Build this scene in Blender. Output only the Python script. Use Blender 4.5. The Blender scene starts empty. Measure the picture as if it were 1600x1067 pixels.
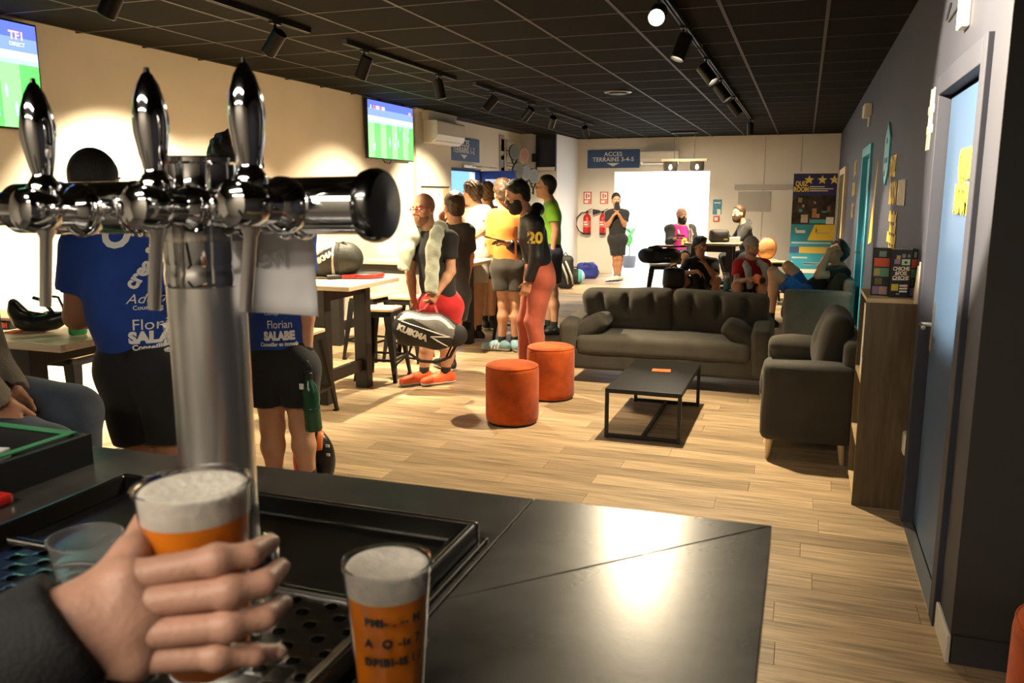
import bpy, bmesh, math, random
import numpy as np
from mathutils import Vector, Matrix
from mathutils.bvhtree import BVHTree

scene = bpy.context.scene
COL = scene.collection
rnd = random.Random(7)

# ---------------------------------------------------------------- camera
cam_data = bpy.data.cameras.new('camera')
cam_data.sensor_width = 36.0
cam_data.lens = 29.025
cam_data.clip_start = 0.02
cam_data.dof.use_dof = True
cam_data.dof.focus_distance = 7.0
cam_data.dof.aperture_fstop = 9.0
cam = bpy.data.objects.new('camera', cam_data)
cam.location = (0, 0, 1.68)
cam.rotation_euler = (math.pi / 2 - 0.175, 0, 0.337)
COL.objects.link(cam)
scene.camera = cam

# ---------------------------------------------------------------- world, exposure
world = bpy.data.worlds.new('world')
scene.world = world
world.use_nodes = True
world.node_tree.nodes['Background'].inputs[0].default_value = (0.55, 0.65, 0.9, 1)
world.node_tree.nodes['Background'].inputs[1].default_value = 0.6
scene.view_settings.view_transform = 'Standard'
scene.view_settings.look = 'None'
scene.view_settings.gamma = 1.0
scene.view_settings.use_curve_mapping = False
scene.view_settings.exposure = 0.8
WARM = (1.0, 0.815, 0.54)
SPOT_W = 270.0          # watts of one track spot
CENTRE_W = 360.0


def area_light(name, loc, rot, size, power, color, parent=None):
    d = bpy.data.lights.new(name, 'AREA')
    d.shape = 'RECTANGLE'
    d.size, d.size_y = size
    d.energy = power
    d.color = color
    o = bpy.data.objects.new(name, d)
    o.location = loc
    o.rotation_euler = rot
    COL.objects.link(o)
    return o


# unseen fill lights added behind the camera so the chrome reflects more
area_light('bar_fill_light', (-1.2, -0.9, 2.80), (0, 0, 0), (2.4, 0.25), 52, (1, 0.88, 0.72))
area_light('back_bar_fill_light', (-1.3, -2.1, 2.80), (0, 0, 0), (2.6, 0.2), 34, (1, 0.88, 0.72))  # added wash on the unseen back wall, mirrored in the chrome
# daylight and strip lamps of the corridor past the far opening, and the courts past the side door
area_light('corridor_lamp', (-2.8, 19.6, 2.75), (0, 0, 0), (2.6, 2.6), 190, (0.92, 0.96, 1.0))
area_light('courts_lamp', (-7.2, 13.4, 2.9), (0, 0, 0), (2.0, 2.4), 260, (0.45, 0.62, 1.0))
area_light('rear_room_fill_light', (-2.2, 15.0, 2.80), (0, 0, 0), (0.3, 3.0), 40, (1, 0.86, 0.66))  # unseen fill added for ambient; the room itself has only spots

# ---------------------------------------------------------------- materials
MATS = {}


def mat(name, color=(.5, .5, .5), rough=.6, metal=0., var=0., vscale=8., bump=0., bscale=60., emit=None, estr=1.,
        trans=0., ior=1.45, alpha=1., stretch=(1, 1, 1), coat=0., sheen=0., rnd_obj=0., sss=0., spec=.5, dark=None):
    if name in MATS:
        return MATS[name]
    m = bpy.data.materials.new(name)
    m.use_nodes = True
    nt = m.node_tree
    b = nt.nodes['Principled BSDF']
    c4 = (*color, 1)
    b.inputs['Base Color'].default_value = c4
    b.inputs['Roughness'].default_value = rough
    b.inputs['Metallic'].default_value = metal
    b.inputs['IOR'].default_value = ior
    b.inputs['Specular IOR Level'].default_value = spec
    b.inputs['Transmission Weight'].default_value = trans
    b.inputs['Alpha'].default_value = alpha
    b.inputs['Coat Weight'].default_value = coat
    b.inputs['Sheen Weight'].default_value = sheen
    if sss:
        b.inputs['Subsurface Weight'].default_value = sss
        b.inputs['Subsurface Radius'].default_value = (.03, .012, .006)
    if emit:
        b.inputs['Emission Color'].default_value = (*emit, 1)
        b.inputs['Emission Strength'].default_value = estr
    tc = mp = None
    if var or bump:
        tc = nt.nodes.new('ShaderNodeTexCoord')
        mp = nt.nodes.new('ShaderNodeMapping')
        mp.inputs['Scale'].default_value = stretch
        nt.links.new(tc.outputs['Object'], mp.inputs['Vector'])
    col_out = None
    if var:
        n = nt.nodes.new('ShaderNodeTexNoise')
        n.inputs['Scale'].default_value = vscale
        n.inputs['Detail'].default_value = 5
        nt.links.new(mp.outputs['Vector'], n.inputs['Vector'])
        r = nt.nodes.new('ShaderNodeValToRGB')
        lo = tuple(max(0, c * (1 - var)) for c in color) if dark is None else dark
        hi = tuple(min(1, c * (1 + var)) for c in color)
        r.color_ramp.elements[0].position = .3
        r.color_ramp.elements[1].position = .7
        r.color_ramp.elements[0].color = (*lo, 1)
        r.color_ramp.elements[1].color = (*hi, 1)
        nt.links.new(n.outputs['Fac'], r.inputs['Fac'])
        col_out = r.outputs['Color']
    if rnd_obj:
        oi = nt.nodes.new('ShaderNodeObjectInfo')
        ge = nt.nodes.new('ShaderNodeNewGeometry')
        ad = nt.nodes.new('ShaderNodeMath'); ad.operation = 'ADD'
        nt.links.new(oi.outputs['Random'], ad.inputs[0])
        nt.links.new(ge.outputs['Random Per Island'], ad.inputs[1])
        fr = nt.nodes.new('ShaderNodeMath'); fr.operation = 'FRACT'
        nt.links.new(ad.outputs[0], fr.inputs[0])
        mr = nt.nodes.new('ShaderNodeMapRange')
        mr.inputs['To Min'].default_value = 1 - rnd_obj
        mr.inputs['To Max'].default_value = 1 + rnd_obj
        nt.links.new(fr.outputs[0], mr.inputs['Value'])
        hs = nt.nodes.new('ShaderNodeHueSaturation')
        hs.inputs['Color'].default_value = c4
        nt.links.new(mr.outputs[0], hs.inputs['Value'])
        if col_out:
            nt.links.new(col_out, hs.inputs['Color'])
        col_out = hs.outputs['Color']
    if col_out:
        nt.links.new(col_out, b.inputs['Base Color'])
    if bump:
        n2 = nt.nodes.new('ShaderNodeTexNoise')
        n2.inputs['Scale'].default_value = bscale
        n2.inputs['Detail'].default_value = 4
        nt.links.new(mp.outputs['Vector'], n2.inputs['Vector'])
        bp = nt.nodes.new('ShaderNodeBump')
        bp.inputs['Strength'].default_value = bump
        bp.inputs['Distance'].default_value = .01
        nt.links.new(n2.outputs['Fac'], bp.inputs['Height'])
        nt.links.new(bp.outputs['Normal'], b.inputs['Normal'])
    MATS[name] = m
    return m


BLACK_METAL = mat('black_metal', (.012, .011, .010), .45, .3)
BLACK_PLASTIC = mat('black_plastic', (.012, .012, .013), .5)
WHITE_PLASTIC = mat('white_plastic', (.75, .72, .66), .45)
CHROME = mat('chrome', (.80, .80, .80), .07, 1.)
STEEL = mat('brushed_steel', (.86, .84, .80), .30, 1., var=.12, vscale=30, stretch=(1, 1, .05))
CREAM_WALL = mat('cream_wall', (.82, .76, .64), .75, var=.03, vscale=2, bump=.08, bscale=180)
NAVY_WALL = mat('navy_wall', (.040, .044, .066), .62, var=.08, vscale=3, bump=.08, bscale=160)
LIGHT_WOOD = mat('light_wood', (.62, .47, .28), .45, var=.15, vscale=5, stretch=(1, 12, 12))
DARK_GREY = mat('dark_grey_panel', (.07, .065, .058), .6)
WHITE_PRINT = mat('white_print', (.85, .85, .82), .6)
BLACK_PRINT = mat('black_print', (.02, .02, .02), .6)
YELLOW_PRINT = mat('yellow_print', (.85, .62, .06), .55)


# ---------------------------------------------------------------- object helpers
def tag(o, label=None, cat=None, group=None, kind=None):
    if label: o['label'] = label
    if cat: o['category'] = cat
    if group: o['group'] = group
    if kind: o['kind'] = kind
    return o


def thing(name, label, cat, loc=(0, 0, 0), group=None):
    o = bpy.data.objects.new(name, None)
    o.empty_display_size = .1
    o.location = loc
    COL.objects.link(o)
    return tag(o, label, cat, group)


def link(name, me, m=None, parent=None, smooth=None):
    o = bpy.data.objects.new(name, me)
    COL.objects.link(o)
    if m is not None:
        for k in (m if isinstance(m, (list, tuple)) else [m]):
            me.materials.append(k)
    if parent is not None:
        o.parent = parent
        if parent.parent is None:
            o.matrix_parent_inverse = Matrix.Translation(-parent.location)
    if smooth:
        me.polygons.foreach_set('use_smooth', [True] * len(me.polygons))
    return o


def dup(root, loc, rotz=0., label=None, group=None):
    r = root.copy(); COL.objects.link(r)
    r.location = loc
    r.rotation_euler = (0, 0, rotz)
    if label: r['label'] = label
    if group: r['group'] = group
    for ch in root.children:
        c = ch.copy(); COL.objects.link(c); c.parent = r
        c.matrix_parent_inverse = ch.matrix_parent_inverse.copy()
        for g in ch.children:
            d = g.copy(); COL.objects.link(d); d.parent = c
            d.matrix_parent_inverse = g.matrix_parent_inverse.copy()
    return r


class MB:
    """collects solids into one mesh"""
    def __init__(s):
        s.v = []; s.f = []; s.mi = []; s.cur = 0

    def add(s, vs, fs):
        n = len(s.v)
        s.v += [tuple(v) for v in vs]
        s.f += [tuple(i + n for i in f) for f in fs]
        s.mi += [s.cur] * len(fs)
        return s

    def box(s, lo, hi, rot=None, at=None):
        x0, y0, z0 = lo; x1, y1, z1 = hi
        vs = [(x0, y0, z0), (x1, y0, z0), (x1, y1, z0), (x0, y1, z0), (x0, y0, z1), (x1, y0, z1), (x1, y1, z1), (x0, y1, z1)]
        if rot is not None:
            c = Vector(at) if at is not None else Vector(((x0 + x1) / 2, (y0 + y1) / 2, (z0 + z1) / 2))
            vs = [rot @ (Vector(v) - c) + c for v in vs]
        return s.add(vs, [(3, 2, 1, 0), (4, 5, 6, 7), (0, 1, 5, 4), (1, 2, 6, 5), (2, 3, 7, 6), (3, 0, 4, 7)])

    def hexa(s, bot, top):
        return s.add(list(bot) + list(top), [(3, 2, 1, 0), (4, 5, 6, 7), (0, 1, 5, 4), (1, 2, 6, 5), (2, 3, 7, 6), (3, 0, 4, 7)])

    def prism(s, poly, vec):
        n = len(poly); vec = Vector(vec)
        vs = [Vector(p) for p in poly] + [Vector(p) + vec for p in poly]
        fs = [tuple(range(n))[::-1], tuple(range(n, 2 * n))] + [(i, (i + 1) % n, (i + 1) % n + n, i + n) for i in range(n)]
        return s.add(vs, fs)

    def bar(s, a, b, w, h=None, up=(0, 0, 1)):
        a = Vector(a); b = Vector(b); h = h or w
        d = (b - a).normalized(); u = Vector(up)
        if abs(d.dot(u)) > .95: u = Vector((0, 1, 0))
        x = d.cross(u).normalized(); u = x.cross(d)
        c = [(-w / 2, -h / 2), (w / 2, -h / 2), (w / 2, h / 2), (-w / 2, h / 2)]
        return s.hexa([a + x * p + u * q for p, q in c], [b + x * p + u * q for p, q in c])

    def lathe(s, prof, n=32, at=(0, 0, 0), axis=(0, 0, 1), cap=True):
        """prof: list of (radius, height along the axis)"""
        ax = Vector(axis).normalized()
        q = Vector((0, 0, 1)).rotation_difference(ax).to_matrix()
        at = Vector(at); vs = []; fs = []
        for r, h in prof:
            for i in range(n):
                t = 2 * math.pi * i / n
                vs.append(q @ Vector((r * math.cos(t), r * math.sin(t), h)) + at)
        for k in range(len(prof) - 1):
            for i in range(n):
                j = (i + 1) % n
                fs.append((k * n + i, k * n + j, (k + 1) * n + j, (k + 1) * n + i))
        if cap:
            fs.append(tuple(range(n))[::-1])
            fs.append(tuple(range((len(prof) - 1) * n, len(prof) * n)))
        return s.add(vs, fs)

    def cyl(s, a, b, r0, r1=None, n=24):
        a = Vector(a); b = Vector(b)
        return s.lathe([(r0, 0), (r0 if r1 is None else r1, (b - a).length)], n, a, b - a)

    def tube(s, pts, r, n=8, closed=False):
        pts = [Vector(p) for p in pts]; m = len(pts); vs = []; fs = []; up = None
        for i, p in enumerate(pts):
            if closed:
                d = (pts[(i + 1) % m] - pts[i - 1]).normalized()
            else:
                d = (pts[min(i + 1, m - 1)] - pts[max(i - 1, 0)]).normalized()
            if up is None:
                up = d.orthogonal().normalized()
            up = (up - d * up.dot(d)).normalized(); x = d.cross(up)
            rr = r[i] if isinstance(r, (list, tuple)) else r
            for k in range(n):
                t = 2 * math.pi * k / n
                vs.append(p + (up * math.cos(t) + x * math.sin(t)) * rr)
        for i in range(m if closed else m - 1):
            j = (i + 1) % m
            for k in range(n):
                l = (k + 1) % n
                fs.append((i * n + k, i * n + l, j * n + l, j * n + k))
        if not closed:
            fs.append(tuple(range(n))[::-1]); fs.append(tuple(range((m - 1) * n, m * n)))
        return s.add(vs, fs)

    def build(s, name, m=None, parent=None, bevel=0., smooth=False, seg=2, auto=None):
        me = bpy.data.meshes.new(name)
        me.from_pydata([tuple(v) for v in s.v], [], s.f)
        if any(s.mi):
            me.polygons.foreach_set('material_index', s.mi)
        if smooth:
            me.polygons.foreach_set('use_smooth', [True] * len(me.polygons))
        if auto:
            me.polygons.foreach_set('use_smooth', [True] * len(me.polygons))
            bm = bmesh.new(); bm.from_mesh(me)
            for e in bm.edges:
                if len(e.link_faces) == 2 and e.calc_face_angle(0) > auto:
                    e.smooth = False
            bm.to_mesh(me); bm.free()
        me.update()
        o = link(name, me, m, parent)
        if bevel:
            md = o.modifiers.new('bevel', 'BEVEL')
            md.width = bevel; md.segments = seg; md.limit_method = 'ANGLE'
        return o


def box(name, lo, hi, m, parent=None, bevel=0.):
    return MB().box(lo, hi).build(name, m, parent, bevel)


def struct(name, mb, m, bevel=0.):
    return tag(mb.build(name, m, None, bevel), kind='structure')


# ---------------------------------------------------------------- lettering
def text_mesh(txt, size, extrude=.002, bold=0., align='CENTER', spacing=1., shear=0., line=1.):
    cu = bpy.data.curves.new('lettering', 'FONT')
    cu.body = txt; cu.size = size; cu.extrude = extrude; cu.offset = bold
    cu.align_x = align; cu.align_y = 'CENTER'; cu.space_character = spacing; cu.shear = shear; cu.space_line = line
    cu.resolution_u = 3
    o = bpy.data.objects.new('tmp_text', cu)
    COL.objects.link(o)
    bpy.context.view_layer.update()
    dg = bpy.context.evaluated_depsgraph_get()
    me = bpy.data.meshes.new_from_object(o.evaluated_get(dg))
    bpy.data.objects.remove(o); bpy.data.curves.remove(cu)
    return me


def text(name, txt, size, loc, xdir, updir, m, parent=None, wscale=1., **kw):
    """flat lettering whose reading direction is xdir and whose letters stand along updir"""
    me = text_mesh(txt, size, **kw)
    x = Vector(xdir).normalized(); u = Vector(updir).normalized(); n = x.cross(u)
    M = Matrix.Translation(Vector(loc)) @ Matrix((( x[0], u[0], n[0], 0), (x[1], u[1], n[1], 0), (x[2], u[2], n[2], 0), (0, 0, 0, 1))) @ Matrix.Diagonal((wscale, 1, 1, 1))
    me.transform(M)
    return link(name, me, m, parent)


def text_on(name, txt, size, loc, xdir, updir, target, m, parent, wscale=1., off=.004, **kw):
    """lettering laid onto the curved surface of target"""
    kw.setdefault('extrude', 0.)
    o = text(name, txt, size, loc, xdir, updir, m, parent, wscale, **kw)
    n = Vector(xdir).normalized().cross(Vector(updir).normalized())
    tm = target.data
    bv = BVHTree.FromPolygons([v.co for v in tm.vertices], [tuple(p.vertices) for p in tm.polygons])
    bm = bmesh.new(); bm.from_mesh(o.data)
    bmesh.ops.triangulate(bm, faces=bm.faces[:])
    bmesh.ops.subdivide_edges(bm, edges=[e for e in bm.edges if e.calc_length() > size * .25], cuts=1)
    last = None
    for v in bm.verts:
        hit = bv.ray_cast(v.co + n * .5, -n)
        if hit[0] is not None:
            v.co = hit[0] + n * off
            last = (v.co - Vector(loc)).dot(n)
        elif last is not None:
            v.co = v.co + n * last
    bm.to_mesh(o.data); bm.free()
    return o


# ---------------------------------------------------------------- soft shapes: blended solids turned into one smooth mesh
class Blend:
    def __init__(s):
        s.ops = []; s.amp = 0.; s.freq = 20.; s.seed = 0.

    def cap(s, a, b, ra, rb=None, k=.03, f=None, flat=1., sharp=False, mode='+'):
        s.ops.append(('cap', np.array(a, float), np.array(b, float), ra, ra if rb is None else rb, k, None if f is None else np.array(f, float), flat, sharp, mode)); return s

    def ell(s, c, r, axes=None, k=.03, mode='+'):
        s.ops.append(('ell', np.array(c, float), np.array(r, float), None if axes is None else np.array(axes, float), k, mode)); return s

    def box(s, c, h, r=.02, axes=None, k=.0, mode='+', bulge=0.):
        s.ops.append(('box', np.array(c, float), np.array(h, float), r, None if axes is None else np.array(axes, float), k, mode, bulge)); return s

    def cut(s, o, n, k=.0):
        n = np.array(n, float); s.ops.append(('cut', np.array(o, float), n / np.linalg.norm(n), k)); return s

    def noise(s, amp, freq, seed=0.):
        s.amp = amp; s.freq = freq; s.seed = seed; return s

    def bounds(s):
        lo = np.full(3, 1e9); hi = -lo
        for op in s.ops:
            if op[-1] == '-' or (op[0] == 'box' and op[6] == '-'): continue
            if op[0] == 'cap':
                r = max(op[3], op[4]) * max(1, op[7])
                lo = np.minimum(lo, np.minimum(op[1], op[2]) - r); hi = np.maximum(hi, np.maximum(op[1], op[2]) + r)
            elif op[0] == 'ell':
                r = max(op[2]) if op[3] is not None else op[2]
                lo = np.minimum(lo, op[1] - r); hi = np.maximum(hi, op[1] + r)
            elif op[0] == 'box':
                r = (np.linalg.norm(op[2]) if op[4] is not None else op[2]) + op[7]
                lo = np.minimum(lo, op[1] - r); hi = np.maximum(hi, op[1] + r)
        return lo, hi

    def mesh(s, h):
        lo, hi = s.bounds()
        pad = 3 * h + s.amp + .01
        lo = lo - pad; hi = hi + pad
        n = np.maximum(np.ceil((hi - lo) / h).astype(int) + 1, 4)
        ax = [lo[i] + h * np.arange(n[i], dtype=np.float32) for i in range(3)]
        D = np.full(n, .3, np.float32)
        for op in s.ops:
            kind = op[0]
            mode = '+'
            if kind == 'cut':
                o, nn, k = op[1:]
                P = (ax[0][:, None, None] - o[0]) * nn[0] + (ax[1][None, :, None] - o[1]) * nn[1] + (ax[2][None, None, :] - o[2]) * nn[2]
                D = np.maximum(D, P.astype(np.float32)) if k == 0 else -smin(-D, -P.astype(np.float32), k)
                continue
            if kind == 'cap':
                _, a, b, ra, rb, k, f, flat, sharp, mode = op
                r = max(ra, rb) * max(1, flat); l = np.minimum(a, b) - r; u = np.maximum(a, b) + r
            elif kind == 'ell':
                _, c, rr, axes, k, mode = op
                r = max(rr); l = c - r; u = c + r
            else:
                _, c, hh, rad, axes, k, mode, bulge = op
                r = np.linalg.norm(hh) + bulge if axes is not None else hh + bulge; l = c - r; u = c + r
            m = k + 4 * h + s.amp
            i0 = np.clip(np.floor((l - m - lo) / h).astype(int), 0, n); i1 = np.clip(np.ceil((u + m - lo) / h).astype(int) + 1, 0, n)
            if np.any(i1 <= i0): continue
            sl = tuple(slice(i0[i], i1[i]) for i in range(3))
            X, Y, Z = np.meshgrid(ax[0][sl[0]], ax[1][sl[1]], ax[2][sl[2]], indexing='ij')
            if kind == 'cap':
                p = [X - a[0], Y - a[1], Z - a[2]]; ba = b - a
                if f is not None:
                    g = (1 / flat - 1)
                    df = (p[0] * f[0] + p[1] * f[1] + p[2] * f[2]) * g
                    p = [p[i] + f[i] * df for i in range(3)]
                    ba = ba + f * (ba @ f) * g
                L = max(ba @ ba, 1e-9)
                t0 = (p[0] * ba[0] + p[1] * ba[1] + p[2] * ba[2]) / L
                t = np.clip(t0, 0, 1)
                d = np.sqrt((p[0] - t * ba[0]) ** 2 + (p[1] - t * ba[1]) ** 2 + (p[2] - t * ba[2]) ** 2) - (ra + (rb - ra) * t)
                if sharp:
                    ln = math.sqrt(L)
                    if sharp in (True, 'a', 'both'): d = np.maximum(d, -t0 * ln)
                    if sharp in (True, 'b', 'both'): d = np.maximum(d, (t0 - 1) * ln)
            elif kind == 'ell':
                p = [X - c[0], Y - c[1], Z - c[2]]
                if axes is not None:
                    p = [p[0] * axes[i][0] + p[1] * axes[i][1] + p[2] * axes[i][2] for i in range(3)]
                q = [p[i] / rr[i] for i in range(3)]
                k0 = np.sqrt(q[0] ** 2 + q[1] ** 2 + q[2] ** 2) + 1e-6
                k1 = np.sqrt((q[0] / rr[0]) ** 2 + (q[1] / rr[1]) ** 2 + (q[2] / rr[2]) ** 2) + 1e-6
                d = k0 * (k0 - 1) / k1
            else:
                p = [X - c[0], Y - c[1], Z - c[2]]
                if axes is not None:
                    p = [p[0] * axes[i][0] + p[1] * axes[i][1] + p[2] * axes[i][2] for i in range(3)]
                e = [np.abs(p[i]) for i in range(3)]
                if bulge:
                    q = [np.clip(1 - (p[i] / hh[i]) ** 2, 0, 1) for i in range(3)]
                    w = bulge * (q[1] * q[2] * (hh[0] <= min(hh)) + q[0] * q[2] * (hh[1] <= min(hh)) + q[0] * q[1] * (hh[2] <= min(hh)))
                else:
                    w = 0
                e = [e[i] - (hh[i] - rad) for i in range(3)]
                d = np.sqrt(np.maximum(e[0], 0) ** 2 + np.maximum(e[1], 0) ** 2 + np.maximum(e[2], 0) ** 2) + np.minimum(np.maximum(np.maximum(e[0], e[1]), e[2]), 0) - rad - w
            d = d.astype(np.float32)
            if mode == '+':
                D[sl] = smin(D[sl], d, k) if k > 0 else np.minimum(D[sl], d)
            else:
                D[sl] = -smin(-D[sl], d, k) if k > 0 else np.maximum(D[sl], -d)
        if s.amp:
            f = s.freq; q = s.seed
            X = ax[0][:, None, None]; Y = ax[1][None, :, None]; Z = ax[2][None, None, :]
            D = D + s.amp * (np.sin(f * (X + .6 * Z) + q + 1.5 * np.sin(f * .7 * Y + q)) * np.sin(f * .8 * (Z + .5 * Y) + 2 * q + 1.3 * np.sin(f * .5 * X)) +
                             .5 * np.sin(f * 1.9 * (Y - .5 * X) + 3 * q) * np.sin(f * 1.7 * Z + q)).astype(np.float32)
        return surface_nets(D, lo, h)


def smin(a, b, k):
    h = np.maximum(k - np.abs(a - b), 0) / k
    return np.minimum(a, b) - h * h * k * .25


def surface_nets(D, lo, h):
    D = D.copy()
    D[0] = D[-1] = .1; D[:, 0] = D[:, -1] = .1; D[:, :, 0] = D[:, :, -1] = .1
    S = D < 0
    nx, ny, nz = D.shape
    c = np.zeros((nx - 1, ny - 1, nz - 1), np.int8)
    for i in (0, 1):
        for j in (0, 1):
            for k in (0, 1):
                c += S[i:nx - 1 + i, j:ny - 1 + j, k:nz - 1 + k]
    act = (c > 0) & (c < 8)
    I = np.argwhere(act)
    idx = np.full(act.shape, -1, np.int32)
    idx[act] = np.arange(len(I))
    pos = np.zeros((len(I), 3), np.float64); cnt = np.zeros(len(I))
    for axis in range(3):
        o1, o2 = [a for a in range(3) if a != axis]
        for u in (0, 1):
            for v in (0, 1):
                A = I.copy(); A[:, o1] += u; A[:, o2] += v
                B = A.copy(); B[:, axis] += 1
                da = D[A[:, 0], A[:, 1], A[:, 2]]; db = D[B[:, 0], B[:, 1], B[:, 2]]
                m = (da < 0) != (db < 0)
                t = da[m] / (da[m] - db[m])
                p = A[m].astype(float); p[:, axis] += t
                pos[m] += p; cnt[m] += 1
    pos = pos / cnt[:, None] * h + lo
    quads = []
    for axis in range(3):
        o1, o2 = [(1, 2), (2, 0), (0, 1)][axis]
        sl0 = [slice(None)] * 3; sl1 = [slice(None)] * 3
        sl0[axis] = slice(0, -1); sl1[axis] = slice(1, None)
        s0 = S[tuple(sl0)]; s1 = S[tuple(sl1)]
        E = np.argwhere(s0 != s1)
        E = E[(E[:, o1] > 0) & (E[:, o2] > 0)]
        fl = s0[E[:, 0], E[:, 1], E[:, 2]]
        def at(d1, d2):
            F = E.copy(); F[:, o1] -= d1; F[:, o2] -= d2
            return idx[F[:, 0], F[:, 1], F[:, 2]]
        q = np.stack([at(1, 1), at(0, 1), at(0, 0), at(1, 0)], 1)
        q[~fl] = q[~fl][:, ::-1]
        quads.append(q)
    Q = np.concatenate(quads)
    return pos, Q


def np_mesh(name, parts, smooth=True):
    """parts: list of (positions, quads)"""
    V = np.concatenate([p for p, q in parts]); off = 0; Q = []
    for p, q in parts:
        Q.append(q + off); off += len(p)
    Q = np.concatenate(Q).astype(np.int32)
    me = bpy.data.meshes.new(name)
    me.vertices.add(len(V)); me.vertices.foreach_set('co', V.astype(np.float32).ravel())
    me.loops.add(Q.size); me.loops.foreach_set('vertex_index', Q.ravel())
    me.polygons.add(len(Q)); me.polygons.foreach_set('loop_start', np.arange(0, Q.size, 4, dtype=np.int32))
    me.polygons.foreach_set('loop_total', np.full(len(Q), 4, np.int32))
    me.polygons.foreach_set('use_smooth', np.full(len(Q), smooth))
    me.update(calc_edges=True)
    return me


def soft(name, blends, m, parent=None):
    """blends: list of (Blend, cell size)"""
    return link(name, np_mesh(name, [b.mesh(h) for b, h in blends]), m, parent)

# ================================================================ the room
XL, XR, YB, CZ = -5.2, .59, 17.8, 2.87
WZ = CZ + .06          # walls run up past the hung ceiling
# ---- floor: slab and laid planks
m_slab = mat('floor_slab', (.12, .09, .06), .8)
floor = struct('floor', MB().box((-5.5, -2.5, -.15), (2.4, 21.6, -.012)), m_slab)
m_plank = mat('oak_vinyl_plank', (.42, .30, .175), .42, var=.42, vscale=2.2, stretch=(1.2, 22, 1), rnd_obj=.24, bump=.12, bscale=25)
PW, PL = .166, 1.24
plank_me = MB().box((0, 0, -.010), (PL - .002, PW - .002, 0)).build('plank', m_plank).data
bpy.data.objects.remove(bpy.data.objects['plank'])
far_planks = MB()
row = 0
y = 1.25
count = 0
while y < YB - .01:
    off = (row * .47 + rnd.uniform(-.1, .1)) % 1.0 * PL
    x = -5.45 - off
    xmax = .59 if y > 3.1 else 2.3
    while x < xmax - .01:
        a, b = max(x, -5.45), min(x + PL, xmax)
        if b - a > .02:
            if y < 8.3 and count < 300:
                if b - a > PL - .01:
                    o = link('plank', plank_me, None, floor); o.location = (a, y, 0)
                else:
                    o = MB().box((a, y, -.010), (b - .002, y + PW - .002, 0)).build('plank', m_plank, floor)
                count += 1
            else:
                far_planks.box((a, y, -.010), (b - .002, min(y + PW, YB) - .002, 0))
        x += PL
    y += PW
    row += 1
tag(far_planks.build('plank_field', m_plank, floor), kind='stuff')
tag(MB().box((-5.45, -2.5, -.010), (2.3, 1.248, 0)).build('bar_floor', mat('bar_floor_tile', (.07, .06, .055), .5, var=.1), floor))
m_corr_floor = mat('corridor_floor', (.62, .62, .62), .3, var=.05)
MB().box((-5.0, YB, -.010), (-.8, 21.5, 0)).build('corridor_floor', m_corr_floor, floor)

# ---- ceiling: black tiles in a lay-in grid
m_tile = mat('ceiling_tile_black', (.0082, .0066, .0040), .9, var=.25, vscale=40, bump=.3, bscale=200, spec=.08)
m_rail = mat('ceiling_rail', (.030, .024, .015), .6)
ceiling = struct('ceiling', MB().box((-5.5, -2.5, CZ + .02), (2.4, YB, CZ + .1)), mat('ceiling_void', (.01, .009, .008), .9))
TX, TY, X0, Y0 = .649, .666, .068, 5.688
tile_me = MB().box((-TX / 2 + .011, -TY / 2 + .011, .002), (TX / 2 - .011, TY / 2 - .011, .014)).build('ceiling_tile', m_tile).data
bpy.data.objects.remove(bpy.data.objects['ceiling_tile'])
far_tiles = MB()
for i in range(-9, 4):
    for j in range(-13, 19):
        cx, cy = X0 + (i + .5) * TX, Y0 + (j + .5) * TY
        if cy < -2.4 or cy > YB or cx < XL or cx > 2.2 or (cy > 3.1 and cx > XR):
            continue
        if cy > 2.2:
            o = link('ceiling_tile', tile_me, None, ceiling); o.location = (cx, cy, CZ)
        else:
            far_tiles.box((cx - TX / 2 + .011, cy - TY / 2 + .011, CZ + .002), (cx + TX / 2 - .011, cy + TY / 2 - .011, CZ + .014))
tag(far_tiles.build('ceiling_tile_field', m_tile, ceiling), kind='stuff')
for i in range(-8, 4):
    x = X0 + i * TX
    if XL < x < 2.3:
        y1 = YB if x < XR else 3.1
        MB().box((x - .012, -2.4, CZ - .001), (x + .012, y1, CZ + .018)).build('grid_rail', m_rail, ceiling)
for j in range(-12, 19):
    y = Y0 + j * TY
    if -2.4 < y < YB:
        MB().box((XL, y - .008, CZ), (XR if y > 3.1 else 2.3, y + .008, CZ + .017)).build('cross_rail', m_rail, ceiling)
# round supply-air disc
vent = thing('ceiling_vent', 'round dark air vent disc flush in the black ceiling', 'vent', (-2.13, 9.8, CZ))
MB().lathe([(.16, 0), (.16, -.012), (.13, -.02), (.12, -.008), (.0, -.012)], 40, (-2.13, 9.8, CZ), cap=False).build('rim', mat('vent_metal', (.16, .15, .13), .4, .6), vent, auto=.6)
MB().lathe([(.10, -.01), (.10, -.03), (.0, -.034)], 40, (-2.13, 9.8, CZ), cap=False).build('disc', BLACK_METAL, vent, auto=.6)

# ---- left wall, the recess with the side door, and the stub beside the far wall
w = MB()
w.box((-5.45, -2.5, 0), (XL, 12.0, WZ))
struct('wall_left', w, CREAM_WALL)
w = MB()
w.box((-5.65, 12.0, 0), (-5.45, 12.26, WZ)); w.box((-5.65, 13.84, 0), (-5.45, YB, WZ)); w.box((-5.65, 12.26, 2.13), (-5.45, 13.84, WZ))
struct('wall_left_recess', w, CREAM_WALL)
struct('wall_left_stub', MB().box((-5.45, 16.1, 0), (-4.70, YB, WZ)), mat('white_wall', (.80, .80, .79), .7, bump=.06, bscale=180))
struct('trim_1', MB().box((XL, 10.66, 0), (XL + .05, 10.80, CZ)).box((XL, 10.62, CZ - .03), (XL + .08, 10.86, CZ)), CREAM_WALL)
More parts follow.
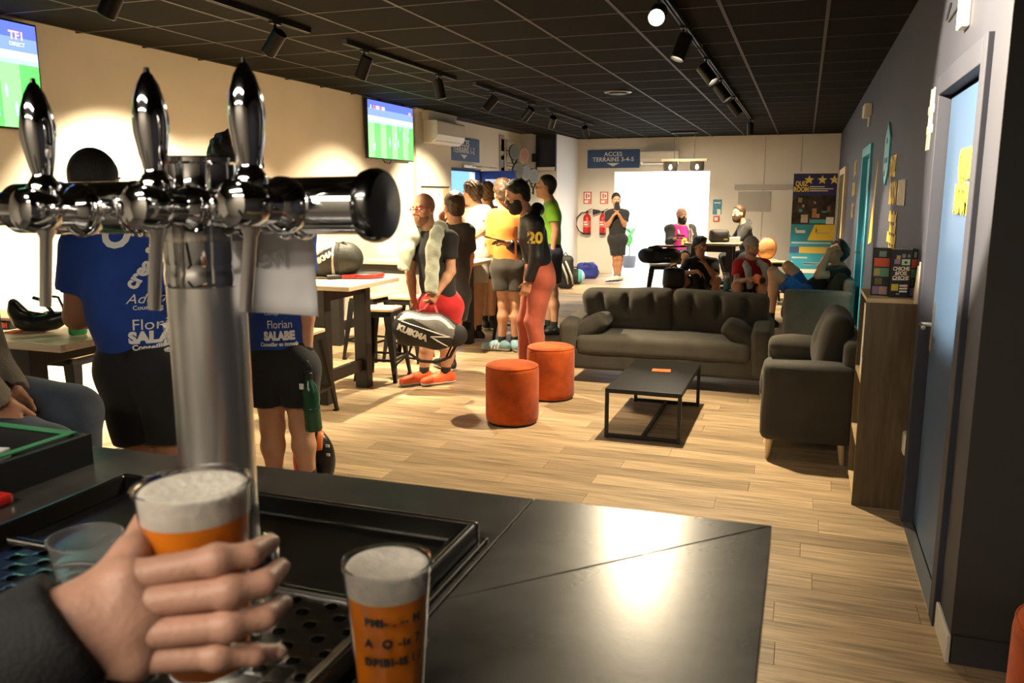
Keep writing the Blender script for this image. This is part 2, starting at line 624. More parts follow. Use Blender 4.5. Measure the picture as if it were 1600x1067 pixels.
# ---- far wall with the corridor opening
w = MB()
w.box((-5.5, YB, 0), (-3.90, YB + .18, WZ)); w.box((-1.90, YB, 0), (XR + .3, YB + .18, WZ)); w.box((-3.90, YB, 2.18), (-1.90, YB + .18, WZ))
struct('wall_back', w, mat('back_wall_paint', (.78, .74, .66), .75, bump=.06, bscale=180))
for x in (-.82, -.12):
    struct('trim_%d' % (2 if x < -.5 else 3), MB().box((x - .006, YB - .006, 0), (x + .006, YB, CZ - .02)), mat('joint_grey', (.42, .40, .36), .6))
struct('baseboard_back', MB().box((-4.70, YB - .012, 0), (-3.90, YB, .07)).box((-1.90, YB - .012, 0), (XR, YB, .07)), mat('baseboard_paint', (.74, .69, .6), .6))
struct('baseboard_left', MB().box((XL, 1.3, 0), (XL + .012, 12.0, .08)), mat('baseboard_paint'))
m_corr = mat('corridor_white', (.86, .87, .88), .6)
w = MB()
w.box((-5.15, YB + .18, 0), (-5.0, 21.6, WZ)); w.box((-.8, YB + .18, 0), (-.65, 21.6, WZ)); w.box((-5.15, 21.5, 0), (-.65, 21.65, WZ))
struct('wall_corridor', w, m_corr)
struct('trim_4', MB().box((-5.15, YB + .18, WZ), (-.65, 21.65, WZ + .08)), m_corr)
# ---- right wall, with two doorways
w = MB()
w.box((XR, 3.15, 0), (XR + .2, 3.48, WZ)); w.box((XR, 4.54, 0), (XR + .2, 8.98, WZ)); w.box((XR, 10.10, 0), (XR + .2, YB, WZ))
w.box((XR, 3.48, 2.19), (XR + .2, 4.54, WZ)); w.box((XR, 8.98, 2.12), (XR + .2, 10.10, WZ))
struct('wall_right', w, NAVY_WALL)
struct('wall_right_near', MB().box((XR + .2, 3.15, 0), (2.4, 3.35, WZ)).box((XR + .001, 3.147, 0), (XR + .2, 3.15, WZ)), mat('charcoal_wall', (.055, .052, .048), .7, var=.06, vscale=3, bump=.1, bscale=150))
struct('wall_side', MB().box((2.3, -2.5, 0), (2.4, 3.15, WZ)), NAVY_WALL)
struct('wall_front', MB().box((-5.5, -2.6, 0), (2.4, -2.5, WZ)), mat('bar_back_wall', (.24, .22, .19), .6))
m_dkbase = mat('baseboard_charcoal', (.05, .05, .05), .55)
struct('baseboard_right', MB().box((XR - .012, 4.72, 0), (XR, 8.8, .10)).box((XR - .012, 10.28, 0), (XR, YB, .10)), m_dkbase)
struct('baseboard_near', MB().box((XR + .005, 3.132, 0), (2.3, 3.147, .11)), m_dkbase)
struct('baseboard_end', MB().box((XR - .014, 3.13, 0), (XR, 3.40, .11)), WHITE_PLASTIC, .004)


def door(name, y0, y1, ztop, m_frame, m_leaf, fw, hinge_far, recess):
    d = tag(bpy.data.objects.new(name, None), kind='structure'); d.location = (XR, (y0 + y1) / 2, 0); COL.objects.link(d)
    f = MB()
    f.box((XR - .022, y0 - fw, 0), (XR + .04, y0 + .02, ztop + fw)); f.box((XR - .022, y1 - .02, 0), (XR + .04, y1 + fw, ztop + fw))
    f.box((XR - .022, y0 + .02, ztop - .02), (XR + .04, y1 - .02, ztop + fw))
    f.build('door_frame', m_frame, d, .004)
    MB().box((XR + recess, y0 + .035, .012), (XR + recess + .045, y1 - .035, ztop - .035)).build('leaf', m_leaf, d, .003)
    MB().box((XR + recess + .05, y0, 0), (XR + .19, y1, ztop)).build('door_stop', BLACK_METAL, d)
    hy = y1 - .10
    h = MB()
    h.box((XR + recess - .012, hy - .022, .93), (XR + recess + .001, hy + .022, 1.17))
    h.cyl((XR + recess, hy, 1.06), (XR + recess - .06, hy, 1.06), .011, n=12)
    h.tube([(XR + recess - .058, hy + .008, 1.06), (XR + recess - .062, hy - .05, 1.062), (XR + recess - .06, hy - .125, 1.058)], .010, 10)
    h.build('handle', mat('satin_nickel', (.72, .66, .55), .25, 1.), d, .002)
    return d


BLUE_LEAF = mat('blue_door_paint', (.060, .115, .235), .38, bump=.05, bscale=90)
CYAN = mat('cyan_door_paint', (.07, .48, .66), .4)
d1 = door('door_1', 3.48, 4.54, 2.17, NAVY_WALL, BLUE_LEAF, .075, True, .035)
struct('trim_5', MB().box((XR - .02, 3.5, 0), (XR + .03, 4.52, .008)), mat('threshold_metal', (.7, .66, .58), .3, .9))
text('door_lettering', 'QUIZ\nROOM', .175, (XR + .029, 3.93, 1.73), (0, -1, 0), (0, 0, 1), YELLOW_PRINT, d1, wscale=.62, bold=.004, extrude=.007, line=.82)
d2 = door('door_2', 8.98, 10.10, 2.11, CYAN, CYAN, .075, True, .03)
text('door_lettering', 'QUIZ\nROOM', .16, (XR + .024, 9.5, 1.72), (0, -1, 0), (0, 0, 1), mat('door_print', (.03, .12, .2), .5), d2, wscale=.62, bold=.004, line=.85)
# far door with a pale frame
d3 = tag(bpy.data.objects.new('door_3', None), kind='structure'); d3.location = (XR, 14.9, 0); COL.objects.link(d3)
MB().box((XR - .05, 13.75, 0), (XR, 13.95, 2.12)).box((XR - .05, 15.85, 0), (XR, 16.0, 2.12)).box((XR - .05, 13.95, 2.02), (XR, 15.85, 2.12)).build('door_frame', mat('pale_wood', (.72, .60, .42), .5), d3, .004)
MB().box((XR - .02, 13.95, .01), (XR, 15.85, 2.02)).build('leaf', mat('dark_olive', (.10, .095, .03), .5), d3)
MB().box((XR - .035, 14.25, .01), (XR - .02, 14.5, 2.0)).build('strip', YELLOW_PRINT, d3)

# side door to the courts: frame, open leaf, what is lit behind it
m_blue_frame = mat('side_door_blue', (.012, .016, .07), .4)
d4 = tag(bpy.data.objects.new('door_4', None), kind='structure'); d4.location = (-5.45, 13.0, 0); COL.objects.link(d4)
MB().box((-5.52, 12.26, 0), (-5.42, 12.50, 2.13)).box((-5.52, 13.78, 0), (-5.43, 13.84, 2.13)).box((-5.52, 12.50, 2.08), (-5.43, 13.78, 2.13)).build('door_frame', m_blue_frame, d4, .004)
MB().box((-5.46, 13.0, 2.14), (-5.40, 13.55, 2.19)).bar((-5.38, 13.3, 2.17), (-5.1, 13.75, 2.15), .02).build('door_closer', mat('satin_nickel'), d4, .004)
ha = Vector((-5.42, 13.84, 0)); hb = Vector((-4.72, 13.66, 0)); dv = (hb - ha)
L = MB()
def lbox(L, s0, s1, z0, z1, t=.022):
    p = ha + dv * s0; q = ha + dv * s1; n = Vector((-dv.y, dv.x, 0)).normalized() * t
    L.hexa([p - n + Vector((0, 0, z0)), q - n + Vector((0, 0, z0)), q + n + Vector((0, 0, z0)), p + n + Vector((0, 0, z0))],
           [p - n + Vector((0, 0, z1)), q - n + Vector((0, 0, z1)), q + n + Vector((0, 0, z1)), p + n + Vector((0, 0, z1))])
lbox(L, 0, .14, .02, 2.10); lbox(L, .86, 1, .02, 2.10); lbox(L, .14, .86, 1.96, 2.10); lbox(L, .14, .86, .02, .18)
L.build('leaf', m_blue_frame, d4)
L = MB(); lbox(L, .14, .20, .18, 1.96, .026); lbox(L, .80, .86, .18, 1.96, .026); lbox(L, .20, .80, 1.90, 1.96, .026); lbox(L, .20, .80, .18, .24, .026)
L.build('glazing_bead', WHITE_PLASTIC, d4)
L = MB(); lbox(L, .20, .80, .24, 1.90, .004)
L.build('pane', mat('frosted_pane', (.8, .78, .72), .35, trans=.35), d4)
w = MB()
w.box((-9.1, 10.6, -.1), (-9.0, 16.4, 3.0)); w.box((-9.1, 10.5, -.1), (-5.65, 10.6, 3.0)); w.box((-9.1, 16.4, -.1), (-5.65, 16.5, 3.0))
struct('wall_courts', w, mat('courts_blue', (.35, .48, .85), .5))
struct('trim_6', MB().box((-9.1, 10.5, 3.0), (-5.65, 16.5, 3.1)), m_corr)
struct('trim_7', MB().box((-9.1, 10.5, -.15), (-5.65, 16.5, -.01)), mat('courts_turf', (.02, .22, .12), .9, bump=.4, bscale=120))
cf = thing('court_fence', 'pale metal mesh frames of the court seen through the side door', 'fence', (-7.4, 13.5, 0))
f = MB()
for k in range(8):
    f.bar((-7.4, 11.6 + .45 * k, 0), (-7.4, 11.6 + .45 * k, 2.9), .035)
f.build('post', mat('fence_metal', (.7, .75, .85), .4), cf)
f = MB()
for k in range(7):
    f.bar((-7.4, 11.6, .15 + .45 * k), (-7.4, 14.75, .15 + .45 * k), .02)
f.build('rail', mat('fence_metal'), cf)

# ================================================================ lamps on tracks
m_spot = mat('spot_black', (.014, .013, .012), .42, .4)
m_rail_b = mat('track_black', (.005, .005, .005), .55)
m_lens = mat('lamp_lens', (1, .9, .7), .4, emit=(1, .86, .60), estr=32.)


def track(x, y0, y1, label):
    t = thing('lighting_track', label, 'light track', (x, (y0 + y1) / 2, CZ), 'ceiling light tracks')
    MB().box((x - .020, y0, CZ - .034), (x - .006, y1, CZ)).box((x + .006, y0, CZ - .034), (x + .020, y1, CZ)).box((x - .006, y0, CZ - .016), (x + .006, y1, CZ)).build('rail', m_rail_b, t)
    MB().box((x - .021, y0 - .012, CZ - .035), (x + .021, y0, CZ)).build('end_cap', mat('track_end', (.06, .055, .05), .5), t)
    MB().box((x - .021, y1, CZ - .035), (x + .021, y1 + .012, CZ)).build('end_cap', m_rail_b, t)


track(-3.46, 3.3, 5.42, 'black ceiling track nearest along the left wall')
track(-3.44, 5.9, 8.05, 'black ceiling track in front of the far television')
track(-3.40, 8.5, 10.6, 'third black ceiling track along the left wall')
track(-3.44, 11.3, 13.9, 'farthest short black ceiling track along the left wall')
track(-.87, 2.6, 6.95, 'black ceiling track carrying the dazzling spotlight')
track(-.87, 7.05, 10.95, 'middle black ceiling track over the sofa')
track(-.87, 11.1, 14.1, 'far black ceiling track on the right')


def spot(x, y, aim, watts, size, label, blend=.55, color=WARM, r=.012):
    """one track spotlight: adapter, stem, yoke, can with a lens, and its own light"""
    p = Vector((x, y, CZ - .15)); a = Vector(aim); d = (a - p).normalized()
    t = thing('track_spotlight', label, 'spotlight', (x, y, CZ - .034), 'track spotlights')
    MB().box((x - .018, y - .05, CZ - .05), (x + .018, y + .05, CZ - .03)).build('adapter', m_spot, t, .003)
    MB().cyl((x, y, CZ - .05), p + Vector((0, 0, .035)), .010, n=10).build('stem', m_spot, t)
    c0 = p - d * .075; R = .050
    MB().lathe([(.0, 0), (.030, .0), (R, .012), (R, .185), (R - .004, .19), (R - .006, .185), (R - .008, .155)], 32, c0, d, cap=False).build('can', m_spot, t, auto=.6)
    MB().lathe([(.0, .157), (R - .008, .156)], 32, c0, d, cap=False).build('lens', m_lens, t)
    ld = bpy.data.lights.new('spot_light', 'SPOT')
    ld.energy = watts; ld.color = color; ld.spot_size = math.radians(size); ld.spot_blend = blend; ld.shadow_soft_size = .03
    lo = bpy.data.objects.new('spot_light', ld); COL.objects.link(lo)
    lo.rotation_euler = d.to_track_quat('-Z', 'Y').to_euler()
    lo.location = c0 + d * .20
    lo.parent = t; lo.matrix_parent_inverse = Matrix.Translation(-t.location)
    return t


spot(-3.52, 3.67, (-5.2, 3.6, .2), SPOT_W * 1.1, 66, 'black spotlight cut off by the top of the photo, nearest the left television')
spot(-3.46, 5.02, (-5.2, 5.35, .95), SPOT_W * 1.9, 74, 'black spotlight at the end of the nearest track, tilted to the left wall')
spot(-3.44, 6.20, (-4.5, 6.3, .6), SPOT_W * 1.5, 104, 'first black spotlight on the track before the far television')
spot(-3.44, 7.66, (-2.95, 7.9, .2), SPOT_W * 1.5, 104, 'second black spotlight on that track, tilted to the right')
spot(-3.40, 9.02, (-4.9, 8.6, .9), SPOT_W * 1.05, 80, 'black spotlight with its lit mouth facing the room, third track')
spot(-3.40, 10.35, (-5.2, 10.9, .9), SPOT_W * 1.3, 72, 'second spotlight of the third track, before the wall sign')
spot(-3.44, 11.55, (-4.6, 13.2, .8), SPOT_W * .9, 74, 'first spotlight of the farthest left track')
spot(-3.44, 13.43, (-3.4, 15.5, .6), SPOT_W * 1.4, 84, 'last spotlight of the farthest left track')
spot(-.87, 3.2, (XR, 3.72, 2.25), CENTRE_W * 2.2, 64, 'spotlight of the right track washing the blue door', blend=.18)
spot(-.87, 5.05, (-.55, 1.2, 1.15), CENTRE_W * .42, 78, 'dazzling spotlight aimed straight at the bar', blend=.6)
spot(-.87, 6.09, (-1.75, 5.3, 0), CENTRE_W * .95, 108, 'dark spotlight just behind the dazzling one, tilted left', blend=.5)
spot(-.87, 7.50, (XR, 7.0, .9), CENTRE_W * .9, 44, 'first of three right-track spotlights with a lit rim')
spot(-.87, 8.85, (XR, 8.7, .8), CENTRE_W * .8, 44, 'second of three right-track spotlights with a lit rim')
spot(-.87, 10.46, (XR, 10.7, .9), CENTRE_W * .8, 46, 'third of three right-track spotlights, widest lit mouth')
spot(-.87, 13.65, (-.8, 13.9, 0), CENTRE_W * 1.2, 96, 'last spotlight of the right track, hanging straight down')

# ---- pendant with two smoked glass shades
pd = thing('pendant_lamp', 'hanging lamp with wooden beam and two smoked glass shades before the far opening', 'pendant lamp', (-2.2, 16.2, CZ))
MB().box((-2.48, 16.14, CZ - .03), (-1.98, 16.26, CZ)).build('ceiling_plate', BLACK_METAL, pd, .004)
MB().box((-2.64, 16.15, 2.315), (-1.78, 16.25, 2.36)).build('beam', LIGHT_WOOD, pd, .006)
m_smoke = mat('smoked_glass', (.30, .28, .26), .06, trans=.85, ior=1.3)
for cx, sx in ((-2.47, -2.40), (-1.97, -2.03)):
    MB().cyl((sx, 16.2, CZ - .03), (sx, 16.2, 2.36), .005, n=6).build('cable', BLACK_PLASTIC, pd)
    MB().lathe([(.13, 2.14), (.135, 2.22), (.13, 2.315), (.124, 2.315), (.129, 2.22), (.124, 2.14), (.13, 2.14)], 28, (cx, 16.2, 0), cap=False).build('lamp_shade', m_smoke, pd, auto=.6)
    MB().cyl((cx, 16.2, 2.315), (cx, 16.2, 2.26), .025, n=12).build('socket', BLACK_PLASTIC, pd)
    MB().lathe([(.0, -.05), (.02, -.045), (.033, -.02), (.033, .0), (.018, .035), (.014, .05)], 16, (cx, 16.2, 2.215)).build('bulb', mat('bulb_glow', (1, .8, .5), .3, emit=(1, .75, .4), estr=25.), pd, auto=1)

# ---- televisions, climate units, signs, boards
def tv(y0, y1, z0, z1, label, variant):
    t = thing('television', label, 'television', (XL + .04, (y0 + y1) / 2, z0))
    xf = XL + .085
    MB().box((XL + .04, y0, z0), (xf - .002, y1, z1)).build('casing', BLACK_PLASTIC, t, .006)
    MB().box((XL, (y0 + y1) / 2 - .2, z0 + .2), (XL + .04, (y0 + y1) / 2 + .2, z1 - .2)).build('wall_mount', BLACK_METAL, t)
    E = lambda n, c, s=1.5: mat(n, (0, 0, 0), .25, emit=c, estr=s)
    b = .014; W = y1 - y0 - 2 * b; Hh = z1 - z0 - 2 * b
    def quad(u0, u1, v0, v1, k):
        return ((xf + .0004 * k, y0 + b + W * u0, z0 + b + Hh * v0), (xf + .0004 * k, y0 + b + W * u1, z0 + b + Hh * v1))
    scr = MB()
    mats = [E('screen_pitch', (.10, .85, .10)), E('screen_pitch_light', (.22, .90, .20)), E('screen_stand', (.08, .12, .75)),
            E('screen_crowd', (.16, .24, .88)), E('screen_boards', (.50, .62, 1.0)), E('screen_haze', (.30, .85, .55))]
    def put(k, u0, u1, v0, v1, lay):
        scr.cur = k; lo, hi = quad(u0, u1, v0, v1, lay); scr.box((lo[0] - .002, lo[1], lo[2]), hi)
    put(0, 0, 1, 0, .66, 0); put(2, 0, 1, .80, 1, 0); put(3, 0, 1, .72, .86, 1); put(4, 0, 1, .655, .73, 2); put(5, 0, 1, .61, .655, 1)
    for k in range(0, 8, 2):
        put(1, k / 8, (k + 1) / 8, 0, .61, 1)
    scr.build('screen', mats, t)
    pl = MB(); r2 = random.Random(variant)
    for k in range(11):
        u, v = r2.uniform(.08, .92), r2.uniform(.12, .55); s = .012 + .02 * (1 - v)
        if variant == 1 and k == 0: u, v, s = .93, .24, .035
        for du, dv0, dv1, wd in ((0, 1.2, 3.0, .6), (-.25, -.8, 1.2, .2), (.25, -.8, 1.2, .2), (0, 3.0, 3.9, .3)):
            lo, hi = quad(u + (du - wd) * s * .6, u + (du + wd) * s * .6, v + dv0 * s, v + dv1 * s, 3)
            pl.box((lo[0] - .001, lo[1], lo[2]), hi)
    tag(pl.build('players', E('screen_players', (.35, .5, .95)), t), kind='stuff')
    wht = E('screen_white', (.9, .85, .9)); red = E('screen_red', (.75, .12, .2))
    if variant == 1:
        text('channel_logo', 'TF1', .075, (xf + .002, y1 - .17, z1 - .10), (0, 1, 0), (0, 0, 1), E('screen_logo', (.9, .35, .45)), t, bold=.003, extrude=.0003)
        text('channel_caption', 'DIRECT', .035, (xf + .002, y1 - .17, z1 - .155), (0, 1, 0), (0, 0, 1), wht, t, extrude=.0003)
    else:
        s = MB()
        for k, c in enumerate((1, 0, 1, 0, 1)):
            s.cur = c; s.box((xf - .001, y0 + .08 + .075 * k, z1 - .115), (xf + .002, y0 + .08 + .075 * k + (.07 if k else .02), z1 - .075))
        tag(s.build('score_bar', [red, wht], t), kind='stuff')
        text('channel_logo', 'TF1', .045, (xf + .002, y1 - .11, z1 - .10), (0, 1, 0), (0, 0, 1), E('screen_logo', (.9, .35, .45)), t, bold=.002, extrude=.0003)


tv(3.33, 4.60, 2.125, 2.845, 'wall television showing football, cut by the left edge', 1)
tv(9.25, 10.52, 2.135, 2.855, 'wall television showing football beside the climate unit', 2)
m_cable = BLACK_PLASTIC
tag(MB().tube([(XL + .02, 9.75, 2.14), (XL + .03, 9.78, 2.10), (XL + .03, 9.9, 2.09), (XL + .02, 9.98, 2.14)], .006, 6).build('television_cable', m_cable), 'short black cable loop hanging under the far television', 'cable')


def climate(lo, hi, label, axis, front):
    t = thing('air_conditioner', label, 'air conditioner', ((lo[0] + hi[0]) / 2, (lo[1] + hi[1]) / 2, lo[2]))
    x0, y0, z0 = lo; x1, y1, z1 = hi
    if axis == 'x':
        prof = [(x0, z0), (x0 + (x1 - x0) * .55, z0), (x1 - .03, z0 + .05), (x1, z0 + .12), (x1, z1 - .02), (x1 - .02, z1), (x0, z1)]
        MB().prism([(x, y0, z) for x, z in prof], (0, y1 - y0, 0)).build('casing', mat('unit_white', (.80, .77, .70), .4), t, .01)
        MB().hexa([(x0 + .12, y0 + .06, z0 - .001), (x1 - .05, y0 + .06, z0 + .022), (x1 - .05, y1 - .06, z0 + .022), (x0 + .12, y1 - .06, z0 - .001)],
                  [(x0 + .12, y0 + .06, z0 + .01), (x1 - .045, y0 + .06, z0 + .034), (x1 - .045, y1 - .06, z0 + .034), (x0 + .12, y1 - .06, z0 + .01)]).build('flap', WHITE_PLASTIC, t)
    else:
        prof = [(y1, z0), (y1 - (y1 - y0) * .55, z0), (y0 + .03, z0 + .05), (y0, z0 + .12), (y0, z1 - .02), (y0 + .02, z1), (y1, z1)]
        MB().prism([(x0, y, z) for y, z in prof], (x1 - x0, 0, 0)).build('casing', mat('unit_white'), t, .01)
        MB().box((x0 + .06, y0 + .01, z0 + .02), (x1 - .06, y0 + .10, z0 + .032)).build('flap', WHITE_PLASTIC, t)


climate((XL, 11.0, 2.42), (XL + .23, 12.02, 2.74), 'white wall climate unit between the far television and the blue sign', 'x', 1)
struct('trim_8', MB().box((XL, 10.98, 2.74), (XL + .10, 12.0, CZ)), CREAM_WALL)
climate((-3.32, YB - .21, 2.32), (-2.52, YB, 2.60), 'white wall climate unit beside the sign on the far wall', 'y', 1)
SIGN_BLUE = mat('sign_blue', (.045, .105, .26), .5, var=.08, vscale=4)


def sign(lo, hi, n, lines, size, label, name='direction_sign'):
    c = [(a + b) / 2 for a, b in zip(lo, hi)]
    t = thing(name, label, 'sign', (c[0], c[1], lo[2]))
    MB().box(lo, hi).build('panel', SIGN_BLUE, t, .004)
    xd = (0, 1, 0) if n == 'x' else (1, 0, 0)
    off = Vector((hi[0] + .003, c[1], 0)) if n == 'x' else Vector((c[0], lo[1] - .003, 0))
    Hh = hi[2] - lo[2]
    text('lettering', lines[0], size, off + Vector((0, 0, hi[2] - Hh * .25)), xd, (0, 0, 1), WHITE_PRINT, t, bold=.002, spacing=1.05)
    text('lettering', lines[1], size, off + Vector((0, 0, hi[2] - Hh * .54)), xd, (0, 0, 1), WHITE_PRINT, t, bold=.002, spacing=1.05)
    X = Vector(xd); z0 = lo[2] + Hh * .27; z1 = lo[2] + Hh * .09
    nn = Vector((.004, 0, 0)) if n == 'x' else Vector((0, -.004, 0))
    MB().prism([off + X * -.14 + Vector((0, 0, z0)), off + Vector((0, 0, z1)), off + X * .14 + Vector((0, 0, z0))], nn).build('arrow', WHITE_PRINT, t)


sign((-4.50, YB - .02, 2.26), (-3.37, YB, 2.645), 'y', ('ACCES', 'TERRAINS 3-4-5'), .125, 'blue sign reading ACCES TERRAINS 3-4-5 above the extinguishers')
sign((-5.45, 12.35, 2.245), (-5.43, 13.78, 2.63), 'x', ('ACCES', 'TERRAINS 1-2'), .15, 'blue sign reading ACCES TERRAINS 1-2 above the side door')

nb = thing('notice_board', 'cork notice board with a written white sheet on the left wall', 'notice board', (XL, 11.25, 1.1))
MB().box((XL, 10.70, 1.08), (XL + .02, 11.83, 1.80)).build('cork', mat('cork', (.62, .42, .22), .8, var=.15, vscale=60), nb)
MB().box((XL + .02, 10.90, 1.10), (XL + .024, 11.62, 1.775)).build('paper', WHITE_PRINT, nb)
MB().box((XL, 10.68, 1.795), (XL + .03, 11.85, 1.815)).build('rail', BLACK_PLASTIC, nb)
mk = MB(); r2 = random.Random(3)
for k in range(36):
    yy, zz = 10.98 + .56 * r2.random(), 1.18 + .52 * r2.random()
    mk.box((XL + .024, yy, zz), (XL + .0255, yy + .035, zz + .012))
tag(mk.build('pencil_marks', mat('pencil_grey', (.35, .35, .38), .7), nb), kind='stuff')

# narrow banner and padel rackets hanging on the recess wall
nbn = thing('narrow_banner', 'narrow vertical printed banner beside the racket display', 'banner', (-5.45, 14.95, 2.2))
MB().box((-5.45, 14.82, 2.14), (-5.435, 15.08, 2.80)).build('sheet', mat('banner_mauve', (.42, .32, .30), .6), nbn)
MB().box((-5.434, 14.86, 2.42), (-5.432, 15.04, 2.50)).build('printed_block', mat('banner_green', (.45, .5, .4), .6), nbn)
MB().box((-5.434, 14.86, 2.20), (-5.432, 15.04, 2.34)).build('printed_block', mat('banner_blue', (.25, .33, .5), .6), nbn)
rk = thing('racket_rack', 'wire rack with hooks holding padel rackets on the recess wall', 'rack', (-5.45, 15.6, 1.9))
MB().box((-5.45, 14.90, 1.62), (-5.435, 16.06, 2.72)).build('panel', CREAM_WALL, rk)
MB().box((-5.45, 15.16, 1.75), (-5.43, 15.22, 2.72)).build('upright', LIGHT_WOOD, rk)
for z in (2.52, 2.24, 1.95):
    MB().tube([(-5.43, 15.2, z), (-5.40, 15.2, z), (-5.38, 16.06, z - .03)], .007, 6).build('wire_rail', BLACK_METAL, rk)


def racket(c, col_face, col_edge, label, yaw, up=(0, 0, 1), group='padel rackets on the rack', s=1., nvec=None):
    """teardrop padel racket: rim, two faces, throat and wrapped handle; c is the head centre"""
    t = thing('padel_racket', label, 'racket', c, group)
    n = Vector(nvec or (math.cos(yaw), math.sin(yaw), 0)); u = Vector(up).normalized(); n = (n - u * n.dot(u)).normalized(); x = u.cross(n)
    c = Vector(c)
    def P(a, b, d): return c + x * a * s + u * b * s + n * d * s
    N = 36; out = []
    for i in range(N):
        th = 2 * math.pi * i / N
        r = .132 * (1 + .10 * max(0, -math.sin(th)))
        out.append((r * math.cos(th) * (1 - .10 * max(0, -math.sin(th))), .145 * math.sin(th) * (1.12 if math.sin(th) < 0 else 1)))
    mb = MB(); vs = []; fs = []
    for k, (sc, d) in enumerate(((.93, -.019), (1, -.012), (1, .012), (.93, .019))):
        vs += [P(a * sc, b * sc, d) for a, b in out]
    for k in range(3):
        for i in range(N):
            j = (i + 1) % N; fs.append((k * N + i, k * N + j, (k + 1) * N + j, (k + 1) * N + i))
    mb.add(vs, fs).build('rim', col_edge, t, smooth=True)
    for d in (-.0188, .0188):
        MB().add([P(a * .935, b * .935, d) for a, b in out], [tuple(range(N))]).build('face', col_face, t)
    holes = MB()
    for i in range(-4, 5):
        for j in range(-4, 5):
            a, b = i * .022 + (j % 2) * .011, j * .022
            if a * a + b * b < .0085:
                for d in (-.0194, .0194):
                    holes.add([P(a + .005 * math.cos(q), b + .005 * math.sin(q), d) for q in [k * math.pi / 3 for k in range(6)]], [tuple(range(6))])
    tag(holes.build('holes', BLACK_PRINT, t), kind='stuff')
    MB().add([], []).bar(P(-.07, -.135, 0), P(-.014, -.235, 0), .02 * s, .03 * s, n).bar(P(.07, -.135, 0), P(.014, -.235, 0), .02 * s, .03 * s, n).build('throat', col_edge, t)
    MB().cyl(P(0, -.22, 0), P(0, -.36, 0), .017 * s, .018 * s, 14).build('handle', BLACK_PLASTIC, t)
    return t


R1 = mat('racket_grey', (.22, .25, .24), .4); R2 = mat('racket_pink', (.75, .45, .42), .4); R3 = mat('racket_silver', (.38, .43, .50), .35)
m_redge = mat('racket_edge', (.05, .055, .05), .35)
for c, mf, me_, lab in (((-5.30, 15.26, 2.50), R1, m_redge, 'dark grey padel racket, upper left on the wall rack'),
                        ((-5.28, 15.78, 2.47), R2, mat('racket_cream', (.75, .62, .48), .4), 'pink and cream padel racket, upper right on the wall rack'),
                        ((-5.14, 15.00, 2.15), R1, m_redge, 'padel racket half hidden behind the open door leaf'),
                        ((-5.11, 15.36, 2.11), R3, m_redge, 'silver padel racket in the middle of the lower row'),
                        ((-5.08, 15.76, 2.06), R3, m_redge, 'silver padel racket at the right of the lower row')):
    racket(c, mf, me_, lab, -.55)
    for dz in (-.21, -.33):
        MB().cyl((-5.44, c[1] - .0, c[2] + dz), (c[0] - .014, c[1], c[2] + dz), .006, n=8).build('hook', BLACK_METAL, rk)

ds = thing('wall_screen', 'dark switched-off screen on the stub wall behind the man in green', 'screen', (-4.95, 16.08, 2.1))
MB().box((-5.12, 16.04, 2.16), (-4.71, 16.10, 2.86)).build('casing', BLACK_PLASTIC, ds, .004)
MB().box((-5.09, 16.037, 2.26), (-4.72, 16.04, 2.78)).build('screen', mat('dark_screen', (.012, .016, .03), .12), ds)
MB().box((-5.09, 16.03, 2.165), (-4.72, 16.041, 2.235)).build('shelf_strip', WHITE_PRINT, ds)
tag(box('speaker_box', (-5.19, 16.0, 2.34), (-5.12, 16.10, 2.50), BLACK_PLASTIC, None, .006), 'small black box at the left side of the dark screen', 'speaker')

# ---- fire point on the far wall
RED = mat('extinguisher_red', (.50, .02, .015), .25)
def extinguisher(x, label, horn):
    t = thing('fire_extinguisher', label, 'fire extinguisher', (x, YB - .09, .80))
    y = YB - .09; r = .085 if not horn else .07
    MB().lathe([(r * .7, .0), (r, .015), (r, .36), (r * .8, .41), (.03, .44), (.025, .47)], 24, (x, y, .84)).build('cylinder', RED, t, auto=.8)
    MB().lathe([(r * 1.01, 0), (r * 1.02, .02), (r * 1.01, .04)], 24, (x, y, .84)).build('base_ring', BLACK_PLASTIC, t)
    MB().lathe([(r * 1.012, .16), (r * 1.012, .30)], 24, (x, y, .84), cap=False).build('label_band', mat('label_red', (.58, .16, .12), .5), t)
    for k, s_ in enumerate((.05, .035)):
        MB().box((x - .045, y - r - .006, .84 + .21 + .05 * k), (x + .035 - .02 * k, y - r - .002, .84 + .23 + .05 * k)).build('print_line', WHITE_PRINT, t)
    MB().box((x - .02, y - .025, 1.30), (x + .02, y + .02, 1.35)).bar((x, y, 1.35), (x + .11, y - .01, 1.40), .022, .012).bar((x, y, 1.33), (x + .10, y - .01, 1.33), .02, .01).build('valve_handle', BLACK_PLASTIC, t)
    MB().box((x - .03, y + .02, 1.05), (x + .03, YB, 1.12)).build('bracket', BLACK_METAL, t)
    if horn:
        MB().tube([(x, y - .02, 1.33), (x - .08, y - .03, 1.34)], .012, 8).build('hose', BLACK_PLASTIC, t)
        MB().cyl((x - .06, y - .03, 1.34), (x - .21, y - .05, 1.33), .025, .062, 18).build('horn', BLACK_PLASTIC, t, auto=.8)
    else:
        MB().tube([(x - .01, y - .02, 1.32), (x - .12, y - .02, 1.31), (x - .22, y - .03, 1.20), (x - .24, y - .03, 1.05), (x - .17, y - .04, .92), (x - .10, y - .05, .87)], .012, 8).cyl((x - .12, y - .05, .89), (x - .06, y - .06, .85), .018, n=10).build('hose', BLACK_PLASTIC, t)


